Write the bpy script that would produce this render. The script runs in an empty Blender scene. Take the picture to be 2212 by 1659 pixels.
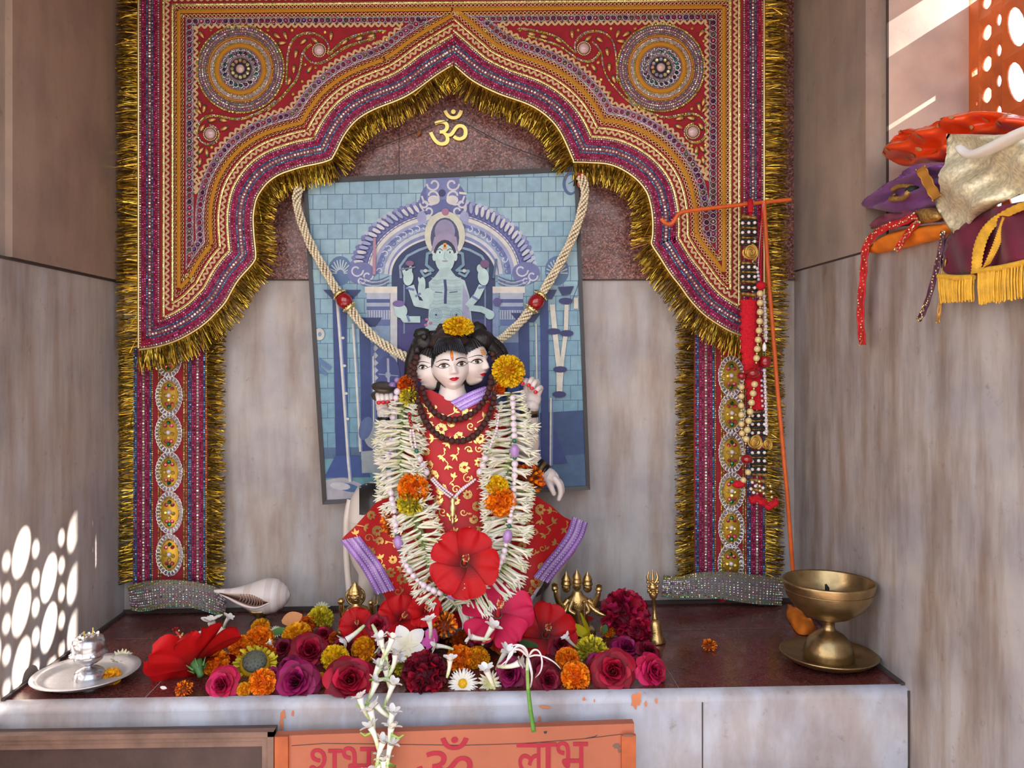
import bpy, bmesh, math, random
from mathutils import Vector, Matrix, Quaternion, noise, geometry
R = random.Random(7)
SC = bpy.context.scene
COL = SC.collection
PI = math.pi
# ---------- picture geometry: principal point, focal length in pixels, distance of the back wall
F, CX, CY, DB, EYE = 1843.0, 1030.0, 775.0, 1.53, 0.446
XL, XR, YF = -0.632, 0.569, -0.397          # side walls, front edge of the shelf

def P(px, py, Y):
    d = DB + Y
    return Vector(((px-CX)/F*d, Y, EYE-(py-CY)/F*d))
def PX(px, py, X):
    d = X*F/(px-CX)
    return Vector((X, d-DB, EYE-(py-CY)/F*d))
def S(Y): return (DB+Y)/F                    # metres per pixel at depth Y
def zshelf(x): return 0.00155+0.0177*x
def onshelf(px, py):
    d = (EYE-.00155)*F/((py-CY)+.0177*(px-CX))
    return P(px, py, d-DB)

def lin(c):
    c = c/255.0
    return c/12.92 if c <= .04045 else ((c+.055)/1.055)**2.4
def rgb(*c):
    if len(c) == 1: c = c[0]
    return (lin(c[0]), lin(c[1]), lin(c[2]), 1.0)
def jit(c, a, rr=R):
    k = 1+rr.uniform(-a, a)
    return tuple(max(0, min(255, v*k+rr.uniform(-a, a)*40)) for v in c)
def mix(a, b, t): return tuple(x+(y-x)*t for x, y in zip(a, b))
def lerp(a, b, t): return a+(b-a)*t
def pl(pts, t):
    """piecewise linear y(t) through (t,y) pairs"""
    if t <= pts[0][0]: return pts[0][1]
    for (a, b), (c, d) in zip(pts, pts[1:]):
        if t <= c: return b+(d-b)*(t-a)/(c-a)
    return pts[-1][1]

# ---------- mesh collector
class MB:
    def __init__(s): s.v, s.f, s.c, s.m, s.sm = [], [], [], [], []
    def add(s, vs, fs, col=(255, 255, 255), mi=0, smooth=True):
        b = len(s.v); s.v.extend(vs)
        for i, f in enumerate(fs):
            s.f.append(tuple(b+k for k in f))
            s.c.append(col[i] if isinstance(col, list) else col)
            s.m.append(mi); s.sm.append(smooth)
    def grid(s, rows, col=(255, 255, 255), mi=0, closed=False, smooth=True):
        n, m = len(rows), len(rows[0])
        vs = [p for r in rows for p in r]; fs = []; cs = []
        for i in range(n-1):
            for j in range(m if closed else m-1):
                k = (j+1) % m
                fs.append((i*m+j, i*m+k, (i+1)*m+k, (i+1)*m+j))
                if isinstance(col, list): cs.append(col[i])
        s.add(vs, fs, cs if isinstance(col, list) else col, mi, smooth)
    def quad(s, a, b, c, d, col=(255, 255, 255), mi=0): s.add([a, b, c, d], [(0, 1, 2, 3)], col, mi, False)
    def box(s, lo, hi, col=(255, 255, 255), mi=0):
        x0, y0, z0 = lo; x1, y1, z1 = hi
        v = [Vector(p) for p in ((x0,y0,z0),(x1,y0,z0),(x1,y1,z0),(x0,y1,z0),(x0,y0,z1),(x1,y0,z1),(x1,y1,z1),(x0,y1,z1))]
        s.add(v, [(0,3,2,1),(4,5,6,7),(0,1,5,4),(1,2,6,5),(2,3,7,6),(3,0,4,7)], col, mi, False)
    def hexa(s, a, b, col=(255, 255, 255), mi=0):
        """solid between two matching 4-point loops"""
        s.add(list(a)+list(b), [(3,2,1,0),(4,5,6,7),(0,1,5,4),(1,2,6,5),(2,3,7,6),(3,0,4,7)], col, mi, False)
    def tube(s, path, r, n=8, col=(255, 255, 255), mi=0, caps=True, flat=1.0, up=None):
        path = [Vector(p) for p in path]; k = len(path)
        rr = [r(i/(k-1.)) for i in range(k)] if callable(r) else (r if isinstance(r, (list, tuple)) else [r]*k)
        t0 = (path[1]-path[0]).normalized()
        u = Vector(up) if up is not None else (Vector((0, 0, 1)) if abs(t0.z) < .9 else Vector((1, 0, 0)))
        rows = []
        for i, p in enumerate(path):
            t = (path[min(i+1, k-1)]-path[max(i-1, 0)])
            t = t.normalized() if t.length > 1e-9 else t0
            u = u-t*u.dot(t)
            u = u.normalized() if u.length > 1e-6 else t.orthogonal().normalized()
            w = t.cross(u)
            rows.append([p+(u*math.cos(2*PI*j/n)*flat+w*math.sin(2*PI*j/n))*rr[i] for j in range(n)])
        s.grid(rows, col, mi, closed=True)
        if caps:
            b = len(s.v)
            c0 = col[0] if isinstance(col, list) else col; c1 = col[-1] if isinstance(col, list) else col
            s.add(rows[0], [tuple(range(n))[::-1]], c0, mi); s.add(rows[-1], [tuple(range(n))], c1, mi)
    def lathe(s, prof, o, n=32, axis=Vector((0, 0, 1)), col=(255, 255, 255), mi=0, wob=None):
        """prof: list of (radius, height) about point o"""
        a = Vector(axis).normalized(); u = a.orthogonal().normalized(); w = a.cross(u)
        rows = []
        for r, h in prof:
            rows.append([Vector(o)+a*h+(u*math.cos(2*PI*j/n)+w*math.sin(2*PI*j/n))*(r*(wob(j/n, h) if wob else 1)) for j in range(n)])
        s.grid(rows, col, mi, closed=True)
    def ball(s, c, r, nu=10, nv=6, col=(255, 255, 255), mi=0, sx=1, sy=1, sz=1, rot=None, disp=None):
        c = Vector(c); rows = []
        for i in range(nv+1):
            th = PI*i/nv
            row = []
            for j in range(nu):
                ph = 2*PI*j/nu
                d = Vector((math.sin(th)*math.cos(ph), math.sin(th)*math.sin(ph), math.cos(th)))
                p = Vector((d.x*sx, d.y*sy, d.z*sz))*r
                if disp: p *= disp(d)
                if rot: p = rot @ p
                row.append(c+p)
            rows.append(row)
        s.grid(rows, col, mi, closed=True)
    def ring(s, c, r, w, u, v, n=24, col=(255, 255, 255), mi=0, nt=6):
        c = Vector(c)
        nn = u.cross(v).normalized(); rows = []
        for i in range(n+1):
            a = 2*PI*i/n; d = u*math.cos(a)+v*math.sin(a)
            rows.append([c+d*(r+w*math.cos(2*PI*j/nt))+nn*w*math.sin(2*PI*j/nt) for j in range(nt)])
        s.grid(rows, col, mi, closed=True)
    def build(s, name, mats, parent=None, loc=None, weld=False):
        """link as ONE mesh object; vertices are world points, origin at loc (or at the parent)"""
        if loc is None: loc = parent_world(parent) if parent is not None else Vector((0, 0, 0))
        loc = Vector(loc)
        me = bpy.data.meshes.new(name)
        me.from_pydata([tuple(Vector(p)-loc) for p in s.v], [], s.f)
        if not isinstance(mats, (list, tuple)): mats = [mats]
        for m in mats: me.materials.append(m)
        me.polygons.foreach_set('material_index', s.m)
        me.polygons.foreach_set('use_smooth', s.sm)
        ca = me.color_attributes.new('Col', 'FLOAT_COLOR', 'CORNER')
        buf = []; cache = {}
        for f, c in zip(s.f, s.c):
            k = tuple(c)
            if k not in cache: cache[k] = rgb(k)
            buf.extend(cache[k]*len(f))
        ca.data.foreach_set('color', buf)
        if weld:
            bm = bmesh.new(); bm.from_mesh(me); bmesh.ops.remove_doubles(bm, verts=bm.verts, dist=1e-6); bm.to_mesh(me); bm.free()
        me.update()
        o = bpy.data.objects.new(name, me); COL.objects.link(o)
        if parent is not None:
            o.parent = parent; o.location = loc-parent_world(parent)
        else: o.location = loc
        return o

def parent_world(o):
    v = Vector((0, 0, 0))
    while o is not None: v = v+o.location; o = o.parent
    return v
def tag(o, label, cat, group=None, kind=None):
    if label: o['label'] = label
    if cat: o['category'] = cat
    if group: o['group'] = group
    if kind: o['kind'] = kind
    return o
def thing(name, loc, label, cat, group=None):
    o = bpy.data.objects.new(name, None); COL.objects.link(o); o.location = loc
    o.empty_display_size = .01
    return tag(o, label, cat, group)
def child(name, me, parent, loc, rot=None, scale=None):
    """one more object that shares mesh data, placed at a world point under its parent"""
    o = bpy.data.objects.new(name, me); COL.objects.link(o); o.parent = parent
    o.location = Vector(loc)-parent_world(parent)
    if rot is not None: o.rotation_mode = 'QUATERNION'; o.rotation_quaternion = rot
    if scale is not None: o.scale = scale if isinstance(scale, (tuple, list, Vector)) else (scale,)*3
    return o
def struct(o): o['kind'] = 'structure'; return o

# ---------- materials
def newmat(name):
    m = bpy.data.materials.new(name); m.use_nodes = True
    nt = m.node_tree; b = nt.nodes['Principled BSDF']
    return m, nt, b
def nd(nt, t, **kw):
    n = nt.nodes.new(t)
    for k, v in kw.items():
        if hasattr(n, k): setattr(n, k, v)
        else: n.inputs[k].default_value = v
    return n
def mat(name, col=(255, 255, 255), rough=.5, metal=0., attr=False, var=0., vscale=40., bump=0., bscale=200., sss=0., sheen=0., coat=0., trans=0., spec=.5, sub=(1, .5, .3)):
    """a plain surface: one colour (or the mesh's own face colours), slight noise in tone, optional fine relief"""
    m, nt, b = newmat(name)
    if attr:
        a = nd(nt, 'ShaderNodeVertexColor', layer_name='Col'); src = a.outputs['Color']
    else:
        a = nd(nt, 'ShaderNodeRGB'); a.outputs[0].default_value = rgb(col); src = a.outputs[0]
    tc = nd(nt, 'ShaderNodeNewGeometry')
    if var:
        n = nd(nt, 'ShaderNodeTexNoise', Scale=vscale, Detail=4.0)
        nt.links.new(tc.outputs['Position'], n.inputs['Vector'])
        mr = nd(nt, 'ShaderNodeMapRange'); mr.inputs[3].default_value = 1-var; mr.inputs[4].default_value = 1+var
        mr.inputs[1].default_value = .3; mr.inputs[2].default_value = .7
        nt.links.new(n.outputs[0], mr.inputs[0])
        mx = nd(nt, 'ShaderNodeMix', data_type='RGBA', blend_type='MULTIPLY'); mx.inputs[0].default_value = 1
        nt.links.new(src, mx.inputs[6]); nt.links.new(mr.outputs[0], mx.inputs[7]); src = mx.outputs[2]
    nt.links.new(src, b.inputs['Base Color'])
    b.inputs['Roughness'].default_value = rough; b.inputs['Metallic'].default_value = metal
    b.inputs['Specular IOR Level'].default_value = spec
    if sss:
        b.inputs['Subsurface Weight'].default_value = sss; b.inputs['Subsurface Scale'].default_value = .004
        b.inputs['Subsurface Radius'].default_value = sub
    if sheen: b.inputs['Sheen Weight'].default_value = sheen
    if coat: b.inputs['Coat Weight'].default_value = coat; b.inputs['Coat Roughness'].default_value = .08
    if trans: b.inputs['Transmission Weight'].default_value = trans
    if bump:
        n = nd(nt, 'ShaderNodeTexNoise', Scale=bscale, Detail=3.0)
        nt.links.new(tc.outputs['Position'], n.inputs['Vector'])
        bp = nd(nt, 'ShaderNodeBump', Strength=bump, Distance=.002)
        nt.links.new(n.outputs[0], bp.inputs['Height']); nt.links.new(bp.outputs[0], b.inputs['Normal'])
    return m
def ramp(nt, stops):
    r = nd(nt, 'ShaderNodeValToRGB'); e = r.color_ramp.elements
    while len(e) < len(stops): e.new(.5)
    for k, (p, c) in zip(e, stops): k.position = p; k.color = rgb(c)
    return r
def marble(name, base, stain, dark, streak=1.0, amount=.5, rough=.32, sx=26, sz=4, shift=0.):
    """pale stone with washed-in brown streaks running down and small dark freckles"""
    m, nt, b = newmat(name)
    g = nd(nt, 'ShaderNodeNewGeometry')
    mp = nd(nt, 'ShaderNodeMapping'); mp.inputs['Scale'].default_value = (sx, sx, sz); mp.inputs['Location'].default_value = (shift, shift*.7, 0)
    nt.links.new(g.outputs['Position'], mp.inputs['Vector'])
    n1 = nd(nt, 'ShaderNodeTexNoise', Scale=1.0, Detail=6.0, Roughness=.62); nt.links.new(mp.outputs[0], n1.inputs['Vector'])
    r1 = ramp(nt, [(.40, base), (.56+.1*(1-amount), mix(base, stain, .4)), (.80, stain)])
    nt.links.new(n1.outputs[0], r1.inputs[0])
    n2 = nd(nt, 'ShaderNodeTexNoise', Scale=7.0, Detail=5.0, Roughness=.6); nt.links.new(g.outputs['Position'], n2.inputs['Vector'])
    r2 = ramp(nt, [(.36, (214, 214, 222)), (.6, (255, 252, 248))]); nt.links.new(n2.outputs[0], r2.inputs[0])
    mx = nd(nt, 'ShaderNodeMix', data_type='RGBA', blend_type='MULTIPLY'); mx.inputs[0].default_value = .8
    nt.links.new(r1.outputs[0], mx.inputs[6]); nt.links.new(r2.outputs[0], mx.inputs[7])
    n3 = nd(nt, 'ShaderNodeTexNoise', Scale=48.0, Detail=4.0, Roughness=.7); nt.links.new(g.outputs['Position'], n3.inputs['Vector'])
    r3 = nd(nt, 'ShaderNodeMapRange'); r3.inputs[1].default_value = .62; r3.inputs[2].default_value = .8; r3.inputs[4].default_value = .6
    nt.links.new(n3.outputs[0], r3.inputs[0])
    m2 = nd(nt, 'ShaderNodeMix', data_type='RGBA'); nt.links.new(r3.outputs[0], m2.inputs[0])
    nt.links.new(mx.outputs[2], m2.inputs[6]); m2.inputs[7].default_value = rgb(dark)
    nt.links.new(m2.outputs[2], b.inputs['Base Color'])
    b.inputs['Roughness'].default_value = rough; b.inputs['Specular IOR Level'].default_value = .35
    bp = nd(nt, 'ShaderNodeBump', Strength=.12, Distance=.002); nt.links.new(n3.outputs[0], bp.inputs['Height']); nt.links.new(bp.outputs[0], b.inputs['Normal'])
    return m
def granite(name, cols, rough=.25, scale=420.):
    m, nt, b = newmat(name)
    g = nd(nt, 'ShaderNodeNewGeometry')
    v = nd(nt, 'ShaderNodeTexVoronoi', Scale=scale); nt.links.new(g.outputs['Position'], v.inputs['Vector'])
    sp = nd(nt, 'ShaderNodeSeparateColor'); nt.links.new(v.outputs['Color'], sp.inputs[0])
    r = ramp(nt, [(0, cols[0]), (.35, cols[1]), (.72, cols[2]), (1, cols[3])]); nt.links.new(sp.outputs[0], r.inputs[0])
    n = nd(nt, 'ShaderNodeTexNoise', Scale=14., Detail=4.0); nt.links.new(g.outputs['Position'], n.inputs['Vector'])
    mr = nd(nt, 'ShaderNodeMapRange'); mr.inputs[1].default_value = .3; mr.inputs[2].default_value = .7; mr.inputs[3].default_value = .8; mr.inputs[4].default_value = 1.18
    nt.links.new(n.outputs[0], mr.inputs[0])
    mx = nd(nt, 'ShaderNodeMix', data_type='RGBA', blend_type='MULTIPLY'); mx.inputs[0].default_value = 1
    nt.links.new(r.outputs[0], mx.inputs[6]); nt.links.new(mr.outputs[0], mx.inputs[7])
    nt.links.new(mx.outputs[2], b.inputs['Base Color']); b.inputs['Roughness'].default_value = rough
    n4 = nd(nt, 'ShaderNodeTexNoise', Scale=30., Detail=5.0); nt.links.new(g.outputs['Position'], n4.inputs['Vector'])
    mr4 = nd(nt, 'ShaderNodeMapRange'); mr4.inputs[1].default_value = .35; mr4.inputs[2].default_value = .7; mr4.inputs[3].default_value = rough*.7; mr4.inputs[4].default_value = rough*1.9
    nt.links.new(n4.outputs[0], mr4.inputs[0]); nt.links.new(mr4.outputs[0], b.inputs['Roughness'])
    return m

M = {}
M['marble'] = marble('pale_marble', (196, 192, 190), (156, 132, 114), (116, 88, 70), amount=.75)
M['marble_right'] = marble('weathered_marble', (192, 187, 184), (136, 112, 92), (112, 82, 60), amount=.95, sx=24, sz=4.2)
M['marble_front'] = marble('smeared_marble', (196, 200, 210), (152, 132, 120), (120, 92, 76), amount=1.2, sx=12, sz=4.2, rough=.28)
M['marble_brown'] = marble('brown_marble', (172, 149, 133), (150, 125, 108), (112, 82, 66), amount=.5, sx=16, sz=3.5)
M['marble_tan'] = marble('tan_marble', (178, 164, 150), (152, 131, 114), (108, 78, 60), amount=.5, sx=18, sz=3.5)
M['reveal'] = marble('peach_marble', (226, 208, 194), (214, 186, 166), (200, 140, 110), amount=.4, sx=8, sz=5.)
M['granite'] = granite('red_granite', [(48, 22, 22), (108, 58, 52), (138, 84, 74), (172, 132, 118)])
M['shelf'] = granite('maroon_stone', [(64, 26, 24), (92, 42, 38), (106, 52, 46), (126, 74, 66)], rough=.2, scale=700.)
M['grout'] = mat('grout', (146, 120, 108), .8)
M['joint'] = mat('dark_joint', (72, 62, 58), .9)
M['jali'] = mat('orange_painted_stone', (214, 104, 40), .5, var=.2, vscale=18, bump=.3)
M['ceil'] = mat('ceiling_plaster', (150, 135, 120), .8, var=.1)
M['floor'] = mat('floor_stone', (120, 104, 96), .6, var=.15)
M['attr'] = mat('painted', attr=True, rough=.55)
# ================= the niche =================
ZC, ZFL = 1.28, -.95
# back wall: pale marble below, red granite above the joint
zj = P(985, 604, 0).z
mb = MB(); mb.box((XL-.15, 0, ZFL), (XR+.3, .12, zj)); struct(mb.build('wall_back', M['marble']))
mb = MB(); mb.box((XL-.15, -.004, zj), (XR+.3, .12, ZC)); struct(mb.build('wall_back_granite', M['granite']))
mb = MB()
for px in (862, 1192):
    a = P(px, 300, -.0045); mb.box((a.x-.0007, -.0046, zj), (a.x+.0007, -.0035, ZC))
mb.box((XL, -.0046, zj-.0015), (XR, .0, zj+.0005))
struct(mb.build('trim_1', M['joint']))
# left wall: lower slab, and a browner slab standing proud above the joint
zl = PX(130, 585, XL).z
mb = MB(); mb.box((XL-.15, -.9, ZFL), (XL, 0, zl)); struct(mb.build('wall_left', M['marble']))
mb = MB()
yfr = PX(27, 400, XL+.006).y
mb.box((XL-.15, yfr, zl+.004), (XL+.006, 0, ZC)); struct(mb.build('wall_left_upper', M['marble_brown']))
mb = MB(); mb.box((XL-.15, -.9, zl), (XL-.004, yfr+.001, ZC)); struct(mb.build('wall_left_jamb', M['marble_tan']))
mb = MB(); mb.box((XL-.1, -.9, zl), (XL+.001, 0, zl+.004)); struct(mb.build('trim_2', M['joint']))
# right wall: lower slab runs past the shelf, upper slab ends at the window
zr = PX(1780, 571, XR).z
yw = PX(1873, 300, XR).y
mb = MB(); mb.box((XR, -1.4, ZFL), (XR+.17, 0, zr)); struct(mb.build('wall_right', M['marble_right']))
mb = MB(); mb.box((XR-.002, yw, zr+.003), (XR+.19, 0, ZC)); struct(mb.build('wall_right_upper', M['marble_tan']))
mb = MB(); mb.box((XR+.01, yw, zr), (XR+.19, 0, zr+.003)); mb.box((XR+.0005, yw, zr), (XR+.01, 0, zr+.003)); struct(mb.build('trim_3', M['joint']))
# window in the right wall: reveal, sill, pierced stone screen
XJ = XR+.145
mb = MB()
mb.box((XR+.028, yw-.006, zr), (XJ, yw, ZC))                 # facing slab on the far side of the opening
struct(mb.build('window_reveal', M['reveal']))
mb = MB(); mb.box((XR+.0255, yw-.0065, zr), (XR+.0285, yw-.0045, ZC)); struct(mb.build('trim_4', M['joint']))
# the screen: an orange slab with rows of slanted diamond and small oval openings
def jali_screen():
    mbx = MB(); n = 16; th = .005
    z0, z1 = zr, 1.085
    cols = [(.030, .0125, .0110, .044, 0.)]
    for k in range(6): cols += [(.024, .0062, .0085, .042, .5), (.052, .0185, .0290, .0735, .35*(k % 2))]
    # edge strip against the reveal, three slots added to throw sun strips on it
    ys_ = [yw-.006-q for q in (0, .0072, .018, .021, .024)]; OA, OB, OC = (.958, 1.012), (.852, .862), (.808, .815)
    for k, ops in enumerate(([OA], [OB, OA], [OC, OB, OA], [])):
        za = z0
        for p, q in ops: mbx.box((XJ, ys_[k+1], za), (XJ+th, ys_[k], p)); za = q
        mbx.box((XJ, ys_[k+1], za), (XJ+th, ys_[k], z1))
    mbx.box((XJ, yw-.006, z0), (XJ+th, yw, z1)); y = yw-.030
    for (cw, ry, rz, ch, off) in cols:
        ya, yb = y-cw, y; y = ya
        zs = [z0]; zz = z0+ch*(.4+off)
        while zz < z1-ch*.4: zs.append(zz); zz += ch
        zs.append(z1)
        for j, (za, zb) in enumerate(zip(zs, zs[1:])):
            if zb-za < ch*.95:
                mbx.box((XJ, ya, za), (XJ+th, yb, zb)); continue
            ym, zm = (ya+yb)/2, (za+zb)/2
            inner, outer = [], []
            for k in range(n):
                a = 2*PI*k/n+PI/4
                ca, sa = math.cos(a), math.sin(a)
                e = 2.0 if rz > .02 else 1.7
                l1 = (abs(ca)**e+abs(sa)**e)**(-1/e)
                sh = (.34 if rz > .02 else .1)*rz*l1*sa
                inner.append((ym+(ry*l1*ca+sh)*.95, zm+rz*l1*sa))
                l2 = 1/max(abs(ca), abs(sa))
                outer.append((ym+cw/2*l2*ca, zm+(zb-za)/2*l2*sa))
            vs = [Vector((XJ, a, b)) for a, b in outer]+[Vector((XJ+.003, a, b)) for a, b in inner]+[Vector((XJ+th, a, b)) for a, b in inner]+[Vector((XJ+th, a, b)) for a, b in outer]
            fs = []
            for k in range(n):
                q = (k+1) % n
                fs += [(k, n+k, n+q, q), (n+k, 2*n+k, 2*n+q, n+q), (2*n+k, 3*n+k, 3*n+q, 2*n+q)]
            mbx.add(vs, fs, smooth=False)
    mbx.box((XJ, y, z1), (XJ+th, yw, ZC))
    mbx.box((XJ, y-.02, z0), (XJ+th, y, ZC))
    return mbx, y-.02
wj, YJE = jali_screen()
mb = MB(); mb.box((XR, -1.4, zr), (XR+.17, YJE, ZC)); struct(mb.build('wall_right_front', M['marble_right']))
mb = MB(); dx = 3.3  # unseen blocks added outside, keeping the sun off part of the screen
mb.box((XJ+dx, -.81-.5-.4, 1.9), (XJ+dx+.1, -.318-.15*dx, .862+.64*dx)); mb.box((XJ+dx, -.405-.15*dx, .862+.64*dx), (XJ+dx+.1, -.318-.15*dx, 1.12+.64*dx))
struct(mb.build('sun_blocker', M['ceil']))
wo = struct(wj.build('window_1', M['jali'], loc=(XJ, yw-.4, zr)))
mb = MB(); mb.box((XJ-.004, yw-.45, zr), (XJ+.012, yw-.006, zr+.012)); struct(mb.build('window_frame', M['jali'], wo))
# plinth: marble front, polished stone top, slightly out of level as in the photograph
def slab(x0, x1, y0, y1, t0, t1):
    lo = [Vector((x0, y0, zshelf(x0)+t0)), Vector((x1, y0, zshelf(x1)+t0)), Vector((x1, y1, zshelf(x1)+t0)), Vector((x0, y1, zshelf(x0)+t0))]
    return lo, [p+Vector((0, 0, t1-t0)) for p in lo]
mb = MB()
a, b = slab(XL, XR, YF-.012, 0, -.9, -.012); mb.hexa(a, b)
struct(mb.build('wall_plinth', M['marble_front']))
mb = MB(); a, b = slab(XL, XR, YF, 0, -.012, 0); mb.hexa(a, b); struct(mb.build('floor_shelf', M['shelf']))
mb = MB()                                              # rounded white nosing along the front edge
rows = []
for x in (XL, -.3, 0, .3, XR):
    rows.append([Vector((x, YF+.004-.016*math.sin(q), zshelf(x)-.0125+.0135*math.cos(q))) for q in [i*PI/2/6 for i in range(7)]]+[Vector((x, YF-.0125, zshelf(x)-.1))])
mb.grid(rows); struct(mb.build('trim_5', M['marble_front']))
mb = MB()                                              # tile joints of the shelf
def jline(p, q, w):
    p, q = Vector(p), Vector(q); d = (q-p).normalized(); n = Vector((-d.y, d.x, 0))*w
    for v in (p, q): v.z = zshelf(v.x)+.0004
    mb.quad(p-n, q-n, q+n, p+n)
jline(onshelf(250, 1381), onshelf(1700, 1357), .0008)
x = onshelf(318, 1503).x; jline((x, YF, 0), (x, onshelf(400, 1378).y, 0), .0008)
x = onshelf(1462, 1480).x; jline((x, YF, 0), (x, onshelf(1440, 1360).y, 0), .0006)
x = onshelf(1690, 1400).x
struct(mb.build('trim_6', M['grout']))
mb = MB()                                              # upright joint in the plinth front
x = P(1512, 1560, YF).x; mb.box((x-.0008, YF-.0128, -.6), (x+.0008, YF-.0115, zshelf(x)-.012))
mb.box((XR-.003, YF-.013, -.6), (XR, YF-.0115, zshelf(XR)-.002))
struct(mb.build('trim_7', M['joint']))
mb = MB()                                              # thin dark seam where the shelf meets the walls
a, b = slab(XL, XR, -.006, 0, 0, .006); mb.hexa(a, b)
a, b = slab(XL, XL+.005, YF, 0, 0, .004); mb.hexa(a, b)
a, b = slab(XR-.005, XR, YF, 0, 0, .004); mb.hexa(a, b)
struct(mb.build('baseboard_back', M['joint']))
# low step in front of the plinth, floor and ceiling
mb = MB(); mb.box((XL, -.62, ZFL), (XR, YF-.012, -.22)); struct(mb.build('floor_step', M['floor']))
mb = MB(); mb.box((-3, -4.2, ZFL-.1), (3, .2, ZFL)); struct(mb.build('floor', M['floor']))
mb = MB(); mb.box((XL-.2, -.9, ZC), (XR+.16, .12, ZC+.1)); struct(mb.build('ceiling', M['ceil']))
# orange and red powder smears on the plinth front
def smear(name, pts, col, Y, label):
    mb = MB()
    for n_, (px, py, w, h) in enumerate(pts):
        c = P(px, py, Y-.00006*n_); s = S(Y); ring = []
        for k in range(14):
            a = 2*PI*k/14; r = R.uniform(.55, 1.1)
            ring.append(c+Vector((math.cos(a)*w*r*s, 0, math.sin(a)*h*r*s)))
        mb.add(ring, [tuple(range(14))], col)
    return mb
mbs = smear('', [(608, 1560, 5, 28), (612, 1545, 6, 12), (632, 1541, 4, 8), (1372, 1480+35, 9, 20), (1380, 1508, 6, 16), (1395, 1522, 3, 8), (1262, 1510, 4, 5), (1175, 1527, 15, 4), (1418, 1515, 3, 8), (1165, 1552, 4, 9), (1284, 1514, 2, 4)], (214, 128, 84), YF-.0131, '')
struct(mbs.build('trim_8', M['attr']))

# ================= camera, light =================
cam = bpy.data.cameras.new('camera'); co = bpy.data.objects.new('camera', cam); COL.objects.link(co)
cam.sensor_width = 36; cam.lens = F/2212*36
co.location = (0, -DB, EYE); co.rotation_euler = (PI/2, 0, 0)
cam.shift_x = (1106-CX)/2212; cam.shift_y = (CY-829.5)/2212
cam.clip_start = .02
SC.camera = co
w = bpy.data.worlds.new('world'); SC.world = w; w.use_nodes = True
nt = w.node_tree; bg = nt.nodes['Background']
tc = nd(nt, 'ShaderNodeTexCoord'); sx = nd(nt, 'ShaderNodeSeparateXYZ'); nt.links.new(tc.outputs['Generated'], sx.inputs[0])
r = ramp(nt, [(0, (110, 92, 80)), (.46, (128, 112, 100)), (.5, (240, 236, 234)), (.62, (226, 228, 234)), (1, (160, 184, 220))])
mr = nd(nt, 'ShaderNodeMapRange'); mr.inputs[1].default_value = -1; nt.links.new(sx.outputs[2], mr.inputs[0])
nt.links.new(mr.outputs[0], r.inputs[0]); nt.links.new(r.outputs[0], bg.inputs[0])
bg.inputs[1].default_value = 2.3
sun = bpy.data.lights.new('sun', 'SUN'); so = bpy.data.objects.new('sun', sun); COL.objects.link(so)
sun.energy = 42; sun.angle = .010; sun.color = (1, .95, .86)
so.rotation_mode = 'QUATERNION'
so.rotation_quaternion = Vector((-1, .15, -.64)).to_track_quat('-Z', 'Y')
so.location = (3, -.5, 3)
SC.view_settings.view_transform = 'Standard'; SC.view_settings.look = 'None'
SC.view_settings.gamma = 1; SC.view_settings.exposure = 0.62; SC.view_settings.use_curve_mapping = False
SC.cycles.max_bounces = 6; SC.cycles.diffuse_bounces = 3; SC.cycles.glossy_bounces = 3; SC.cycles.transmission_bounces = 4
SC.cycles.use_adaptive_sampling = True; SC.cycles.adaptive_threshold = .03; SC.cycles.adaptive_min_samples = 16
SC.cycles.caustics_reflective = False; SC.cycles.caustics_refractive = False
SC.cycles.sample_clamp_indirect = 6
try:
    SC.cycles.use_denoising = True; SC.cycles.denoiser = 'OPENIMAGEDENOISE'
except Exception: pass
# ================= embroidered hanging round the niche =================
M['velvet'] = mat('crimson_velvet', (150, 14, 34), .85, sheen=.4, var=.18, vscale=60, bump=.25, bscale=900)
M['sequin'] = mat('sequins', attr=True, rough=.28, metal=.72)
M['gem'] = mat('glass_gems', attr=True, rough=.12, metal=.35, coat=.6)
M['goldwire'] = mat('gold_thread', (238, 220, 158), .34, metal=.9)
M['silverwire'] = mat('silver_thread', (196, 186, 192), .32, metal=.8)
M['tinsel'] = mat('gold_tinsel', attr=True, rough=.27, metal=.9)
M['cotton'] = mat('cotton_trim', (206, 178, 132), .8, bump=.3, bscale=900)
M['ochre'] = mat('ochre_braid', (196, 134, 26), .7, bump=.5, bscale=1500)
M['ribbon'] = mat('sequin_ribbon', (120, 44, 66), .55, metal=.3)
M['pearl'] = mat('pearl', attr=True, rough=.22, coat=.5, spec=.6)
YT = -.052
def wave(u, v):
    return .0035*math.sin(u/83.+v/210.)*math.cos(v/140.)+.002*math.sin(u/41.+1)
def T(u, v, h=0., Y=None):
    """point on the hanging at picture position u,v; h metres in front of the cloth"""
    if Y is None: return P(u, v, YT+wave(u, v))-Vector((0, h, 0))
    return P(u, v, Y+.5*wave(u, v+300))-Vector((0, h, 0))
def resample(path, step, closed=False):
    pts = [Vector((p[0], p[1])) for p in path]
    if closed: pts.append(pts[0])
    out = []; carry = 0.
    for a, b in zip(pts, pts[1:]):
        L = (b-a).length
        if L < 1e-9: continue
        t = carry
        while t < L:
            out.append((a+(b-a)*(t/L), (b-a)/L)); t += step
        carry = t-L
    return out
def smooth(pts, it=2):
    """Chaikin corner cutting, end points kept"""
    pts = [Vector((p[0], p[1])) for p in pts]
    for _ in range(it):
        o = [pts[0]]
        for a, b in zip(pts, pts[1:]): o += [a*.75+b*.25, a*.25+b*.75]
        o.append(pts[-1]); pts = o
    return pts
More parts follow.
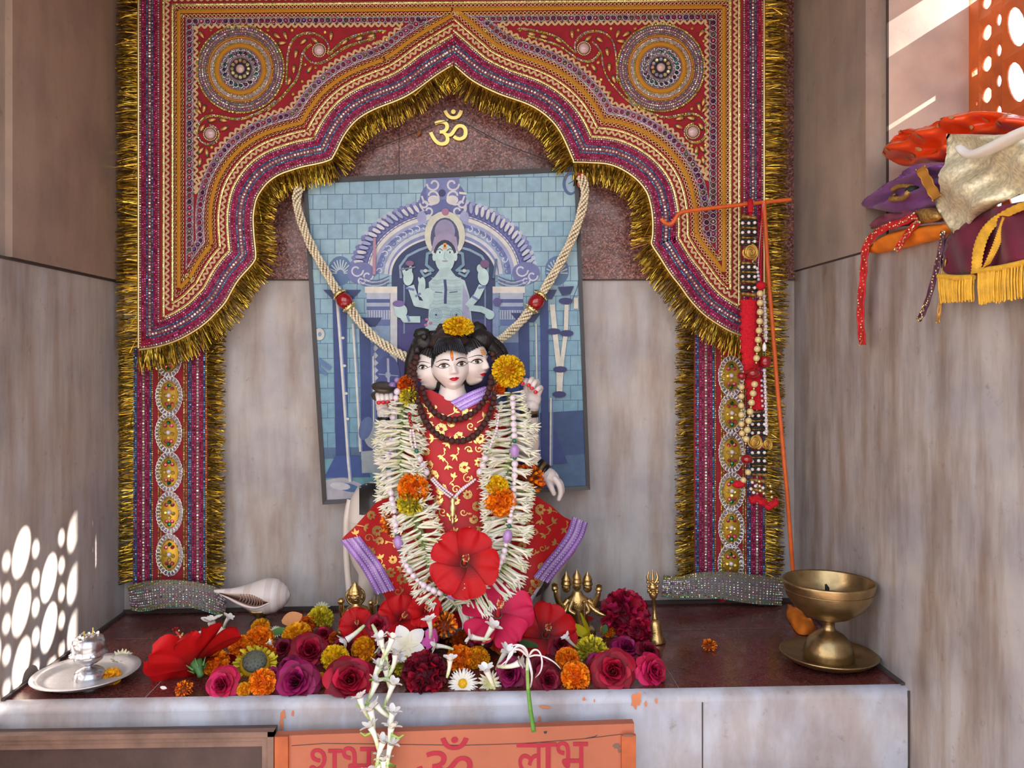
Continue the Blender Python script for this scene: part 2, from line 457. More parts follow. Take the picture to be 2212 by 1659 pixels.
ARL = [(979,144),(962,154),(940,168),(912,190),(884,209),(856,222),(828,232),(804,242),(783,254),(766,268),(753,284),(741,303),(731,325)]
ARL = smooth(ARL)+[Vector((719,347))]+smooth([(700,354),(678,359),(656,363),(634,370),(614,376),(596,385),(579,398),(566,415),(557,431),(553,448),(550,470),(551,493),(553,520),(556,545)])+[Vector((556,560))]+smooth([(549,571),(540,582),(520,603),(506,625),(495,647),(484,663),(471,676),(454,694),(433,711),(410,725),(385,738),(360,747),(336,753),(314,757),(297,759)])
ARR = smooth([(979,144),(994,157),(1012,173),(1035,187),(1060,199),(1083,209),(1111,218),(1139,228),(1160,239),(1180,254),(1196,270),(1210,291),(1220,312),(1229,333)])+[Vector((1238,354))]+smooth([(1256,354),(1278,355),(1300,356),(1319,359),(1339,367),(1356,377),(1372,389),(1386,404),(1396,420),(1401,437),(1405,457),(1407,478),(1407,500),(1406,512)])+[Vector((1403,527))]+smooth([(1411,541),(1420,553),(1433,575),(1450,600),(1467,620),(1483,644),(1500,664),(1518,682),(1539,697),(1572,717),(1600,728),(1628,736),(1653,741)])
UL, UR, VT = 297., 1653., -75.
class Half:
    def __init__(s, path, side): s.path = path; s.side = side; s.dense = [p for p, t in resample(path, 6)]
    def dist(s, p): return min((p-q).length for q in s.dense)
    def xs(s, d): return UL+d if s.side < 0 else UR-d
    def inx(s, p, d): return (p.x >= UL+d-.6) if s.side < 0 else (p.x <= UR-d+.6)
    def arch(s, d, ds, vt):
        """the arch edge moved d into the cloth, kept between the side line ds and the top line vt"""
        out = []
        R0 = resample(s.path, 3)
        n0 = lambda t: Vector((-t.y, t.x))*s.side*-1 if s.side < 0 else Vector((t.y, -t.x))
        for p, t in R0:
            n = Vector((t.y, -t.x)) if s.side > 0 else Vector((-t.y, t.x))
            q = p+n*d
            if s.dist(q) > d-1.2: out.append(q)
        # carry on to the centre line at the apex
        p, t = R0[2]; n = Vector((t.y, -t.x)) if s.side > 0 else Vector((-t.y, t.x))
        q = p+n*d; ext = []
        while (q.x < 979) if s.side < 0 else (q.x > 979):
            ext.insert(0, q.copy()); q = q-t*3
        out = ext+out
        return [q for q in out if s.inx(q, ds) and q.y >= topv(vt, q.x)-.6 and ((q.x <= 979) if s.side < 0 else (q.x >= 979))]
    def sideline(s, d, ds, vt):
        x = s.xs(ds); return [q for q in [Vector((x, v)) for v in range(int(topv(vt, x)), 760, 3)] if s.ok(q, d)]
    def top(s, d, ds, vt):
        r = range(int(UL+ds), 980, 3) if s.side < 0 else range(979, int(UR-ds), 3)
        return [q for q in [Vector((x, topv(vt, x))) for x in r] if s.ok(q, d)]
    def ok(s, q, d):
        # inside the cloth and at least d from the arch edge
        m = min(range(len(s.dense)), key=lambda i: (s.dense[i]-q).length)
        a = s.dense[m]; b = s.dense[min(m+1, len(s.dense)-1)] if m+1 < len(s.dense) else a*2-s.dense[m-1]
        t = b-a; n = Vector((t.y, -t.x)) if s.side > 0 else Vector((-t.y, t.x))
        return (q-a).length >= d-1 and (q-a).dot(n) > 0
def topv(v, x): return v-.0085*(x-640)
HL, HR = Half(ARL, -1), Half(ARR, 1)
X3, Z3, N3 = Vector((1, 0, 0)), Vector((0, 0, 1)), Vector((0, -1, 0))
def stud(mb, c, r, col, h=.5, n=6, tilt=.35, a0=None):
    """a little faceted stone or sequin facing the viewer, randomly tipped"""
    n3 = (N3+X3*R.uniform(-tilt, tilt)+Z3*R.uniform(-tilt, tilt)).normalized()
    u = n3.orthogonal().normalized(); w = n3.cross(u); a0 = R.uniform(0, 6) if a0 is None else a0
    base = [c+(u*math.cos(a0+2*PI*k/n)+w*math.sin(a0+2*PI*k/n))*r for k in range(n)]
    top = [c+(p-c)*.55+n3*r*h for p in base]
    mb.add(base+top, [tuple(range(n, 2*n))]+[(k, (k+1) % n, n+(k+1) % n, n+k) for k in range(n)], col, 0, False)
def row(mb, path, step, r, pal, f=None, Y=None, h=.0015, wob=0., **kw):
    for p, t in resample(path, step):
        c = T(p.x, p.y, h, Y)
        stud(mb, c, r*S(YT), jit(R.choice(pal), .12), **kw)
def strip(mb, path, w, col=(255, 255, 255), h=.001, step=5, Y=None, hump=0.):
    L, Rr, Md = [], [], []
    for p, t in resample(path, step):
        n = Vector((-t.y, t.x))*w/2; h += .0000016
        L.append(T(p.x+n.x, p.y+n.y, h, Y)); Rr.append(T(p.x-n.x, p.y-n.y, h, Y)); Md.append(T(p.x, p.y, h+hump, Y))
    if len(L) > 1: mb.grid([L, Md, Rr] if hump else [L, Rr], col)
def zigzag(mb, path, amp, wl, w, h=.0022, Y=None):
    """rick-rack: a wavy flat braid"""
    L, Md, Rr = [], [], []; s = 0
    for p, t in resample(path, wl/8.):
        n = Vector((-t.y, t.x)); k = 2*PI*s/8.; s += 1
        c = p+n*amp*math.sin(k)
        d = (t+n*amp*2*PI/wl*math.cos(k)).normalized(); m = Vector((-d.y, d.x))*w/2
        L.append(T(c.x+m.x, c.y+m.y, h, Y)); Md.append(T(c.x, c.y, h+.0007, Y)); Rr.append(T(c.x-m.x, c.y-m.y, h, Y))
    if len(L) > 1: mb.grid([L, Md, Rr])
def loops(mb, path, step, r, w, h=.0025, Y=None, tw=.5):
    for p, t in resample(path, step):
        c = T(p.x, p.y, h, Y); a = R.uniform(-.25, .25)
        u = (X3*t.x-Z3*t.y).normalized(); v = N3.cross(u)
        v = (v*math.cos(tw+a)+N3*math.sin(tw+a)).normalized()
        mb.ring(c, r*S(YT), w*S(YT), u, v, n=8, nt=4, col=(255, 255, 255))
def fringe(mb, path, dirf, length, per, Y=None, h=.001, drop=.22, spread=.25):
    """tinsel: many thin bright strips fanning off an edge"""
    pal = [(122, 92, 22), (150, 116, 30), (178, 142, 44), (104, 78, 20), (196, 160, 60)]
    for p, t in resample(path, per):
        n = dirf(p, t)
        for q in range(2):
            L = length*R.uniform(.72, 1.1)
            d = (n+Vector((0, drop))+Vector((R.uniform(-spread, spread), R.uniform(-spread, spread)))).normalized()
            if R.random() < .05: d = (d+Vector((R.uniform(-.8, .8), R.uniform(-.6, .8)))).normalized()
            w = Vector((-d.y, d.x))*R.uniform(.5, 1.0); lift = R.uniform(0, .009)
            bend = R.uniform(-.2, .2); a0 = R.uniform(-.7, .7)
            rows = []
            for k in range(4):
                f = k/3.
                c = p+d*L*f+Vector((-d.y, d.x))*bend*L*f*f*.5+Vector((0, drop*L*.3*f*f))
                tw = a0+R.uniform(-.35, .35)
                hh = h+lift*math.sin(f*1.9)
                ca, sa = math.cos(tw), math.sin(tw)
                pt = T(c.x, c.y, hh, Y); s = S(YT)
                off = Vector((w.x*ca*s, -w.length*sa*s, -w.y*ca*s))
                rows.append([pt+off, pt-off])
            mb.grid(rows, jit(R.choice(pal), .15), smooth=False)
def cdt_panel(mb, outline, fn, step=24, col=(255, 255, 255), thick=.003):
    """flat cloth: triangulated inside the outline, front and back"""
    xs = [p[0] for p in outline]; ys = [p[1] for p in outline]
    pts = [Vector((p[0], p[1])) for p in outline]; n = len(pts)
    g = []
    x = min(xs)+step/2
    while x < max(xs):
        y = min(ys)+step/2
        while y < max(ys): g.append(Vector((x+.01*y, y+.003*x))); y += step
        x += step
    vs, es, fs, *_ = geometry.delaunay_2d_cdt(pts+g, [(i, (i+1) % n) for i in range(n)], [], 1, 1e-4)
    # keep only triangles inside the outline
    front = [fn(v.x, v.y, 0.) for v in vs]; back = [fn(v.x, v.y, -thick) for v in vs]
    e = fn(vs[fs[0][0]].x+0, vs[fs[0][0]].y, 0)
    ff = []
    for f in fs:
        a, b, c = (front[f[0]], front[f[1]], front[f[2]])
        ff.append(tuple(f) if (b-a).cross(c-a).y < 0 else tuple(f)[::-1])
    mb.add(front, ff, col); mb.add(back, [f[::-1] for f in ff], col)
    loop = [fn(p.x, p.y, 0.) for p in pts]; lb = [fn(p.x, p.y, -thick) for p in pts]
    mb.add(loop+lb, [(i, (i+1) % n, n+(i+1) % n, n+i) for i in range(n)], col, 0, False)

PINK = [(206, 52, 120), (190, 40, 100), (214, 90, 150), (150, 30, 80)]
BLUE = [(40, 120, 176), (70, 160, 200), (30, 90, 140), (110, 190, 220)]
SILV = [(222, 212, 206), (200, 188, 184), (236, 226, 214), (190, 160, 150)]
GOLD = [(206, 180, 96), (180, 150, 70), (226, 210, 140), (190, 190, 90), (160, 170, 90)]
IRID = [(206, 190, 196), (186, 150, 180), (150, 190, 200), (200, 130, 150), (170, 200, 150), (150, 120, 160)]
t0 = P(979, VT, YT)
toran = thing('door_hanging', t0, 'crimson embroidered door hanging with sequins, scalloped arch and gold tinsel fringe framing the niche', 'hanging')
# cloth of the arch
outline = [(p.x, p.y) for p in ARL[::3]]; outline += [(UL, 759), (UL, VT), (UR, VT), (UR, 741)]; outline += [(p.x, p.y) for p in ARR[::-3]]
mb = MB(); cdt_panel(mb, outline, lambda u, v, h: T(u, v, h)); mb.build('arch_cloth', M['velvet'], toran)
# sequin border along the arch and both outer edges
rib, seq, braid = MB(), MB(), MB()
ROWS = [(8, 'S', SILV, 2.5, 5.5), (14.5, 'P', PINK, 2.6, 5.2), (20, 'P', PINK, 2.3, 5.), (25, 'B', BLUE, 2.1, 4.4), (32, 'D', SILV, 3.5, 7.2), (39, 'B', BLUE, 2.1, 4.4), (44, 'P', PINK, 2.3, 5.), (49, 'P', PINK, 2.6, 5.2), (54.5, 'S', SILV, 2.4, 5.)]
for H in (HL, HR):
    for off, k, pal, r, st in ROWS:
        so_ = off*.84
        row(seq, H.arch(off, so_, VT), st, r, pal, n=4 if k == 'S' else 6)
        row(seq, H.sideline(off, so_, VT), st, r*.92, pal, n=4 if k == 'S' else 6)
    strip(rib, H.arch(31, 27, VT), 51, h=.0008); strip(rib, H.sideline(31, 27, VT), 43, h=.0008)
    for pth in (H.arch(3, 3, VT), H.sideline(3, 3, VT)):
        if len(pth) > 2: braid.tube([T(p.x, p.y, .002) for p, t in resample(pth, 4)], 2.6*S(YT), 6)
rib.build('ribbon', M['ribbon'], toran); seq.build('sequin_border', M['sequin'], toran); braid.build('gold_cord', M['goldwire'], toran)
# trims further in: bead lines, two rick-racks, ochre braid with gold loops, silver lace
rick, bead, och, loop, lace, lgem = MB(), MB(), MB(), MB(), MB(), MB()
for H in (HL, HR):
    def three(d, ds, vt): return [q for q in (H.arch(d, ds, vt), H.sideline(d, ds, vt), H.top(d, ds, vt)) if len(q) > 3]
    for q in three(70, 65, -3): zigzag(rick, q, 3.3, 14, 4.5)
    for q in three(133, 127, 56): zigzag(rick, q, 3.3, 15, 4.8)
    for q in three(60, 56, -14)+three(79, 75, 8):
        row(bead, q, 3.6, 2.3, GOLD, n=4, tilt=.6); strip(loop, q, 5, h=.0012, hump=.0008)
    for q in three(96, 90, 24): strip(och, q, 8.5, h=.0026, hump=.0018, step=4)
    for q in three(88, 82, 16)+three(104, 98, 34): loops(loop, q, 8.6, 3.5, .9)
    for q in three(119, 113, 45):
        strip(lgem, q, 15, (120, 66, 84), h=.001); loops(lace, q, 13, 6.4, .9, h=.002, tw=.1)
        row(lgem, q, 13, 4.3, [(150, 70, 110), (96, 60, 110), (170, 80, 80), (120, 120, 90), (170, 60, 90)], h=.002)
    for q in three(111, 106, 39)+three(127, 120, 51): row(bead, q, 3.4, 1.8, IRID, n=4, tilt=.6); strip(lace, q, 3, h=.001)
rick.build('zigzag_trim', M['cotton'], toran); bead.build('bead_lines', M['sequin'], toran); och.build('ochre_braid', M['ochre'], toran)
loop.build('gold_loop_trim', M['goldwire'], toran); lace.build('silver_lace', M['silverwire'], toran); lgem.build('sequin_lace_ground', M['sequin'], toran)
# medallions with a pearl at the centre
def circ(c, r, n=80): return [Vector((c[0]+r*math.cos(2*PI*k/n), c[1]+r*math.sin(2*PI*k/n))) for k in range(n+1)]
def medallion(c):
    mb, g, s, o = MB(), MB(), MB(), MB()
    base = MB()
    for r0, r1, cl in ((0, 24, (40, 30, 50)), (24, 46, (120, 104, 116)), (46, 56, (186, 126, 30)), (56, 66, (176, 160, 150)), (66, 71, (150, 20, 36)), (71, 95, (120, 84, 96))):
        rr = [[T(q.x, q.y, .0014) for q in circ(c, max(r, .5))] for r in (r1, r0)]
        base.grid(rr, cl)
    m = base.build('medallion', mat_attr_cloth, toran, loc=T(c[0], c[1], .001))
    for r, pal, sz, st in ((94, GOLD, 2.6, 4), (88, IRID, 2.6, 5), (82, SILV, 2.4, 4.4), (77, IRID, 2.2, 4.2), (72, GOLD, 1.6, 3.), (64, SILV, 1.8, 3.2), (60, SILV, 1.7, 3.2), (57, GOLD, 1.7, 3.2), (43, IRID, 2.2, 4.6), (35, [(90, 60, 90), (60, 70, 100), (150, 150, 160), (60, 110, 110)], 4.6, 11), (28, SILV, 1.8, 3.8)):
        row(s, circ(c, r), st, sz, pal, h=.0022, n=4 if sz < 2.3 else 6, tilt=.5)
    s.build('sequin_rings', M['sequin'], m)
    strip(o, circ(c, 51), 8, h=.0026, hump=.0018, step=4); strip(o, circ(c, 68.5), 3.4, h=.002, hump=.001, step=4)
    o.build('ochre_ring', M['ochre'], m)
    for k in range(12):
        a = 2*PI*k/12; stud(g, T(c[0]+18*math.cos(a), c[1]+18*math.sin(a), .003), 4.4*S(YT), jit(R.choice([(190, 170, 110), (210, 200, 150), (170, 170, 190), (200, 150, 120)]), .1), n=8, h=.7, tilt=.3)
    loops(g, circ(c, 36), 11, 5.4, .8, tw=.1)
    g.build('rhinestone_flower', M['gem'], m)
    b = MB(); b.ball(T(c[0], c[1], .003), 9.5*S(YT), 14, 8, (206, 176, 172), sy=.6); b.build('pearl', M['pearl'], m)
mat_attr_cloth = mat('medallion_cloth', attr=True, rough=.6, metal=.3)
medallion((520, 150)); medallion((1427, 147))
# scrollwork, pearls and leaf-shaped beads in the spandrels
Zp = lambda x, y: (400+x*.1868, 30+y*.1868)
scr = [[(950,1110),(1080,1000),(1190,880),(1290,760),(1340,600),(1345,480),(1390,400),(1460,345)],
       [(1170,800),(1175,600),(1190,430),(1230,310),(1320,235),(1440,212),(1560,245),(1640,320),(1665,400),(1640,480),(1700,430),(1800,330),(1900,270),(2060,225),(2260,190),(2330,200)],
       [(1370,460),(1420,540),(1500,575),(1600,560),(1700,490),(1790,420),(1880,370),(2050,320),(2200,275)],
       [(1040,1010),(920,1110),(760,1180),(600,1225),(400,1180),(270,1170),(170,1235),(130,1350),(165,1470),(270,1520),(370,1470),(400,1390),(360,1310),(280,1285)]]
prl = [((690, 110), 12), ((455, 290), 11)]
leaf = [((190,245),(160,205)),((1060,260),(1015,230)),((1160,255),(1140,205)),((1120,345),(1080,350)),((1375,325),(1415,295)),((1505,315),(1545,345)),((1285,465),(1295,415)),((1260,640),(1262,590)),((1440,650),(1412,690)),((1210,780),(1225,740)),((170,1040),(155,995)),((155,1125),(125,1095)),((225,1100),(235,1060)),((310,1235),(265,1245)),((440,1235),(395,1225)),((460,1330),(505,1310)),((185,1590),(155,1625)),((255,1610),(260,1650)),((200,1330),(170,1370)),((1690,260),(1695,215)),((1850,330),(1890,300)),((2020,290),(2065,275)),((2160,262),(2205,250)),((175,1720),(165,1765))]
dots = [(300,190),(960,190),(1240,195),(1385,588),(1510,622),(1355,785),(1250,930),(165,335),(305,1120),(150,1540),(310,1545),(1620,215),(2290,215),(2330,300),(165,1830)]
mirror = lambda q: (1951-q[0], q[1]-4)
leafme = None
scm = MB(); dot = MB()
pearl_me = None
for side in (0, 1):
    fx = (lambda q: q) if side == 0 else mirror
    for pth in scr:
        q = smooth([fx(Zp(*p)) for p in pth]); row(scm, q, 3.2, 2.5, GOLD+IRID[:3], n=4, tilt=.6, h=.002)
        row(scm, [p+Vector((1.5, 2.6)) for p in q], 3.2, 1.8, GOLD, n=4, tilt=.6)
    for d in dots:
        u, v = fx(Zp(*d)); dot = MB(); stud(dot, T(u, v, .002), 3.6*S(YT), jit((196, 160, 70), .1), n=8, h=.25, tilt=.3); dot.build('sequin_dot', M['sequin'], toran, loc=T(u, v, .002))
    for c, r in prl:
        c = fx(c); b = MB(); p0 = T(c[0], c[1], .003)
        if pearl_me is None:
            b.ball(p0, 11.5*S(YT), 16, 10, (206, 176, 176), sy=.6)
            for k in range(22): a = 2*PI*k/22; b.ball(p0+(X3*math.cos(a)+Z3*math.sin(a))*14*S(YT), 1.9*S(YT), 6, 4, (214, 196, 150))
            pearl_me = b.build('pearl', M['pearl'], toran, loc=p0).data
        else: child('pearl', pearl_me, toran, p0)
    for a, t in leaf:
        a, t = fx(Zp(*a)), fx(Zp(*t)); p0 = T(a[0], a[1], .003)
        if leafme is None:
            b = MB(); s = S(YT)
            rows = []; cs = []
            for i in range(9):
                f = -1+2*i/8.; r = 4.3*s*max(0, 1-f*f)**.75+.00005
                rows.append([Vector((f*10*s, -max(-.3, math.sin(q))*r*.8, math.cos(q)*r)) for q in [2*PI*k/8 for k in range(8)]])
                cs.append((36, 120, 80) if i >= 6 else (196, 150, 84))
            b.grid(rows, cs, closed=True)
            o = b.build('leaf_bead', M['gem'], None); leafme = o.data; bpy.data.objects.remove(o)
        ang = math.atan2(-(t[1]-a[1]), t[0]-a[0])
        child('leaf_bead', leafme, toran, p0, Quaternion((0, 1, 0), -ang))
scm.build('scrollwork', M['sequin'], toran)
# tinsel round the arch and down the outer edges
mb = MB()
fringe(mb, ARL, lambda p, t: Vector((t.y, -t.x)), 44, 1.5); fringe(mb, ARR, lambda p, t: Vector((-t.y, t.x)), 44, 1.5)
mb.build('tinsel_fringe', M['tinsel'], toran)
mb = MB(); fringe(mb, [(UL, VT), (UL, 750)], lambda p, t: Vector((-1, 0)), 42, 1.9, drop=.05)
fringe(mb, [(291, 745), (289, 1000), (287, 1255)], lambda p, t: Vector((-1, 0)), 38, 1.7, Y=-.02, drop=.08); mb.build('tinsel_fringe', M['tinsel'], toran)
mb = MB(); fringe(mb, [(UR, VT), (UR, 740)], lambda p, t: Vector((1, 0)), 46, 1.9, drop=.05)
fringe(mb, [(1655, 735), (1656, 1000), (1653, 1240)], lambda p, t: Vector((1, 0)), 36, 1.7, Y=-.02, drop=.12); mb.build('tinsel_fringe', M['tinsel'], toran)
# the two side legs
YL = -.02
def leg(name, uc, ul, ur, vtop, vbot, b0, b1, b2, b3, ovals, inner, fr):
    root = None
    mb = MB(); cdt_panel(mb, [(ul, vtop), (ur, vtop), (ur, vbot), (ul, vbot)], lambda u, v, h: T(u, v, h, YL), 30)
    lg = mb.build(name, M['velvet'], toran, loc=T(uc, vbot, 0, YL))
    s, r_, g, w_ = MB(), MB(), MB(), MB()
    for (a, b) in ((b0, b1), (b2, b3)):
        ln = lambda u: [(u, vtop), (u, vbot)]
        strip(r_, ln((a+b)/2), b-a, h=.0008, Y=YL, step=12)
        W = b-a
        for f, pal, r in ((.05, BLUE, 2.), (.14, BLUE, 2.3), (.27, PINK, 2.), (.37, PINK, 2.1), (.52, SILV, 3.3), (.66, PINK, 2.1), (.75, PINK, 2.), (.87, BLUE, 2.4), (.97, GOLD, 2.)):
            row(s, ln(a+W*f), 4.6 if r < 3 else 6.6, r, pal, Y=YL)
    for u in (b1+12, b2-8):
        row(s, [(u, vtop), (u, vbot)], 3.6, 2.4, GOLD, n=4, tilt=.6, Y=YL); row(s, [(u+5, vtop), (u+5, vbot)], 3.6, 2., GOLD, n=4, tilt=.6, Y=YL)
    r_.build('ribbon', M['ribbon'], lg); s.build('sequin_border', M['sequin'], lg)
    for (cu, cv, rw, rh) in ovals:
        m = MB()
        el = lambda k, n=40: [Vector((cu+rw*k*math.cos(2*PI*i/n), cv+rh*k*math.sin(2*PI*i/n))) for i in range(n+1)]
        for k0, k1, cl in ((0., .5, (206, 166, 60)), (.5, .66, (190, 146, 50)), (.66, .74, (150, 110, 60)), (.74, 1., (150, 130, 140))):
            m.grid([[T(q.x, q.y, .0012+.0016*(1-k), YL) for q in el(max(k, .01))] for k in (k1, k0)], cl, smooth=False)
        for k in (.88,): loops(m, el(k), 7.5, 5., .9, h=.002, Y=YL, tw=.2)
        for k in (.72, 1.0): row(m, el(k), 3.6, 1.8, SILV if k > .9 else GOLD, Y=YL, h=.002)
        for (du, dv, cl) in ((0, -.5, (40, 110, 70)), (-.25, -.36, (206, 90, 110)), (.25, -.36, (206, 90, 110)), (-.2, .4, (206, 90, 110)), (.22, .4, (206, 90, 110)), (0, .54, (40, 120, 80)), (-.3, 0, (220, 190, 90)), (.3, .05, (220, 190, 90)), (0, .22, (230, 200, 110))):
            stud(m, T(cu+rw*du, cv+rh*dv, .003, YL), 5*S(YT), jit(cl, .1), n=6, h=.5, tilt=.5)
        o = m.build('oval_medallion', M['sequin'], lg, loc=T(cu, cv, .001, YL))
        b = MB(); b.ball(T(cu, cv-1, .004, YL), 5.2*S(YT), 10, 6, (226, 214, 220)); b.build('pearl', M['pearl'], o)
    f = MB(); fringe(f, [(inner, vtop), (inner, vbot)], lambda p, t: Vector((fr, 0)), 40, 1.5, Y=YL, drop=.06); f.build('tinsel_fringe', M['tinsel'], lg)
    return lg
leg('side_panel', 367, 287, 449, 690, 1262, 288, 331, 406, 447, [(365, 855-82, 28, 42), (366, 855, 28, 44), (365, 935, 28, 44), (366, 1019, 28, 44), (367, 1107, 28, 46), (367, 1198, 28, 46)], 447, 1)
leg('side_panel', 1580, 1499, 1656, 690, 1246, 1501, 1546, 1613, 1655, [(1579, 812, 27, 44), (1580, 893, 27, 44), (1580, 977, 27, 44), (1580, 1061, 27, 42), (1579, 1140, 27, 44), (1578, 1218, 27, 44)], 1499, -1)
# silvery hem bands curling at the foot of each leg
def hem(pts_top, pts_bot, depth):
    m = MB(); s = MB()
    n = 40
    A, B = smooth(pts_top), smooth(pts_bot)
    def at(path, f):
        k = f*(len(path)-1); i = min(int(k), len(path)-2); return path[i].lerp(path[i+1], k-i)
    def pt(f, g, h=0.):
        q = at(A, f).lerp(at(B, f), g); return P(q.x, q.y, YL-.006-depth(f)-.012*math.sin(g*PI)*0-h)
    rows = [[pt(i/n, g/6.) for i in range(n+1)] for g in range(7)]
    m.grid(rows); m.grid([[p+Vector((0, .003, 0)) for p in r] for r in rows][::-1])
    o = m.build('hem_band', M['hemcloth'], toran, loc=pt(.5, .5))
    for g, pal, r in ((.03, GOLD, 2.2), (.12, GOLD, 2.2), (.24, SILV, 2.), (.33, IRID, 2.6), (.43, SILV, 2.2), (.52, SILV, 2.4), (.6, IRID, 2.4), (.7, SILV, 2.2), (.79, IRID, 2.4), (.9, GOLD, 2.2), (.97, [(90, 150, 140), (150, 190, 160), (190, 160, 150)], 2.4)):
        i = 0.
        while i < 1: stud(s, pt(i, g, .0015), r*S(YT), jit(R.choice(pal), .15), n=4 if r < 2.3 else 6, tilt=.5); i += .021
    s.build('sequin_rows', M['sequin'], o)
M['hemcloth'] = mat('silver_lame', (132, 128, 124), .4, metal=.5, bump=.3, bscale=800)
hem([(276, 1268), (300, 1258), (350, 1252), (410, 1255), (470, 1268), (490, 1285)], [(284, 1318), (310, 1324), (350, 1312), (410, 1310), (470, 1330), (484, 1334)], lambda f: .01+.02*math.sin(f*PI))
hem([(1434, 1243), (1470, 1248), (1496, 1238), (1560, 1234), (1630, 1242), (1694, 1250)], [(1430, 1288), (1470, 1292), (1500, 1290), (1560, 1294), (1630, 1306), (1688, 1308)], lambda f: .008+.014*math.sin(f*PI))
# ================= framed picture hung behind the statue =================
YP = -.040
M['print'] = mat('laminated_print', attr=True, rough=.42, coat=.12, spec=.3, var=.12, vscale=70)
M['ebony'] = mat('dark_frame_moulding', (38, 30, 34), .35, var=.2)
CNR = [(655, 388), (1248, 361), (1274, 1057), (698, 1089)]        # corners of the frame, clockwise from top left
pc = P(965, 740, YP)
pic = thing('framed_picture', pc, 'large dark-framed blue-tinted print of a shrine figure under a silver arch, hung behind the statue', 'picture')
mb = MB()
fc = [P(x, y, YP+.002) for x, y in CNR]
inn = [(664, 397), (1240, 371), (1266, 1049), (706, 1080)]
ic = [P(x, y, YP) for x, y in inn]
bk = [P(x, y, 0)+Vector((0, 0, 0)) for x, y in CNR]
bk = [Vector((p.x, -.012, p.z)) for p in fc]
for k in range(4):
    q = (k+1) % 4
    fr = [Vector((p.x, YP-.004, p.z)) for p in fc]; fi = [Vector((p.x, YP-.003, p.z)) for p in ic]
    mb.quad(fr[k], fi[k], fi[q], fr[q]); mb.quad(fi[k], ic[k]+Vector((0, .003, 0)), ic[q]+Vector((0, .003, 0)), fi[q]); mb.quad(fr[q], bk[q], bk[k], fr[k])
mb.quad(*bk[::-1]); mb.build('frame', M['ebony'], pic)
art = MB(); LAY = [0]
def pp(x, y): return P(x, y, YP-LAY[0]*.00003)
def inside(pts):
    # cut a polygon to the picture's opening
    out = [Vector((p[0], p[1])) for p in pts]
    for k in range(4):
        a, b = Vector(inn[k]), Vector(inn[(k+1) % 4]); n = Vector((-(b-a).y, (b-a).x)); res = []
        for i, p in enumerate(out):
            q = out[(i+1) % len(out)]; dp, dq = (p-a).dot(n), (q-a).dot(n)
            if dp >= 0: res.append(p)
            if (dp >= 0) != (dq >= 0): res.append(p+(q-p)*(dp/(dp-dq)))
        out = res
        if len(out) < 3: return []
    return out
def poly(pts, col, new=True):
    pts = inside(pts)
    if len(pts) < 3: return
    if new: LAY[0] += 1
    v = [Vector((p[0], p[1], 0)) for p in pts]
    tris = geometry.tessellate_polygon([v])
    vs = [pp(p.x, p.y) for p in v]; ff = []
    for t in tris:
        a, b, c = (vs[i] for i in t)
        ff.append(tuple(t) if (b-a).cross(c-a).y < 0 else tuple(t)[::-1])
    art.add(vs, ff, col, 0, False)
def ell(cx, cy, rx, ry, col, rot=0, n=20, new=True, a0=0, a1=2*PI):
    c, s = math.cos(rot), math.sin(rot)
    poly([(cx+rx*math.cos(t)*c-ry*math.sin(t)*s, cy+rx*math.cos(t)*s+ry*math.sin(t)*c) for t in [a0+(a1-a0)*k/n for k in range(n)]], col, new)
def line(path, w, col, new=True):
    q = [Vector((p[0], p[1])) for p in path]
    if new: LAY[0] += 1
    for a, b in zip(q, q[1:]):
        d = (b-a)
        if d.length < .01: continue
        d.normalize(); n = Vector((-d.y, d.x))*w/2; d = d*w*.2
        LAY[0] += .04; poly([a-d+n, b+d+n, b+d-n, a-d-n], col, False)
def ering(cx, cy, rx, ry, rx2, ry2, col, a0=PI, a1=2*PI, n=36):
    LAY[0] += 1
    for k in range(n):
        t, u = a0+(a1-a0)*k/n, a0+(a1-a0)*(k+1)/n
        poly([(cx+rx*math.cos(t), cy+ry*math.sin(t)), (cx+rx*math.cos(u), cy+ry*math.sin(u)), (cx+rx2*math.cos(u), cy+ry2*math.sin(u)), (cx+rx2*math.cos(t), cy+ry2*math.sin(t))], col(k) if callable(col) else col, False)
poly([(600, 300), (1300, 300), (1300, 1120), (600, 1120)], (78, 106, 138))
RP = random.Random(3)
# tiled wall
LAY[0] += 1
for r in range(-2, 17):
    for c in range(-2, 21):
        x = 660+c*31.8+(0 if r % 2 else 15.9); y = 419.5+r*32.2-.012*(x-740)
        t = RP.random()*.5+.25*math.sin(c*.7+r)*.6
        fade = min(1, max(0, (y-560)/400.))
        col = mix(mix((150, 184, 196), (120, 158, 184), t), (104, 150, 170), fade)
        poly([(x+.7, y+.7), (x+31.1, y+.7-.38), (x+31.1, y+31.5-.38), (x+.7, y+31.5)], col, False)
# floor at left and right
poly([(690, 992), (690, 1000), (706, 1090), (860, 1090), (860, 985)], (100, 148, 160))
poly([(690, 1040), (706, 1092), (800, 1085), (780, 1045), (740, 1030)], (170, 166, 176))
ell(752, 1053, 26, 9, (70, 104, 150), .2); ell(735, 1050, 22, 8, (190, 190, 196), .1)
poly([(1110, 895), (1280, 885), (1280, 1060), (1110, 1070)], (52, 78, 120)); poly([(1110, 990), (1280, 980), (1280, 1060), (1110, 1070)], (70, 100, 132))
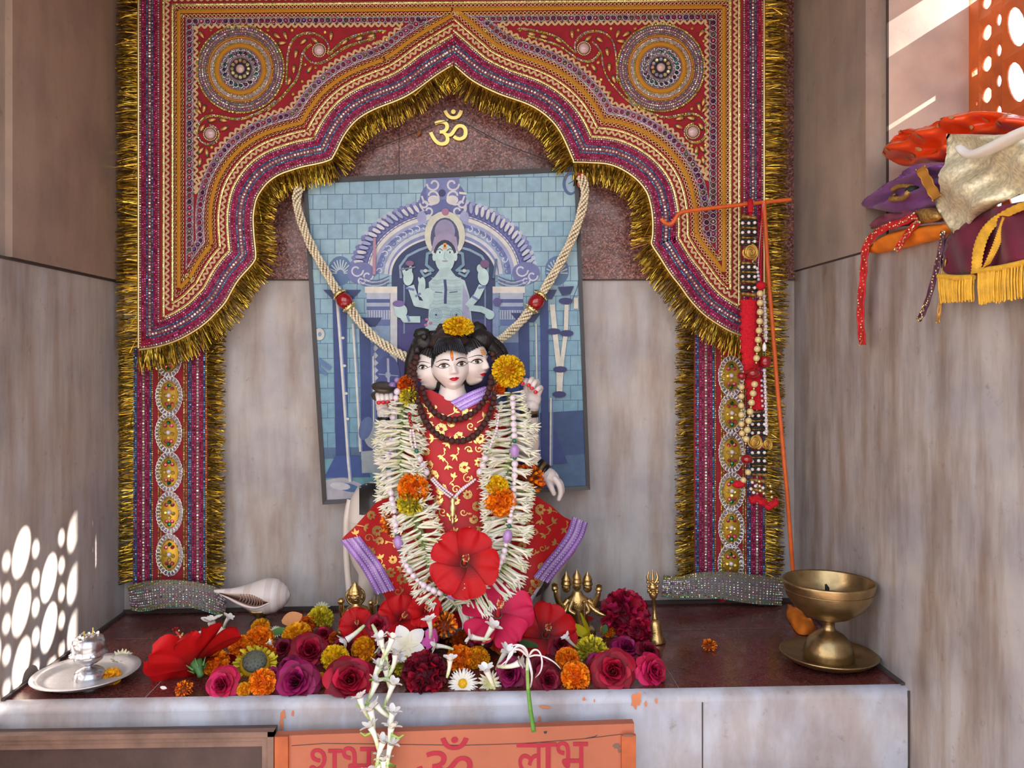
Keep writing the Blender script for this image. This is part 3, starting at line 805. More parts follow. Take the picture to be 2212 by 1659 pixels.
# small round things on the wall
ell(1232, 397, 17, 25, (78, 100, 146)); ell(1234, 397, 12, 19, (150, 180, 200)); line([(1228, 397), (1240, 390)], 2, (60, 80, 120))
for sx, cx in ((1, 735), (-1, 1203)):
    ell(cx, 585, 26, 32, (86, 116, 156)); 
    for k in range(11): a = PI+PI*k/10; line([(cx+8*math.cos(a), 590+8*math.sin(a)), (cx+23*math.cos(a), 590+29*math.sin(a))], 2.4, (186, 200, 206), k == 0)
# outer scalloped arch
ering(958, 592, 200, 162, 160, 126, (96, 104, 158), PI*.99, PI*2.01)
for k in range(44):
    a = PI+PI*(k+.5)/44; cx, cy = 958+186*math.cos(a), 592+148*math.sin(a)
    ell(cx, cy, 15, 6.2, (70, 74, 134), a*.93+.02, 12, k == 0)
for k in range(44):
    a = PI+PI*(k+.5)/44; cx, cy = 958+188*math.cos(a), 592+150*math.sin(a)
    ell(cx, cy, 12, 4., RP.choice([(176, 188, 206), (150, 160, 196), (196, 200, 206)]), a*.93+.02, 10, k == 0)
for k in range(44):
    a = PI+PI*k/43; cx, cy = 958+199*math.cos(a), 592+161*math.sin(a); ell(cx, cy, 5, 5, RP.choice([(140, 150, 190), (176, 184, 204), (110, 116, 170)]), 0, 8, k == 0)
ering(958, 592, 168, 134, 162, 128, (60, 66, 124)); ering(958, 592, 166, 132, 163, 129.5, lambda k: (200, 204, 206) if k % 2 else (150, 156, 190), n=90)
for k, (a, b, c) in enumerate(((162, 128, (206, 206, 200)), (154, 120, (150, 160, 194)), (146, 113, (96, 112, 168)), (138, 106, (140, 158, 190)), (128, 97, (190, 196, 206)), (120, 90, (120, 132, 180)))):
    ering(958, 592, a, b, a-9, b-8, c)
for k in range(26):
    a = PI+PI*(k+.5)/26; cx, cy = 958+138*math.cos(a), 592+106*math.sin(a)
    line([(cx+7*math.cos(a+t)*(1-t/9.), cy+7*math.sin(a+t)*(1-t/9.)) for t in [q*.6 for q in range(9)]], 1.8, RP.choice([(206, 208, 210), (84, 94, 150)]), k == 0)
ering(958, 594, 117, 84, 112, 80, (206, 206, 204))
# dark recess
poly([(846, 720), (846, 596)]+[(958+112*math.cos(PI+PI*k/24), 594+80*math.sin(PI+PI*k/24)) for k in range(25)]+[(1070, 720), (1064, 1000), (850, 1000)], (36, 52, 96))
poly([(860, 690), (1060, 690), (1060, 1000), (860, 1000)], (66, 62, 124))
line([(866, 600), (864, 575), (880, 553), (905, 540), (925, 533)], 5, (130, 156, 180)); line([(1052, 600), (1054, 575), (1040, 553), (1015, 540), (990, 533)], 5, (130, 156, 180))
for x in (873, 1048): line([(x, 615), (x, 720)], 3, (120, 140, 170))
# crest
ell(957, 430, 50, 42, (92, 100, 156)); poly([(920, 384), (992, 381), (990, 430), (922, 432)], (112, 120, 172))
for sx in (-1, 1):
    for r, x, y in ((22, 24, 424), (15, 20, 398), (13, 32, 456), (10, 40, 440)):
        line([(957+sx*(x+r*math.cos(t)*(1-t/9)), y+r*math.sin(t)*(1-t/9)) for t in [q*.5 for q in range(13)]], 4, (196, 200, 208), r == 22)
    ell(957+sx*20, 432, 13, 10, (206, 206, 204)); ell(957+sx*46, 470, 10, 14, (150, 156, 196))
ell(955, 417, 8, 8, (52, 54, 100)); poly([(992, 414), (1008, 416), (1008, 421), (992, 419)], (210, 214, 206))
# scroll ends of the arch and the pillars
for sx in (-1, 1):
    cx = 958+sx*178
    ell(cx, 590, 30, 24, (104, 112, 164))
    for r, dx, dy in ((15, -10, 584), (12, 14, 596), (9, 0, 606)):
        line([(cx+dx+r*math.cos(t)*(1-t/9), dy+r*math.sin(t)*(1-t/9)) for t in [q*.5 for q in range(12)]], 3.4, (190, 196, 208), r == 15)
    for k in range(5): line([(958+sx*(118+q*9), 596+k*4+10*math.sin(q/7.*PI)) for q in range(8)], 1.8, (176, 182, 204) if k % 2 else (90, 96, 150), k == 0)
    x0, x1 = (788, 858) if sx < 0 else (1064, 1134)
    poly([(x0, 619), (x1, 619), (x1, 633), (x0, 633)], (214, 210, 200))
    xa, xb = (x1-15, x1) if sx < 0 else (x0, x0+13)
    poly([(xa, 633), (xb, 633), (xb, 1000), (xa, 1000)], (198, 200, 204) if sx < 0 else (132, 150, 186))
    ca, cb = (792, 842) if sx < 0 else (1080, 1130)
    for k, (y0, y1, cl) in enumerate(((633, 646, (168, 178, 196)), (646, 654, (70, 84, 136)), (654, 662, (160, 172, 194)), (662, 670, (84, 98, 150)), (670, 690, (170, 180, 196)), (690, 704, (92, 110, 160)), (704, 740, (128, 152, 180)), (740, 1000, (74, 96, 152)))):
        poly([(ca, y0), (cb, y0), (cb, y1), (ca, y1)], cl)
    for k in range(9): line([(ca+3+k*5.4, 671), (ca+3+k*5.4, 689)], 1.8, (92, 104, 156), k == 0)
# standing lamps and vessels
for x, y0, w in ((738, 640, 20), (792, 700, 16), (1135, 690, 16), (1178, 640, 12)):
    poly([(x-w, y0), (x+w*.5, y0), (x+w*.7, 1010), (x-w*.6, 1010)], (44, 64, 122))
    poly([(x-w*2, y0-14), (x+w*2.1, y0-14), (x+w*1.2, y0+6), (x-w, y0+6)], (42, 56, 104))
poly([(724, 985), (775, 985), (800, 1030), (700, 1032)], (52, 78, 138)); poly([(1160, 930), (1200, 930), (1226, 1000), (1150, 1005)], (50, 66, 124))
for p, w in ((((727, 640), (733, 720), (742, 850), (752, 1000), (756, 1040)), 5), (((762, 700), (768, 790), (774, 900), (778, 975)), 4.5), (((1158, 700), (1160, 850), (1163, 990)), 3.5), (((1190, 860), (1189, 1005)), 4), (((806, 770), (808, 1000)), 3)):
    line(p, w, (206, 206, 198))
    line([(x+4, y) for x, y in p], 2, (110, 140, 190))
for y in (730, 790, 850, 905): ell(735+(y-640)*.06, y, 4, 3, (206, 206, 198), 0, 8, y == 730)
ell(838, 812, 26, 44, (64, 78, 140)); ell(838, 810, 6, 7, (150, 168, 190)); line([(818, 808), (860, 812)], 2, (150, 168, 190)); line([(838, 775), (840, 850)], 5, (170, 176, 200))
for y in range(720, 860, 16):
    for q in range(5): a = PI*.75+q*.4; line([(816, y), (816+9*math.cos(a), y+9*math.sin(a))], 2, (176, 186, 200), q == 0)
poly([(780, 975), (850, 970), (852, 1020), (782, 1022)], (150, 162, 168)); ell(810, 940, 24, 30, (150, 160, 170)); ell(790, 925, 14, 26, (84, 104, 150), .3)
ell(690, 722, 11, 13, (196, 196, 190)); ell(691, 722, 4, 5, (110, 150, 180)); line([(684, 775), (712, 795)], 9, (90, 120, 170)); line([(684, 790), (704, 808)], 7, (90, 120, 170))
# hanging garland and lamp at right
poly([(1205, 620), (1240, 618), (1232, 636), (1214, 638)], (40, 50, 100))
line([(1193, 660), (1200, 730), (1207, 790), (1208, 845)], 11, (206, 204, 190)); line([(1224, 660), (1222, 720), (1214, 780), (1210, 845)], 9, (206, 204, 190))
for x, y in ((1196, 716), (1224, 720), (1210, 798), (1222, 650), (1208, 852)): ell(x, y, 15, 7, (46, 50, 104)); 
line([(1244, 645), (1244, 665)], 9, (200, 196, 180)); line([(1250, 612), (1236, 650)], 1.5, (60, 76, 110))
# the figure
SK = (180, 208, 208)
ell(961, 508, 44, 52, (200, 204, 186)); ell(961, 514, 31, 44, (66, 70, 110)); ell(961, 500, 22, 26, (140, 136, 168)); ell(962, 458, 8, 8, (160, 110, 140)); poly([(931, 545), (938, 512), (961, 500), (986, 512), (990, 545), (961, 520)], (150, 140, 170))
ell(961, 552, 25, 34, (30, 36, 66)); ell(961, 558, 21, 31, SK); ell(938, 555, 4, 9, SK); ell(984, 555, 4, 9, SK)
for sx in (-1, 1):
    line([(961+sx*25, 585), (961+sx*40, 572), (961+sx*38, 548), (961+sx*30, 545)], 6, (110, 146, 166)); line([(961+sx*30, 585), (961+sx*52, 585), (961+sx*44, 597), (961+sx*30, 590)], 5, (120, 156, 176))
    ell(961+sx*42, 585, 4, 4, (190, 196, 196))
    line([(961+sx*5, 541), (961+sx*11, 537), (961+sx*17, 540)], 1.6, (60, 70, 100)); ell(961+sx*11, 545, 5, 2.2, (220, 226, 226)); ell(961+sx*11, 545, 2.2, 2.2, (52, 70, 110))
line([(961, 545), (959, 558), (964, 560)], 1.4, (140, 166, 176)); ell(961, 564, 6.5, 2, (150, 140, 160)); poly([(958, 525), (964, 525), (965, 538), (957, 538)], (226, 150, 70)); ell(961, 531, 1.6, 3, (60, 40, 50))
poly([(953, 578), (970, 578), (984, 596), (1004, 606), (1014, 640), (1020, 700), (1034, 760), (900, 760), (925, 690), (928, 640), (926, 610), (940, 596)], (168, 196, 198))
poly([(1000, 612), (1012, 640), (1018, 700), (1024, 760), (1002, 760), (998, 680)], (160, 160, 190))
for k in range(22):
    y = 600+k*5; line([(932+2*math.sin(y), y), (944, y+2), (958, y-1), (976, y+2), (996, y)], 1., (150, 170, 178) if k % 3 else (196, 212, 210), k == 0)
line([(961, 605), (963, 625), (962, 645), (962, 655)], 6, (52, 60, 110)); line([(940, 631), (955, 632)], 2, (70, 80, 120)); line([(971, 632), (988, 630)], 2, (70, 80, 120))
for x in (942, 986):
    for r in (13, 9, 5): line([(x+r*math.cos(t), 680+r*math.sin(t)) for t in [q*PI/8 for q in range(17)]], 1, (120, 150, 176), r == 13)
    ell(x, 680, 2.5, 2.5, (50, 56, 90))
def arm(p, w, hand):
    line(p, w, SK)
    for x, y, rx, ry, a in hand: ell(x, y, rx, ry, SK, a)
arm([(925, 660), (900, 655), (888, 620)], 15, [(882, 600, 11, 17, .1), (874, 590, 4, 12, -.3), (886, 585, 4, 12, .1)])
arm([(905, 690), (875, 690), (862, 672)], 14, [(866, 672, 14, 15, 0), (862, 664, 12, 5, 0)])
arm([(920, 650), (914, 640)], 10, [(911, 620, 8, 22, .1), (907, 608, 3, 10, -.3), (925, 640, 12, 18, 0)])
arm([(1012, 660), (1030, 640), (1040, 620)], 15, [(1044, 598, 12, 19, -.1), (1036, 580, 6, 9, 0)])
arm([(1016, 665), (1040, 668), (1055, 675)], 13, [(1058, 680, 10, 10, 0)])
for p in (((878, 622), (894, 626)), ((1034, 622), (1048, 620)), ((898, 640), (908, 634)), ((1020, 640), (1032, 648)), ((880, 682), (884, 694))): line(p, 5, (104, 120, 168))
line([(864, 583), (896, 577)], 3.5, (104, 110, 140)); ell(885, 569, 9, 6, (120, 84, 120)); ell(1047, 570, 10, 9, (110, 80, 120)); line([(1072, 560), (1066, 600)], 5, (70, 100, 130))
ell(861, 656, 13, 7, (110, 90, 150)); ell(1074, 652, 9, 9, (90, 80, 140)); line([(809, 515), (808, 592)], 6, (170, 130, 150))
for x, y in ((922, 690), (930, 698), (920, 702)): ell(x, y, 4, 3, (196, 110, 150))
art.build('print', M['print'], pic)
# hanging wire over a nail
mb = MB()
wy = -.016
mb.tube([P(655, 388, -.02), P(780, 332, -.014), P(900, 286, -.010), P(940, 268, -.010), P(966, 261, -.010), P(1000, 264, -.010), P(1090, 312, -.013), P(1240, 366, -.02)], .0007, 5)
mb.build('hanging_wire', M['ebony'], pic)
mb = MB(); mb.tube([P(966, 262, 0), P(966, 259, -.014)], .0022, 8); mb.build('nail', mat('steel_nail', (120, 112, 104), .4, .8), pic)
mb = MB(); mb.ball(P(905, 287, -.012), .004, 8, 6, sy=.5, sz=1.6, rot=Matrix.Rotation(.4, 3, 'Y')); mb.build('thread_knot', mat('brown_thread', (140, 90, 50), .8), pic)

# ---------- lettering helper: a glyph of the built-in font laid into a box of the picture
def glyph(mb, ch, box, Y, depth=0., col=(255, 255, 255), shear=0.):
    c = bpy.data.curves.new('glyph', 'FONT'); c.body = ch; c.resolution_u = 6
    o = bpy.data.objects.new('glyph', c); COL.objects.link(o); bpy.context.view_layer.update()
    me = bpy.data.meshes.new_from_object(o.evaluated_get(bpy.context.evaluated_depsgraph_get()))
    bpy.data.objects.remove(o); bpy.data.curves.remove(c)
    xs = [v.co.x for v in me.vertices]; ys = [v.co.y for v in me.vertices]
    x0, x1, y0, y1 = min(xs), max(xs), min(ys), max(ys)
    def mp(co, d):
        f, g = (co.x-x0)/(x1-x0), (y1-co.y)/(y1-y0)
        return P(lerp(box[0], box[2], f)-shear*(g-.5), lerp(box[1], box[3], g), Y)-Vector((0, d, 0))
    vs = [mp(v.co, depth) for v in me.vertices]; n = len(vs)
    fs = []
    for p in me.polygons:
        t = tuple(p.vertices); a, b, d = vs[t[0]], vs[t[1]], vs[t[2]]
        fs.append(t if (b-a).cross(d-a).y < 0 else t[::-1])
    mb.add(vs, fs, col, 0, False)
    if depth:
        vb = [mp(v.co, 0) for v in me.vertices]
        cnt = {}
        for f in fs:
            for a, b in zip(f, f[1:]+f[:1]): cnt[(a, b)] = 1
        side = [(a, b) for (a, b) in cnt if (b, a) not in cnt]
        mb.add(vs+vb, [(b, a, n+a, n+b) for a, b in side], col, 0, False)
    bpy.data.meshes.remove(me)
mb = MB(); glyph(mb, 'ॐ', (927, 238, 1010, 316), -.005, .005)
o = mb.build('om_emblem', mat('gilt_metal', (226, 196, 110), .32, .55), None, loc=P(968, 277, -.005)); tag(o, 'gold metal om emblem mounted on the red granite above the picture', 'emblem')

# ---------- twisted pearl rope on the picture
rope = thing('pearl_rope', P(1262, 385, -.06), 'cream twisted seed-pearl rope with two red beads, draped over the front of the blue print', 'garland')
def ropepath(pts):
    """pts (px,py,Y)"""
    v = [Vector(p) for p in pts]
    for _ in range(2):
        o = [v[0]]
        for a, b in zip(v, v[1:]): o += [a*.75+b*.25, a*.25+b*.75]
        o.append(v[-1]); v = o
    return [P(p.x, p.y, p.z) for p in v]
def along(path, step):
    out = []; carry = 0.
    for a, b in zip(path, path[1:]):
        L = (b-a).length; t = carry
        while t < L: out.append((a+(b-a)*(t/L), (b-a)/L)); t += step
        carry = t-L
    return out
M['seed'] = mat('seed_pearl', attr=True, rough=.25, coat=.4)
def pearl_strand(pts):
    path = ropepath(pts); s = .0008
    mb = MB()
    for k in range(5):
        pos = 0
        for i, (p, t) in enumerate(along(path, .0036)):
            ph = 2*PI*k/5+i*.0036/.052*2*PI
            u = Vector((0, 1, 0)); u = (u-t*u.dot(t)).normalized(); w = t.cross(u)
            r = .0056+.0006*math.sin(i*.5)
            mb.ball(p+u*math.cos(ph)*r+w*math.sin(ph)*r, .00265, 6, 4, jit((234, 222, 190), .05))
    for k in range(4): pass
    mb.tube(path, .0038, 6, (150, 130, 96))
    mb.build('pearl_strand', M['seed'], rope)
M['redglass'] = mat('red_glass_bead', (150, 16, 24), .15, coat=.7)
def redbead(px, py, Y, d):
    c = P(px, py, Y); d = Vector(d).normalized()
    b = MB(); q = d.to_track_quat('Z', 'Y').to_matrix()
    b.ball(c, .0145, 18, 12, sz=1.1, sx=.95, sy=.95, rot=q); o = b.build('red_bead', M['redglass'], rope, loc=c)
    g = MB()
    for k in (-1, 1):
        g.lathe([(.006, .0145*k), (.0105, .0125*k), (.0125, .0145*k), (.0095, .019*k), (.004, .0195*k)], c, 16, d)
        for j in range(14):
            a = 2*PI*j/14; u = d.orthogonal().normalized(); w = d.cross(u)
            g.ball(c+d*.0135*k+(u*math.cos(a)+w*math.sin(a))*.0118, .0018, 6, 4)
    g.build('gold_cap', M['goldwire'], o)
pearl_strand([(646, 408, -.070), (640, 425, -.072), (641, 445, -.070), (655, 492, -.066), (674, 536, -.063), (700, 580, -.062), (724, 622, -.062), (733, 636, -.062)])
pearl_strand([(755, 664, -.064), (775, 694, -.07), (805, 728, -.08), (845, 755, -.095), (890, 778, -.12)])
redbead(744, 650, -.062, P(755, 664, -.064)-P(733, 636, -.062))
pearl_strand([(1254, 382, -.068), (1262, 396, -.070), (1265, 420, -.070), (1252, 474, -.066), (1232, 525, -.063), (1200, 586, -.062), (1176, 625, -.062), (1169, 637, -.062)])
pearl_strand([(1147, 668, -.064), (1130, 690, -.07), (1098, 722, -.09), (1060, 748, -.12)])
redbead(1158, 653, -.062, P(1169, 637, -.062)-P(1147, 668, -.064))
mb = MB()
mb.ball(P(1255, 382, -.066), .007, 10, 8, (190, 26, 40)); mb.ball(P(1253, 396, -.064), .005, 8, 6, (196, 110, 70), sz=1.5); mb.build('thread_tassel', mat('red_wool', attr=True, rough=.9), rope)
mb = MB(); M['wthread'] = mat('white_thread', (196, 186, 170), .8)
for q in ([P(646, 408, -.070), P(650, 401, -.060), P(652, 394, -.046)], [P(1254, 384, -.068), P(1249, 376, -.056), P(1244, 368, -.046)]):
    mb = MB(); mb.tube(q, .0012, 6); mb.build('tie_thread', M['wthread'], rope)

# ================= boards leaning in front of the plinth =================
YB = -.447
M['orange_paint'] = mat('orange_painted_wood', (178, 100, 70), .5, var=.1, vscale=14, bump=.15, bscale=260)
M['orange_dark'] = mat('worn_orange_edge', (184, 92, 48), .55, var=.25, vscale=30)
M['redpaint'] = mat('crimson_sign_paint', (168, 16, 48), .5, var=.12)
zs = -.22
sg = thing('sign_board', Vector((P(980, 1600, YB).x, YB, zs)), 'orange painted wooden board lettered in red, leaning on the marble plinth front', 'sign')
def panel(x0, x1, ytl, ytr, Y, th, m, name, parent, zb=zs, mb=None):
    a, b = P(x0, ytl, Y), P(x1, ytr, Y)
    fr = [a, b, Vector((b.x, Y, zb)), Vector((a.x, Y, zb))]; bk_ = [p+Vector((0, th, 0)) for p in fr]
    q = mb or MB(); q.hexa(fr, bk_)
    return q if mb is not None else q.build(name, m, parent)
panel(593, 1370, 1590, 1563, YB, .014, M['orange_paint'], 'board', sg)
panel(593, 622, 1592, 1591, YB-.005, .006, M['orange_dark'], 'batten', sg)
panel(1343, 1374, 1590, 1589, YB-.005, .006, M['orange_dark'], 'batten', sg)
mb = MB()
for ch, bx, sh in (('श', (668, 1617, 738, 1690), 0), ('भ', (739, 1613, 812, 1688), 0), ('ॐ', (902, 1592, 1022, 1694), 10), ('ल', (1116, 1606, 1176, 1680), 0), ('ा', (1168, 1604, 1202, 1680), 0), ('भ', (1202, 1602, 1270, 1678), 0)):
    mb = MB(); glyph(mb, ch, bx, YB-.0006-(.0003 if ch == 'ा' else 0), .0004, shear=sh); mb.build('letter', M['redpaint'], sg)
mb = MB(); mb.tube([P(732, 1688, YB-.0008), P(738, 1700, YB-.0008), P(728, 1712, YB-.0008), P(708, 1706, YB-.0008)], .003, 6, flat=.2, up=(0, 1, 0))
mb.build('letter', M['redpaint'], sg)
mb = MB(); mb.tube([P(1178, 1581, YB-.0004), P(1178, 1581, YB+.004)], .0022, 10)
for pts in ([(630, 1611), (700, 1606), (800, 1607), (1000, 1610), (1130, 1606), (1260, 1596), (1342, 1586)], [(1260, 1596), (1285, 1591), (1290, 1588)]):
    mb.tube([P(x, y, YB-.0002) for x, y in pts], .00045, 4)
mb.build('crack', M['joint'], sg)
mb = MB()
for x, y, w, h in ((1332, 1612, 9, 7), (1357, 1589, 15, 3), (1338, 1622, 4, 5)):
    c = P(x, y, YB-.0003 if x < 1343 else YB-.0054); ring = [c+Vector((math.cos(k*PI/6)*w*R.uniform(.7, 1.1)*S(YB), 0, math.sin(k*PI/6)*h*R.uniform(.7, 1.1)*S(YB))) for k in range(12)]
    mb.add(ring, [tuple(range(12))], (120, 90, 80))
mb.build('stain', M['attr'], sg)
M['oldwood'] = mat('old_brown_wood', (122, 94, 80), .55, var=.35, vscale=26, bump=.3, bscale=180)
M['darkwood'] = mat('dark_wood_panel', (74, 54, 50), .45, var=.4, vscale=18, bump=.2, bscale=120)
bx = thing('wooden_board', Vector((P(270, 1600, YB).x, YB, zs)), 'old brown framed wooden panel leaning on the plinth beside the orange sign', 'board')
panel(-110, 590, 1594, 1583, YB+.006, .024, M['darkwood'], 'panel', bx)
mb = MB()
def rail(x0, x1, ya, yb, yc, yd, Y, th): 
    f = [P(x0, ya, Y), P(x1, yb, Y), P(x1, yd, Y), P(x0, yc, Y)]; mb.hexa(f, [p+Vector((0, th, 0)) for p in f])
rail(-110, 591, 1592, 1581, 1602, 1592, YB-.004, .012); rail(-110, 588, 1602, 1592, 1610, 1600, YB-.001, .01); rail(-110, 580, 1610, 1600, 1622, 1612, YB+.001, .01)
mb.build('moulding', M['oldwood'], bx)
panel(578, 591, 1581, 1581, YB-.004, .012, M['oldwood'], 'stile', bx); panel(566, 578, 1600, 1600, YB, .008, M['oldwood'], 'stile', bx)
# ================= the three-faced statue =================
M['statue'] = mat('painted_white_marble', attr=True, rough=.3, sss=.25, coat=.15, var=.04, vscale=30)
M['eyepaint'] = mat('enamel_paint', attr=True, rough=.25)
M['hair'] = mat('matted_black_hair', attr=True, rough=.42, bump=.5, bscale=300)
YS = -.145
SKIN = (232, 220, 214)
def sstep(a, b, x):
    t = max(0, min(1, (x-a)/(b-a))); return t*t*(3-2*t)
g_ = lambda v, s: math.exp(-(v/s)**2)
def fbump(x, y):
    ax = abs(x)
    z = .26*g_(x, .12+.05*sstep(.0, -.35, y))*(sstep(.32, -.30, y))*(1-sstep(-.34, -.47, y))
    z += .09*g_(ax-.11, .07)*g_(y+.36, .08)
    z += .05*g_(y-.24, .10)*g_(ax-.3, .4)
    z -= .11*g_(ax-.46, .24)*g_(y-.04, .15)
    z += .06*g_(ax-.48, .17)*g_(y+.0, .08)
    z += .10*g_(x, .26)*g_(y+.60, .07)+.09*g_(x, .2)*g_(y+.73, .07)-.05*g_(x, .3)*g_(y+.665, .028)
    z += .12*g_(x, .26)*g_(y+1.04, .17)-.05*g_(x, .3)*g_(y+.87, .07)
    z += .06*g_(ax-.55, .26)*g_(y+.45, .26)
    return z
jaw = lambda y: 1-.26*sstep(-.25, -1.25, y)
HA, HB, HC = 1.02, 1.30, 1.08
def fz(x, y):
    q = 1-(x/jaw(y)/HA)**2-(y/HB)**2
    return HC*math.sqrt(max(q, .0))+fbump(x, y)
class Head:
    def __init__(s, px, py, Y, upx, yaw, roll):
        s.c = P(px, py, Y); s.U = upx*S(Y)
        ro, ya = math.radians(roll), math.radians(yaw)
        def tr(p):
            x, y, z = p
            x, y = x*math.cos(ro)-y*math.sin(ro), x*math.sin(ro)+y*math.cos(ro)
            x, z = x*math.cos(ya)+z*math.sin(ya), -x*math.sin(ya)+z*math.cos(ya)
            return s.c+Vector((x, -z, y))*s.U
        s.tr = tr
    def mesh(s, mb, hair=None):
        nu, nv = 84, 64
        rows = []; loc = []
        for i in range(nv+1):
            th = PI*i/nv; r = []; l = []
            for j in range(nu):
                ph = 2*PI*j/nu
                d = (math.sin(th)*math.sin(ph), math.cos(th), math.sin(th)*math.cos(ph))
                x, y, z = d[0]*HA*jaw(d[1]*HB), d[1]*HB, d[2]*HC
                if d[2] > 0: z += fbump(x, y)*sstep(0, .25, d[2])
                r.append((x, y, z)); l.append(d)
            rows.append(r); loc.append(l)
        mb.grid([[s.tr(p) for p in r] for r in rows], SKIN, closed=True)
        if hair is not None:
            # hair shell: above the hairline and over the back of the head
            for i in range(nv):
                for j in range(nu):
                    k = (j+1) % nu
                    q = [(i, j), (i, k), (i+1, k), (i+1, j)]
                    x, y, z = rows[i][j]
                    hl = .80-.42*abs(x)**2.2 if abs(x) < .8 else .52-2.2*(abs(x)-.8)
                    if y > hl or loc[i][j][2] < .12:
                        f = 1.045+.02*math.sin(j*1.9)*sstep(.4, .9, y)
                        hair.add([s.tr(tuple(v*f for v in rows[a][b])) for a, b in q], [(0, 3, 2, 1) if False else (0, 1, 2, 3)], jit((26, 24, 26), .2), 0, True)
    def at(s, x, y, e=.012): return s.tr((x, y, fz(x, y)+e))
    def strip(s, mb, pts, w, col, e=.014):
        """painted line: pts (x,y), w (half widths)"""
        L, R_ = [], []
        for i, p in enumerate(pts):
            a, b = Vector(pts[max(i-1, 0)]), Vector(pts[min(i+1, len(pts)-1)])
            d = (b-a).normalized(); n = Vector((-d.y, d.x))*(w[i] if isinstance(w, list) else w)
            L.append(s.at(p[0]+n.x, p[1]+n.y, e)); R_.append(s.at(p[0]-n.x, p[1]-n.y, e))
        mb.grid([R_, L], col, smooth=False)
    def lens(s, mb, x0, x1, up, lo, col, e=.012, n=14):
        rows = []
        for g in range(5):
            rows.append([s.at(lerp(x0, x1, i/n), lerp(lo(i/n), up(i/n), g/4.), e) for i in range(n+1)])
        mb.grid(rows, col, smooth=False)
    def disc(s, mb, x, y, rx, ry, col, e=.016, n=16, clip=None):
        v = [s.at(x, y, e)]
        for k in range(n):
            a = 2*PI*k/n; yy = y+ry*math.sin(a)
            if clip: yy = max(clip[0], min(clip[1], yy))
            v.append(s.at(x+rx*math.cos(a), yy, e))
        mb.add(v, [(0, 1+k, 1+(k+1) % n) for k in range(n)], col, 0, False)
    def paint(s, mb, tilak, sides=(-1, 1)):
        for sd in sides:
            cx = .47*sd
            up = lambda f: .015+.135*math.sin(PI*f)**.8; lo = lambda f: .015-.075*math.sin(PI*f)
            s.lens(mb, cx-.27, cx+.27, up, lo, (240, 238, 236), .012)
            s.disc(mb, cx, .035, .115, .115, (96, 70, 50), .016, clip=(-.05, .135)); s.disc(mb, cx, .035, .065, .07, (16, 12, 12), .020); s.disc(mb, cx-.03, .07, .02, .02, (250, 250, 250), .024, 8)
            n = 14
            q = [(lerp(cx-.30, cx+.30, i/n), .015+.15*math.sin(PI*i/n)**.8) for i in range(n+1)]; s.strip(mb, q, [.012+.022*math.sin(PI*i/n) for i in range(n+1)], (20, 18, 20), .022)
            q = [(lerp(cx-.27, cx+.27, i/n), .012-.082*math.sin(PI*i/n)) for i in range(n+1)]; s.strip(mb, q, .011, (40, 34, 36), .020)
            q = [(cx+sd*.27, .02), (cx+sd*.36, .06), (cx+sd*.43, .12)]; s.strip(mb, q, [.016, .012, .004], (24, 20, 22), .02)
            q = [(lerp(cx-sd*.30, cx+sd*.36, i/n), .27+.12*math.sin(PI*(.15+.8*i/n))-.02) for i in range(n+1)]; s.strip(mb, q, [.028-.020*i/n for i in range(n+1)], (34, 28, 30), .018)
            q = [(lerp(cx-.24, cx+.26, i/n), .10+.15*math.sin(PI*i/n)**.8) for i in range(n+1)]; s.strip(mb, q, .006, (176, 150, 142), .014)
        n = 16
        ul = lambda f: -.665+.085*math.sin(PI*f)**.7-.035*g_(f-.5, .1); m = lambda f: -.67+.012*math.sin(PI*f); ll = lambda f: -.67-.115*math.sin(PI*f)**.8
        s.lens(mb, -.27, .27, ul, m, (198, 20, 46), .014); s.lens(mb, -.25, .25, m, ll, (206, 30, 56), .014)
        q = [(lerp(-.27, .27, i/n), m(i/n)) for i in range(n+1)]; s.strip(mb, q, .008, (96, 8, 22), .018)
        if tilak == 'flame':
            s.lens(mb, -.075, .075, lambda f: .50+.32*math.sin(PI*f)**.6, lambda f: .46-.20*math.sin(PI*f)**.6, (200, 40, 30), .016)
            s.lens(mb, -.05, .05, lambda f: .50+.28*math.sin(PI*f)**.6, lambda f: .46-.15*math.sin(PI*f)**.6, (240, 150, 30), .022); s.disc(mb, 0, .42, .016, .03, (60, 30, 20), .028, 8)
        else:
            for k in range(3): s.strip(mb, [(-.20+.05*k*0, .62-.10*k), (0, .60-.10*k), (.16, .60-.10*k)], .028, (236, 150, 40), .016)
base = onshelf(985, 1352)
statue = thing('statue', Vector((base.x, YS, zshelf(base.x))), 'white marble three-faced deity statue in red and gold brocade robe with a white cow behind', 'statue')
HF = Head(974, 790, -.172, 41, 8, 6.5); HR_ = Head(1013, 781, -.155, 40, 53, 5); HL_ = Head(938, 795, -.152, 37, -64, 1)
body, hair, face = MB(), MB(), MB()
faces_ = []; nails2 = MB()
for h, tk, sd in ((HF, 'flame', (-1, 1)), (HR_, 'bars', (-1, 1)), (HL_, 'bars', (-1, 1))):
    h.mesh(body, hair); fp = MB(); h.paint(fp, tk, sd); faces_.append(fp)
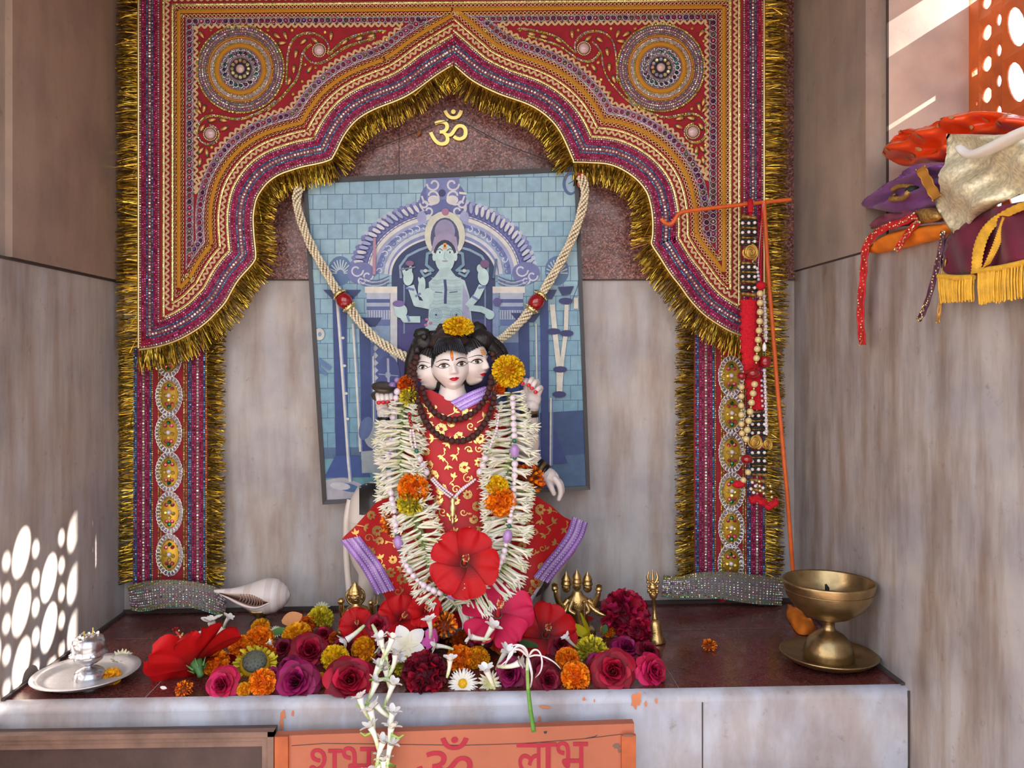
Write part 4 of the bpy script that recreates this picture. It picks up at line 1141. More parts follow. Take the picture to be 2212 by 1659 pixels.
# ears are covered by hair; neck and trunk
def loft(mb, rows, col, n=28):
    """rows: (px, py, Y, half-width px, half-depth m)"""
    g = []
    for px, py, Y, w, d in rows:
        c = P(px, py, Y); g.append([c+Vector((math.cos(2*PI*k/n)*w*S(Y), -math.sin(2*PI*k/n)*d, 0)) for k in range(n)])
    mb.grid(g, col, closed=True); mb.add(g[0], [tuple(range(n))], col); mb.add(g[-1], [tuple(range(n))[::-1]], col)
loft(body, [(975, 800, -.150, 26, .020), (977, 838, -.158, 27, .022), (978, 858, -.158, 33, .025), (980, 872, -.150, 60, .030), (983, 892, -.142, 88, .036), (985, 940, -.140, 92, .044), (986, 1010, -.138, 92, .050), (986, 1080, -.138, 112, .060), (986, 1160, -.140, 150, .082), (986, 1240, -.142, 160, .088), (986, 1330, -.135, 150, .070), (986, 1352, -.130, 146, .060)], SKIN)
def limb(mb, pts, col=SKIN, n=12):
    """pts (px,py,Y,r px)"""
    v = [(P(a, b, c), r*S(c)) for a, b, c, r in pts]
    out = []; rad = []
    for i in range(len(v)-1):
        p0 = v[max(i-1, 0)][0]; p1, r1 = v[i]; p2, r2 = v[i+1]; p3 = v[min(i+2, len(v)-1)][0]
        for k in range(6):
            t = k/6.
            out.append(.5*((2*p1)+(p2-p0)*t+(2*p0-5*p1+4*p2-p3)*t*t+(3*p1-p0-3*p2+p3)*t**3)); rad.append(lerp(r1, r2, t))
    out.append(v[-1][0]); rad.append(v[-1][1])
    mb.tube(out, rad, n, col); mb.ball(out[-1], rad[-1], n, 8, col)
# raised arms and the lower right one
limb(body, [(905, 905, -.135, 26), (868, 950, -.135, 24), (842, 975, -.14, 21), (836, 940, -.15, 19), (834, 910, -.155, 17), (832, 893, -.156, 18)])
limb(body, [(1065, 905, -.135, 26), (1110, 950, -.13, 24), (1142, 968, -.132, 21), (1144, 930, -.142, 19), (1143, 895, -.148, 17), (1146, 878, -.15, 19)])
limb(body, [(1070, 920, -.13, 26), (1110, 945, -.12, 22), (1140, 975, -.12, 19), (1158, 1000, -.125, 16), (1172, 1018, -.13, 15), (1185, 1028, -.133, 18)])
def hand_l():
    body.ball(P(832, 878, -.156), 20*S(-.156), 14, 10, SKIN, sx=1.0, sy=.62, sz=1.05)
    for k, (x, ln) in enumerate(((816, 13), (825, 15), (835, 14.5), (845, 12))):
        limb(body, [(x+1, 872, -.150, 6.2), (x, 858-(1 if k in (1, 2) else 0), -.158, 6.2), (x, 853, -.168, 5.8), (x+1, 860, -.176, 5.4), (x+2, 868, -.176, 4.8)], n=8)
        face.ball(P(x+2, 870-k*.9, -.182), 4.2*S(-.18), 8, 6, (200, 24, 48), sx=1.15, sy=.4)
    limb(body, [(850, 885, -.152, 7), (856, 870, -.158, 6.4), (853, 858, -.162, 5.4)], n=8)
def hand_r():
    body.ball(P(1148, 862, -.150), 22*S(-.15), 14, 10, SKIN, sx=.95, sy=.6, sz=1.05, rot=Matrix.Rotation(.35, 3, 'Y'))
    for k, (a, b, c) in enumerate((((1136, 850), (1137, 823), (1129, 828)), ((1146, 846), (1150, 820), (1142, 832)), ((1155, 849), (1160, 825), (1149, 839)), ((1162, 856), (1168, 838), (1157, 847)))):
        limb(body, [(a[0], a[1]+10, -.148, 7), (a[0], a[1]-4, -.152, 7), (b[0], b[1], -.158, 6.2), ((b[0]+c[0])/2, b[1]+2, -.168, 5.6), (c[0], c[1], -.170, 5.)], n=8)
        nails2.ball(P(c[0], c[1], -.1765), 4.2*S(-.18), 8, 6, (206, 24, 48), sx=1.1, sy=.4, sz=1.0)
    limb(body, [(1134, 878, -.155, 8), (1128, 862, -.168, 7), (1130, 850, -.172, 6)], n=8)
def hand_low():
    body.ball(P(1190, 1032, -.133), 18*S(-.13), 14, 10, SKIN, sx=1.1, sy=.7, sz=.95, rot=Matrix.Rotation(.8, 3, 'Y'))
    for k in range(4):
        limb(body, [(1196+k*1.5, 1032+k*1, -.139+k*.006, 7.5), (1207+k, 1046-k*.6, -.142+k*.006, 7), (1211+k, 1064-k*1.5, -.142+k*.006, 6), (1207+k, 1078-k*2, -.142+k*.006, 5)], n=8)
    limb(body, [(1184, 1040, -.142, 7.5), (1190, 1052, -.15, 6.5), (1196, 1066, -.15, 5.5)], n=8)
hand_l(); hand_r(); hand_low()
sb = body.build('body', M['statue'], statue)
face.build('painted_nails', M['eyepaint'], sb); nails2.build('painted_nails', M['eyepaint'], sb)
for fp in faces_: fp.build('painted_face', M['eyepaint'], sb)
# matted crown of hair with knots and locks
def lump(px, py, Y, rx, ry, col, seed=0):
    s = S(Y)
    hair.ball(P(px, py, Y), s, 18, 12, jit(col, .12), sx=rx, sy=rx*.8, sz=ry, disp=lambda d: 1+.16*noise.noise(d*2.6+Vector((seed, 0, 0)))+.06*noise.noise(d*7+Vector((seed, 3, 0))))
DK, BR = (34, 28, 26), (60, 46, 42)
for i, (x, y, Y, rx, ry, c) in enumerate(((970, 738, -.166, 43, 24, BR), (962, 722, -.15, 22, 22, BR), (954, 712, -.15, 11, 13, BR), (1034, 735, -.145, 32, 26, DK), (1030, 715, -.14, 22, 20, DK), (1031, 705, -.14, 9, 11, DK), (1000, 738, -.14, 30, 22, DK), (918, 742, -.142, 28, 24, DK), (912, 722, -.14, 18, 14, DK), (938, 728, -.14, 18, 15, DK))): lump(x, y, Y, rx, ry, c, i*3.1)
for i in range(34):
    a = R.uniform(0, 1)
    x = lerp(896, 1062, a); y = 726+10*math.sin(a*9)+R.uniform(-10, 12)+(18 if a < .08 or a > .93 else 0)
    lump(x, y, -.162+R.uniform(-.004, .03), R.uniform(5, 8), R.uniform(5, 9), DK, i)
for pts in ([(1050, 740, -.145, 12), (1072, 765, -.14, 14), (1086, 800, -.135, 13), (1088, 850, -.13, 9)], [(900, 745, -.135, 12), (888, 780, -.13, 13), (882, 830, -.128, 10), (884, 870, -.125, 7)], [(1060, 730, -.14, 8), (1085, 755, -.13, 9), (1102, 800, -.125, 7)]): limb(hair, pts, DK, 10)
for k in range(15):
    f = (k-7)/7.; limb(hair, [(972+f*34, 758+abs(f)*9-3, -.212+abs(f)*.012, 2.4), (970+f*30, 744+abs(f)*5, -.206+abs(f)*.012, 3.2), (970+f*22, 732, -.19, 3.5)], (30, 32, 38), 6)
hair.build('hair', M['hair'], statue)
# bangles
M['blackgold'] = mat('black_gilt_paint', attr=True, rough=.3, metal=.2)
def bangle(px, py, Y, r, ax, h):
    b = MB(); c = P(px, py, Y); a = Vector(ax).normalized(); s = S(Y)
    for q, (k, col) in enumerate(((-.5, (24, 20, 20)), (0, (110, 88, 50)), (.5, (26, 22, 22)))):
        b.lathe([((r-2)*s, (k-.25)*h*s), (r*1.06*s, (k-.22)*h*s), (r*1.12*s, k*h*s), (r*1.06*s, (k+.22)*h*s), ((r-2)*s, (k+.25)*h*s)], c, 20, a, col)
    b.build('bangle', M['blackgold'], statue)
bangle(834, 911, -.155, 18, (0.05, 0, 1), 15); bangle(1143, 890, -.148, 18.5, (0, 0, 1), 15); bangle(1168, 1012, -.128, 17, (.75, -.15, -.65), 18)
b = MB(); c = P(828, 846, -.160); b.lathe([(.001, -.012), (.018, -.011), (.020, -.006), (.010, .0), (.019, .006), (.020, .009), (.016, .0115), (.001, .0105)], c, 20, (.12, -.35, 1), (70, 58, 46)); b.build('hand_drum', M['blackgold'], statue)
b = MB(); b.ball(P(848, 834, -.16), 9*S(-.16), 10, 8, (150, 120, 180)); b.ball(P(858, 822, -.155), 7*S(-.16), 10, 8, (170, 140, 190)); b.build('lilac_bead', M['eyepaint'], statue)

# ---------- brocade robe
def DR(px, py):
    b = pl([(835, -.176), (870, -.186), (950, -.205), (1060, -.218), (1150, -.238), (1230, -.246), (1330, -.236)], py)
    u = (px-986)/250.
    f = .0045*math.sin(px/14.+py/55.)*sstep(.25, .8, abs(u))+.003*math.sin(px/22.-py/70.+1.2)+.004*math.sin((px-986)/31.+(py-850)/38.)*sstep(1050, 1250, py)
    return b+.105*u*u+f+.012*g_(px-986, 30)*sstep(1100, 1250, py)
ROBE = [(842, 906, 1062), (866, 903, 1070), (900, 893, 1086), (980, 868, 1112), (1030, 850, 1134), (1066, 832, 1150), (1092, 806, 1190), (1116, 786, 1216), (1140, 764, 1268), (1165, 737, 1257), (1195, 760, 1240), (1225, 782, 1214), (1258, 812, 1168), (1290, 832, 1146), (1330, 846, 1122), (1358, 846, 1118)]
pL = [(a, b) for a, b, c in ROBE]; pR = [(a, c) for a, b, c in ROBE]
M['brocade'] = mat('red_silk', (178, 5, 14), .55, sheen=.0, var=.08, vscale=50, bump=.15, bscale=1500)
M['foil'] = mat('gold_foil', (226, 188, 112), .3, metal=.75)
M['lilac'] = mat('lilac_ribbon', attr=True, rough=.35, metal=.25)
robe = MB(); ny, nx = 84, 64
rows = []
for i in range(ny+1):
    py = lerp(842, 1356, i/ny); l, r = pl(pL, py), pl(pR, py); row_ = []
    for j in range(nx+1):
        px = lerp(l, r, j/nx)
        # the neck of the robe dips to a V in front
        yy = py
        if py < 905:
            v = 28*max(0, 1-abs(px-983)/52.); yy = py+v*(1-(py-842)/63.)
        row_.append(P(px, yy, DR(px, yy)))
    rows.append(row_)
robe.grid(rows); robe.grid([[p+Vector((0, .0025, 0)) for p in r] for r in rows][::-1])
# gold motifs printed on the cloth
def onrobe(x, y, e=.0012): return P(x, y, DR(x, y)-e)
def stroke(pts, w):
    L, Q = [], []; pts = [Vector(p) for p in pts]
    for i, p in enumerate(pts):
        d = pts[min(i+1, len(pts)-1)]-pts[max(i-1, 0)]; d = d.normalized() if d.length else Vector((1, 0)); n = Vector((-d.y, d.x))*(w[i] if isinstance(w, list) else w)
        L.append(onrobe(p.x+n.x, p.y+n.y)); Q.append(onrobe(p.x-n.x, p.y-n.y))
    robe.grid([L, Q], (255, 255, 255), 1)
def leafm(x, y, a, l, w):
    d = Vector((math.cos(a), math.sin(a))); stroke([Vector((x, y))+d*l*f for f in (0, .2, .45, .7, 1.)], [.3, w*.8, w, w*.7, .1])
def curl(x, y, a, r, sg): stroke([(x+r*math.cos(a+sg*t)*(1-t/8.5), y+r*math.sin(a+sg*t)*(1-t/8.5)) for t in [q*.45 for q in range(17)]], 1.1)
def rosem(x, y, r):
    for k in range(7):
        a = 2*PI*k/7+R.uniform(-.2, .2); leafm(x+r*.25*math.cos(a), y+r*.25*math.sin(a), a, r*.8, r*.26)
    for rr in (.85, .45): 
        a0 = R.uniform(0, 6); stroke([(x+r*rr*math.cos(a0+t*.5), y+r*rr*math.sin(a0+t*.5)) for t in range(9)], 1.2)
RM = random.Random(11); pts = []
tries = 0
while tries < 6000 and len(pts) < 190:
    tries += 1
    y = RM.uniform(860, 1320); l, r = pl(pL, y), pl(pR, y); x = RM.uniform(l+8, r-8)
    if y < 886 and abs(x-983) < 58: continue
    if all((x-a)**2+((y-b))**2 > 22**2 for a, b, c in pts): pts.append((x, y, len(pts)))
for x, y, k in pts:
    t = RM.random(); a = RM.uniform(0, 6.28)
    if t < .3: rosem(x, y, RM.uniform(9, 14))
    elif t < .75:
        for q in range(3): leafm(x, y, a+(q-1)*.9, RM.uniform(9, 14), RM.uniform(2, 3.2))
        stroke([(x-math.cos(a)*f*16+3*math.sin(f*5), y-math.sin(a)*f*16) for f in (0, .25, .5, .75, 1.)], 1.)
        if RM.random() < .5: leafm(x-math.cos(a)*14, y-math.sin(a)*14, a+2, 8, 2.2)
    else: curl(x, y, a, RM.uniform(8, 11), RM.choice((-1, 1))); leafm(x+9, y+3, a, 10, 2.4)
rb = robe.build('robe', [M['brocade'], M['foil']], statue)
def lilac(edge, wid, n=30):
    """band of lilac ribbon lying along an edge of the robe: edge (x,y) list, wid = offset vector to the inner side"""
    e = smooth(edge, 2); m = MB(); rows = []
    for g in range(9):
        row_ = []
        for i in range(n+1):
            k = i/n*(len(e)-1); a = min(int(k), len(e)-2); q = e[a].lerp(e[a+1], k-a)+Vector(wid)*(g/8.)
            row_.append(onrobe(q.x, q.y, .0022+.0006*(g % 2)))
        rows.append(row_)
    m.grid(rows, [(150, 108, 190), (186, 150, 214), (140, 96, 180), (176, 140, 206), (196, 170, 222), (140, 96, 180), (180, 150, 210), (150, 104, 186)])
    m.grid([[p+Vector((0, .0015, 0)) for p in r] for r in rows][::-1], (140, 96, 180))
    for g in (1, 3, 4, 6, 7):
        for i in range(0, n+1): stud(m, rows[g][i]-Vector((0, .0008, 0)), 1.5*S(-.2), jit((222, 206, 232), .12), n=4, tilt=.7)
    m.build('lilac_border', M['lilac'], rb)
lilac([(735, 1168), (758, 1198), (780, 1226), (796, 1255), (812, 1284)], (42, -10)); lilac([(1270, 1130), (1262, 1160), (1238, 1196), (1212, 1226), (1186, 1260)], (-34, -14))
lilac([(972, 868), (995, 856), (1022, 843), (1048, 834)], (26, 20), 20)

# ---------- the painted cow standing behind, its head looking out at the lower right
cw = onshelf(960, 1335)
M['cow'] = mat('painted_cow', attr=True, rough=.35, sss=.15)
m = MB(); CW = (226, 214, 202)
def ell3(mb, px, py, Y, rx, ry, d, col, rot=0): 
    mb.ball(P(px, py, Y), S(Y), 28, 18, col, sx=rx, sy=d/S(Y), sz=ry, rot=Matrix.Rotation(rot, 3, 'Y'))
YC = -.090
loft_rows = []
# body swept from the rump at the left to the chest at the right
pb = [(752, 1130, 8, 20), (758, 1125, 30, 48), (772, 1118, 48, 66), (800, 1112, 58, 72), (850, 1116, 60, 70), (930, 1122, 62, 70), (1020, 1130, 62, 74), (1100, 1140, 58, 78), (1150, 1150, 48, 74), (1180, 1160, 26, 50), (1186, 1162, 4, 10)]
g = []
for px, py, w, h in pb:
    c = P(px, py, YC); g.append([c+Vector((0, math.sin(2*PI*k/28)*.045*w/60., math.cos(2*PI*k/28)*h*S(YC))) for k in range(28)])
m.grid(g, CW, closed=True)
for x, sg in ((796, -1), (1190, 1)):
    limb(m, [(x, 1130, YC-.012, 44), (x-sg*-6, 1190, YC-.014, 36), (x-4*sg, 1235, YC-.014, 27), (x+2*sg, 1275, YC-.016, 20), (x, 1322, YC-.018, 19), (x, 1338, YC-.02, 22)], CW, 16)
for x in (838, 1150): limb(m, [(x, 1150, YC+.02, 34), (x, 1230, YC+.02, 24), (x, 1300, YC+.02, 17), (x, 1322, YC+.02, 19)], CW, 14)
limb(m, [(758, 1080, YC, 9), (750, 1120, YC-.004, 8), (748, 1180, YC-.004, 7), (752, 1250, YC-.006, 7), (758, 1290, YC-.006, 9)], CW, 10)
limb(m, [(1130, 1150, YC, 52), (1152, 1200, -.09, 42), (1160, 1240, -.125, 34), (1150, 1262, -.145, 28)], (70, 60, 58), 16)
cb = m.build('cow', M['cow'], statue, loc=Vector((cw.x, -.07, zshelf(cw.x)))); cow = cb
m = MB()
for px, py, rx, ry in ((806, 1078, 30, 40),):
    rr = []
    for i in range(10):
        row_ = []
        for j in range(10):
            f, q = i/9., j/9.
            x = px-rx+2*rx*f; y = py-ry+2*ry*q+6*math.sin(f*3)
            yc = pl([(a, b) for a, b, _, _ in pb], x); hh = pl([(a, d) for a, b, _, d in pb], x); ww = pl([(a, c) for a, b, c, _ in pb], x)
            t = max(-1, min(1, (yc-y)/hh)); row_.append(P(x, yc-t*hh, YC-.045*ww/60*math.sqrt(max(0, 1-t*t))-.0012))
        rr.append(row_)
    m.grid(rr, (38, 34, 32))
m.build('dark_patch', M['cow'], cow)
m = MB(); Q = Matrix.Rotation(-.35, 3, 'Y')
gh = []
for f, w, d, cl in ((0, 4, .004, 0), (.04, 20, .016, 0), (.15, 32, .026, 0), (.35, 34, .030, 0), (.6, 26, .026, 0), (.8, 23, .024, 0), (.93, 20, .020, 0), (1, 6, .006, 0)):
    c = P(lerp(1150, 1124, f), lerp(1236, 1318, f), lerp(-.150, -.185, f)); gh.append([c+Vector((math.cos(2*PI*k/22)*w*S(-.17), -math.sin(2*PI*k/22)*d, math.cos(2*PI*k/22)*w*.0002)) for k in range(22)])
m.grid(gh, [(60, 48, 46), (90, 76, 74), (206, 206, 220), (206, 210, 226), (196, 200, 214), (150, 146, 156), (120, 110, 116)], closed=True)
m.build('cow_head', M['cow'], cow); hd = cow
m = MB()
def onhead(x, y):
    f = (y-1236)/82.; return P(x, y, lerp(-.150, -.185, f)-pl([(0, .004), (.15, .026), (.35, .030), (.6, .026), (.93, .020)], f)-.0015)
for a, b, c, d, col in ((1118, 1260, 28, 5, (120, 26, 50)), (1134, 1288, 13, 9, (150, 40, 56)), (1134, 1287, 8, 5.5, (190, 186, 200)), (1134, 1286, 4, 3.5, (30, 26, 30))):
    k = 14; m.add([onhead(a+16*(c > 20)+c*math.cos(2*PI*q/k), b+d*math.sin(2*PI*q/k)-(.2*(c*math.cos(2*PI*q/k)) if c > 20 else 0)) for q in range(k)], [tuple(range(k))], col)
for v in m.v: v.y -= .0004*R.random()
m.build('painted_marks', M['cow'], hd)
for x, y, a, cl in ((1176, 1248, .9, (66, 52, 46)), (1112, 1240, -.9, (50, 40, 38))):
    m = MB(); m.ball(P(x, y, -.15), 18*S(-.15), 12, 8, cl, sx=.55, sy=.4, sz=1.1, rot=Matrix.Rotation(a, 3, 'Y')); m.build('ear', M['cow'], hd)
for sg in (-1, 1):
    m = MB(); limb(m, [(1146+sg*14, 1238, -.148, 6), (1146+sg*24, 1224, -.146, 5), (1146+sg*25, 1208, -.146, 2)], (56, 46, 40), 8); m.build('horn', M['cow'], hd)
# ================= flowers: one mesh of each kind, placed many times =================
M['petal'] = mat('fresh_petal', attr=True, rough=.6, sss=.06, sheen=.0, spec=.3, sub=(1, .4, .3), var=.06, vscale=120)
M['white_petal'] = mat('waxy_white_petal', attr=True, rough=.45, sss=.25, sub=(.9, .9, .6))
M['green'] = mat('green_stem_and_leaf', attr=True, rough=.5, var=.1, vscale=150)
def rawmesh(name, mb, m):
    o = mb.build(name, m); me = o.data; bpy.data.objects.remove(o); return me
V = Vector
def petal_grid(w, l, nu, nv, prof, zfun, col):
    """petal along +x from the origin; prof(v) half width, zfun(u,v) lift, col(u,v)"""
    rows, cols = [], []
    for j in range(nv+1):
        v = j/nv; rows.append([V((l*v, w*prof(v)*(2*i/nu-1), zfun(2*i/nu-1, v))) for i in range(nu+1)])
        cols.append(col(v))
    return rows, cols
def rotz(p, a): return V((p.x*math.cos(a)-p.y*math.sin(a), p.x*math.sin(a)+p.y*math.cos(a), p.z))
def rose_mesh(pal, seed, n=34):
    r = random.Random(seed); mb = MB()
    for i in range(n):
        t = i/(n-1); a = i*2.39996+r.uniform(-.2, .2)
        tilt = lerp(.05, 1.28, t**1.1)+r.uniform(-.1, .12); L = lerp(.55, .78, t)*r.uniform(.9, 1.1); w = lerp(.26, .5, t)*r.uniform(.9, 1.1); r0 = lerp(.02, .30, t); z0 = lerp(.06, -.30, t)
        ph = r.uniform(0, 6); c0 = jit(r.choice(pal), .12, r)
        rows = []; cs = []
        for j in range(8):
            v0 = j/7.; row_ = []
            for k in range(9):
                u = 2*k/8.-1; v = v0*(1-.22*u*u*v0); wid = w*math.sin(min(1, .25+v*.95)*PI*.62)
                tl = tilt+.55*max(0, v-.6)*t*2.2+.10*math.sin(u*3+ph)
                cup = (1-u*u)
                rad = r0+math.sin(tl)*L*v+.12*w*cup*0-.20*u*u*w*(1-t*.6)
                h = z0+math.cos(tl)*L*v+.05*math.sin(u*4+ph)*v*v
                row_.append(rotz(V((rad, u*wid*.95, h)), a))
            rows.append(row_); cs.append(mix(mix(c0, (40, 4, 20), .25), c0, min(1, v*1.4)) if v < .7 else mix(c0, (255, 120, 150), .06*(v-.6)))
        mb.grid(rows, cs[:-1])
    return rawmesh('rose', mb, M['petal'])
def pom_mesh(pal, base, seed, n=150, ln=.34, w=.13, flat=.75, polar=1.9, ruffle=.5, center=None):
    """marigold or chrysanthemum: a dense dome of ruffled florets"""
    r = random.Random(seed); mb = MB()
    mb.ball((0, 0, -.05), .72, 12, 8, base, sz=flat*.9)
    for i in range(n):
        t = (i+.5)/n; th = math.acos(1-t*(1-math.cos(polar))); ph = i*2.39996+r.uniform(-.15, .15)
        d = V((math.sin(th)*math.cos(ph), math.sin(th)*math.sin(ph), math.cos(th)))
        u = d.orthogonal().normalized(); a = r.uniform(0, 6.28); u = (u*math.cos(a)+d.cross(u)*math.sin(a)).normalized()
        tn = d.cross(u); p0 = V((d.x*.60, d.y*.60, d.z*.60*flat)); c0 = jit(r.choice(pal), .1, r)
        if center and th < center[0]: c0 = center[1]
        L = ln*r.uniform(.8, 1.15); W = w*r.uniform(.8, 1.2); lean = r.uniform(-.4, .4)
        rows = []
        for j, (f, wf) in enumerate(((0, .4), (.55, .85), (1, 1.0))):
            c = p0+d*L*f+tn*lean*L*f*f
            rows.append([c+u*W*wf*q+tn*(W*ruffle*(q*q-.5)*f)+d*(.05*ruffle*math.sin(q*5+i)*f) for q in (-1, -.33, .33, 1)])
        mb.grid(rows, [mix(c0, base, .5), c0])
    return rawmesh('marigold', mb, M['petal'])
def star_mesh(n, w, l, cols, curl, thick, cup=.2, rough=0., seed=0, nv=7):
    r = random.Random(seed); mb = MB()
    for k in range(n):
        a = 2*PI*k/n+r.uniform(-.1, .1); cu = curl*r.uniform(.7, 1.3); ph = r.uniform(0, 6)
        rows, cs = petal_grid(w, l, 4, nv, lambda v: math.sin(PI*min(.97, .12+v*.86))**.7, lambda u, v: cup*v-cu*v*v+.1*w*u*u*8*.3+rough*math.sin(u*5+ph)*v, lambda v: mix(cols[0], cols[1], v))
        mb.grid([[rotz(p, a) for p in q] for q in rows], cs[:-1]); mb.grid([[rotz(p, a)-V((0, 0, thick)) for p in q] for q in rows][::-1], cs[::-1][:-1])
    return mb
def tube_flower(seed, petals=6, L=1.0):
    """tuberose: waxy tube from the origin along +z opening into a small star"""
    r = random.Random(seed); mb = MB(); bend = r.uniform(-.12, .12)
    path = [V((bend*math.sin(f*2.2), 0, L*.72*f)) for f in (0, .2, .4, .6, .8, 1.)]
    mb.tube(path, [.045, .065, .070, .078, .09, .115], 8, [(196, 208, 150), (216, 222, 180), (232, 232, 206), (240, 238, 222), (244, 240, 230)])
    c = path[-1]
    for k in range(petals):
        a = 2*PI*k/petals+r.uniform(-.15, .15); op = r.uniform(.2, .75)
        rows, cs = petal_grid(.11, .36*r.uniform(.85, 1.1), 2, 5, lambda v: math.sin(PI*min(.95, .2+v*.78))**.8, lambda u, v: (.32*v*(1-op)+.02)-.12*op*v*v+.03*u*u, lambda v: (246, 242, 232))
        rr = [[rotz(V((p.x*(.35+.65*op)+.06, p.y, p.z)), a)+c for p in q] for q in rows]
        mb.grid(rr, (246, 242, 232))
    return rawmesh('tuberose', mb, M['white_petal'])
def hib_petal(pal, seed):
    r = random.Random(seed); mb = MB(); ph = r.uniform(0, 6)
    rows, cs = petal_grid(.64, 1.05, 12, 14, lambda v: (.22+.9*v**.9)*math.sqrt(max(0.02, 1-max(0, v-.62)**2/.16)) , lambda u, v: .30*v-.26*v*v+.06*math.sin(u*7+ph)*v*v+.04*math.sin(u*12+ph)*v**3+.07*u*u*v+.012*math.cos(u*16)*v, lambda v: mix(pal[0], pal[1], min(1, v*2.2)))
    mb.grid(rows, cs[:-1]); mb.grid([[p-V((0, 0, .012)) for p in q] for q in rows][::-1], [mix(c, (220, 60, 60), .10) for c in cs[::-1]][:-1])
    return rawmesh('petal', mb, M['petal'])
def stamen_mesh():
    mb = MB(); mb.tube([V((0, 0, 0)), V((.03, 0, .3)), V((.10, 0, .62)), V((.2, 0, .86))], [.05, .035, .03, .02], 8, (214, 60, 60))
    for k in range(26):
        f = .45+.5*R.random(); a = R.uniform(0, 6.28); c = V((lerp(.06, .2, f), 0, lerp(.3, .88, f)-.05)); d = V((math.cos(a), math.sin(a), .3))*.09
        mb.tube([c, c+d], .008, 4, (214, 90, 70)); mb.ball(c+d, .022, 6, 4, (226, 196, 120))
    for k in range(5): a = k*1.257; mb.ball(V((.2+.05*math.cos(a), .05*math.sin(a), .92)), .026, 6, 4, (150, 20, 30))
    return rawmesh('stamen', mb, M['petal'])
def calyx_mesh():
    mb = MB(); mb.lathe([(.01, -.36), (.07, -.34), (.075, -.2), (.13, -.10), (.15, .0), (.11, .06)], (0, 0, 0), 10, V((0, 0, 1)), (70, 120, 60))
    for k in range(6): a = k*PI/3; mb.tube([V((.12*math.cos(a), .12*math.sin(a), -.16)), V((.24*math.cos(a), .24*math.sin(a), -.02))], [.03, .008], 5, (90, 140, 70))
    return rawmesh('calyx', mb, M['green'])
CRIM = [(158, 10, 38), (136, 6, 32), (174, 18, 52), (118, 4, 28)]; MAG = [(138, 10, 76), (116, 8, 58), (158, 24, 92), (104, 8, 50)]; DARK = [(110, 6, 32), (88, 4, 26), (128, 10, 46)]; PINKR = [(172, 14, 58), (190, 30, 84), (150, 10, 50)]; DPINK = [(170, 40, 80), (190, 60, 96), (150, 24, 70)]
ORG = [(244, 128, 8), (250, 150, 20), (238, 110, 4)]; DORG = [(216, 92, 8), (228, 108, 14), (200, 76, 6)]; YEL = [(244, 196, 16), (252, 210, 36), (238, 180, 8)]; LEM = [(222, 200, 40), (206, 184, 30), (232, 214, 70)]; YOR = [(244, 164, 16), (250, 182, 30), (236, 146, 10)]
KIND = {}
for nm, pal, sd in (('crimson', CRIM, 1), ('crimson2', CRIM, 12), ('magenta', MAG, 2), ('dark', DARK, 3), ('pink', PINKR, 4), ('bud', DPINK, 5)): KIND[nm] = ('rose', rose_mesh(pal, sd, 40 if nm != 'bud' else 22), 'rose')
KIND['dahlia'] = ('dahlia', pom_mesh(CRIM+PINKR, (110, 6, 40), 21, 120, .46, .2, .8, 1.8), 'flower')
KIND['darkpom'] = ('rose', pom_mesh(DARK+CRIM[:2], (80, 4, 26), 22, 150, .34, .2, .85, 2.2, .8), 'rose')
for nm, pal, b, sd in (('orange', ORG, (226, 100, 6), 6), ('orange2', ORG, (226, 100, 6), 7), ('dorange', DORG, (176, 66, 6), 8), ('yellow', YEL, (220, 160, 10), 9), ('yorange', YOR, (226, 136, 8), 10)): KIND[nm] = ('marigold', pom_mesh(pal, b, sd, 210, .33, .15, .8, 2.0, .6), 'marigold')
KIND['mum'] = ('chrysanthemum', pom_mesh(LEM, (190, 150, 20), 13, 300, .42, .08, .5, 1.65, .35), 'chrysanthemum')
KIND['goldmum'] = ('chrysanthemum', pom_mesh(YEL, (226, 166, 14), 14, 520, .34, .06, .55, 1.75, .4, (.28, (226, 150, 20))), 'chrysanthemum')
KIND['ragged'] = ('marigold', pom_mesh(DORG+ORG+[(120, 50, 16)], (110, 40, 10), 15, 70, .5, .12, .6, 1.9, .8), 'marigold')
KIND['lemon'] = ('marigold', pom_mesh(LEM+[(150, 150, 40)], (130, 120, 30), 16, 90, .45, .12, .6, 1.8, .8), 'marigold')
TUB = [tube_flower(s) for s in range(5)]
HIBP = {'red': [hib_petal(((86, 2, 8), (186, 6, 14)), s) for s in (1, 2)], 'rose': [hib_petal(((130, 10, 46), (196, 24, 72)), s) for s in (3, 4)]}
STAM, CALX = stamen_mesh(), calyx_mesh()
mm = star_mesh(5, .36, 1.0, ((250, 240, 200), (240, 238, 240)), .25, .02, .35, .02, 5); PLU = rawmesh('petals', mm, M['white_petal'])
mm = star_mesh(30, .10, 1.0, ((246, 240, 210), (244, 242, 238)), .18, .006, .10, .0, 6, 4)
mm2 = star_mesh(26, .10, .8, ((246, 240, 210), (246, 244, 240)), .1, .006, .22, .0, 7, 4); mm.v += [v+V((0, 0, .05)) for v in mm2.v]; k0 = len(mm.v)-len(mm2.v); mm.f += [tuple(k0+i for i in f) for f in mm2.f]; mm.c += mm2.c; mm.m += mm2.m; mm.sm += mm2.sm
DAI = rawmesh('petals', mm, M['white_petal'])
mm = MB(); mm.ball((0, 0, .08), .32, 14, 8, (224, 176, 30), sz=.5)
for k in range(60): a = k*2.4; q = .30*math.sqrt(k/60.); mm.ball((q*math.cos(a), q*math.sin(a), .22-.3*q*q), .03, 5, 4, jit((226, 176, 30), .15))
DAC = rawmesh('flower_center', mm, M['petal'])
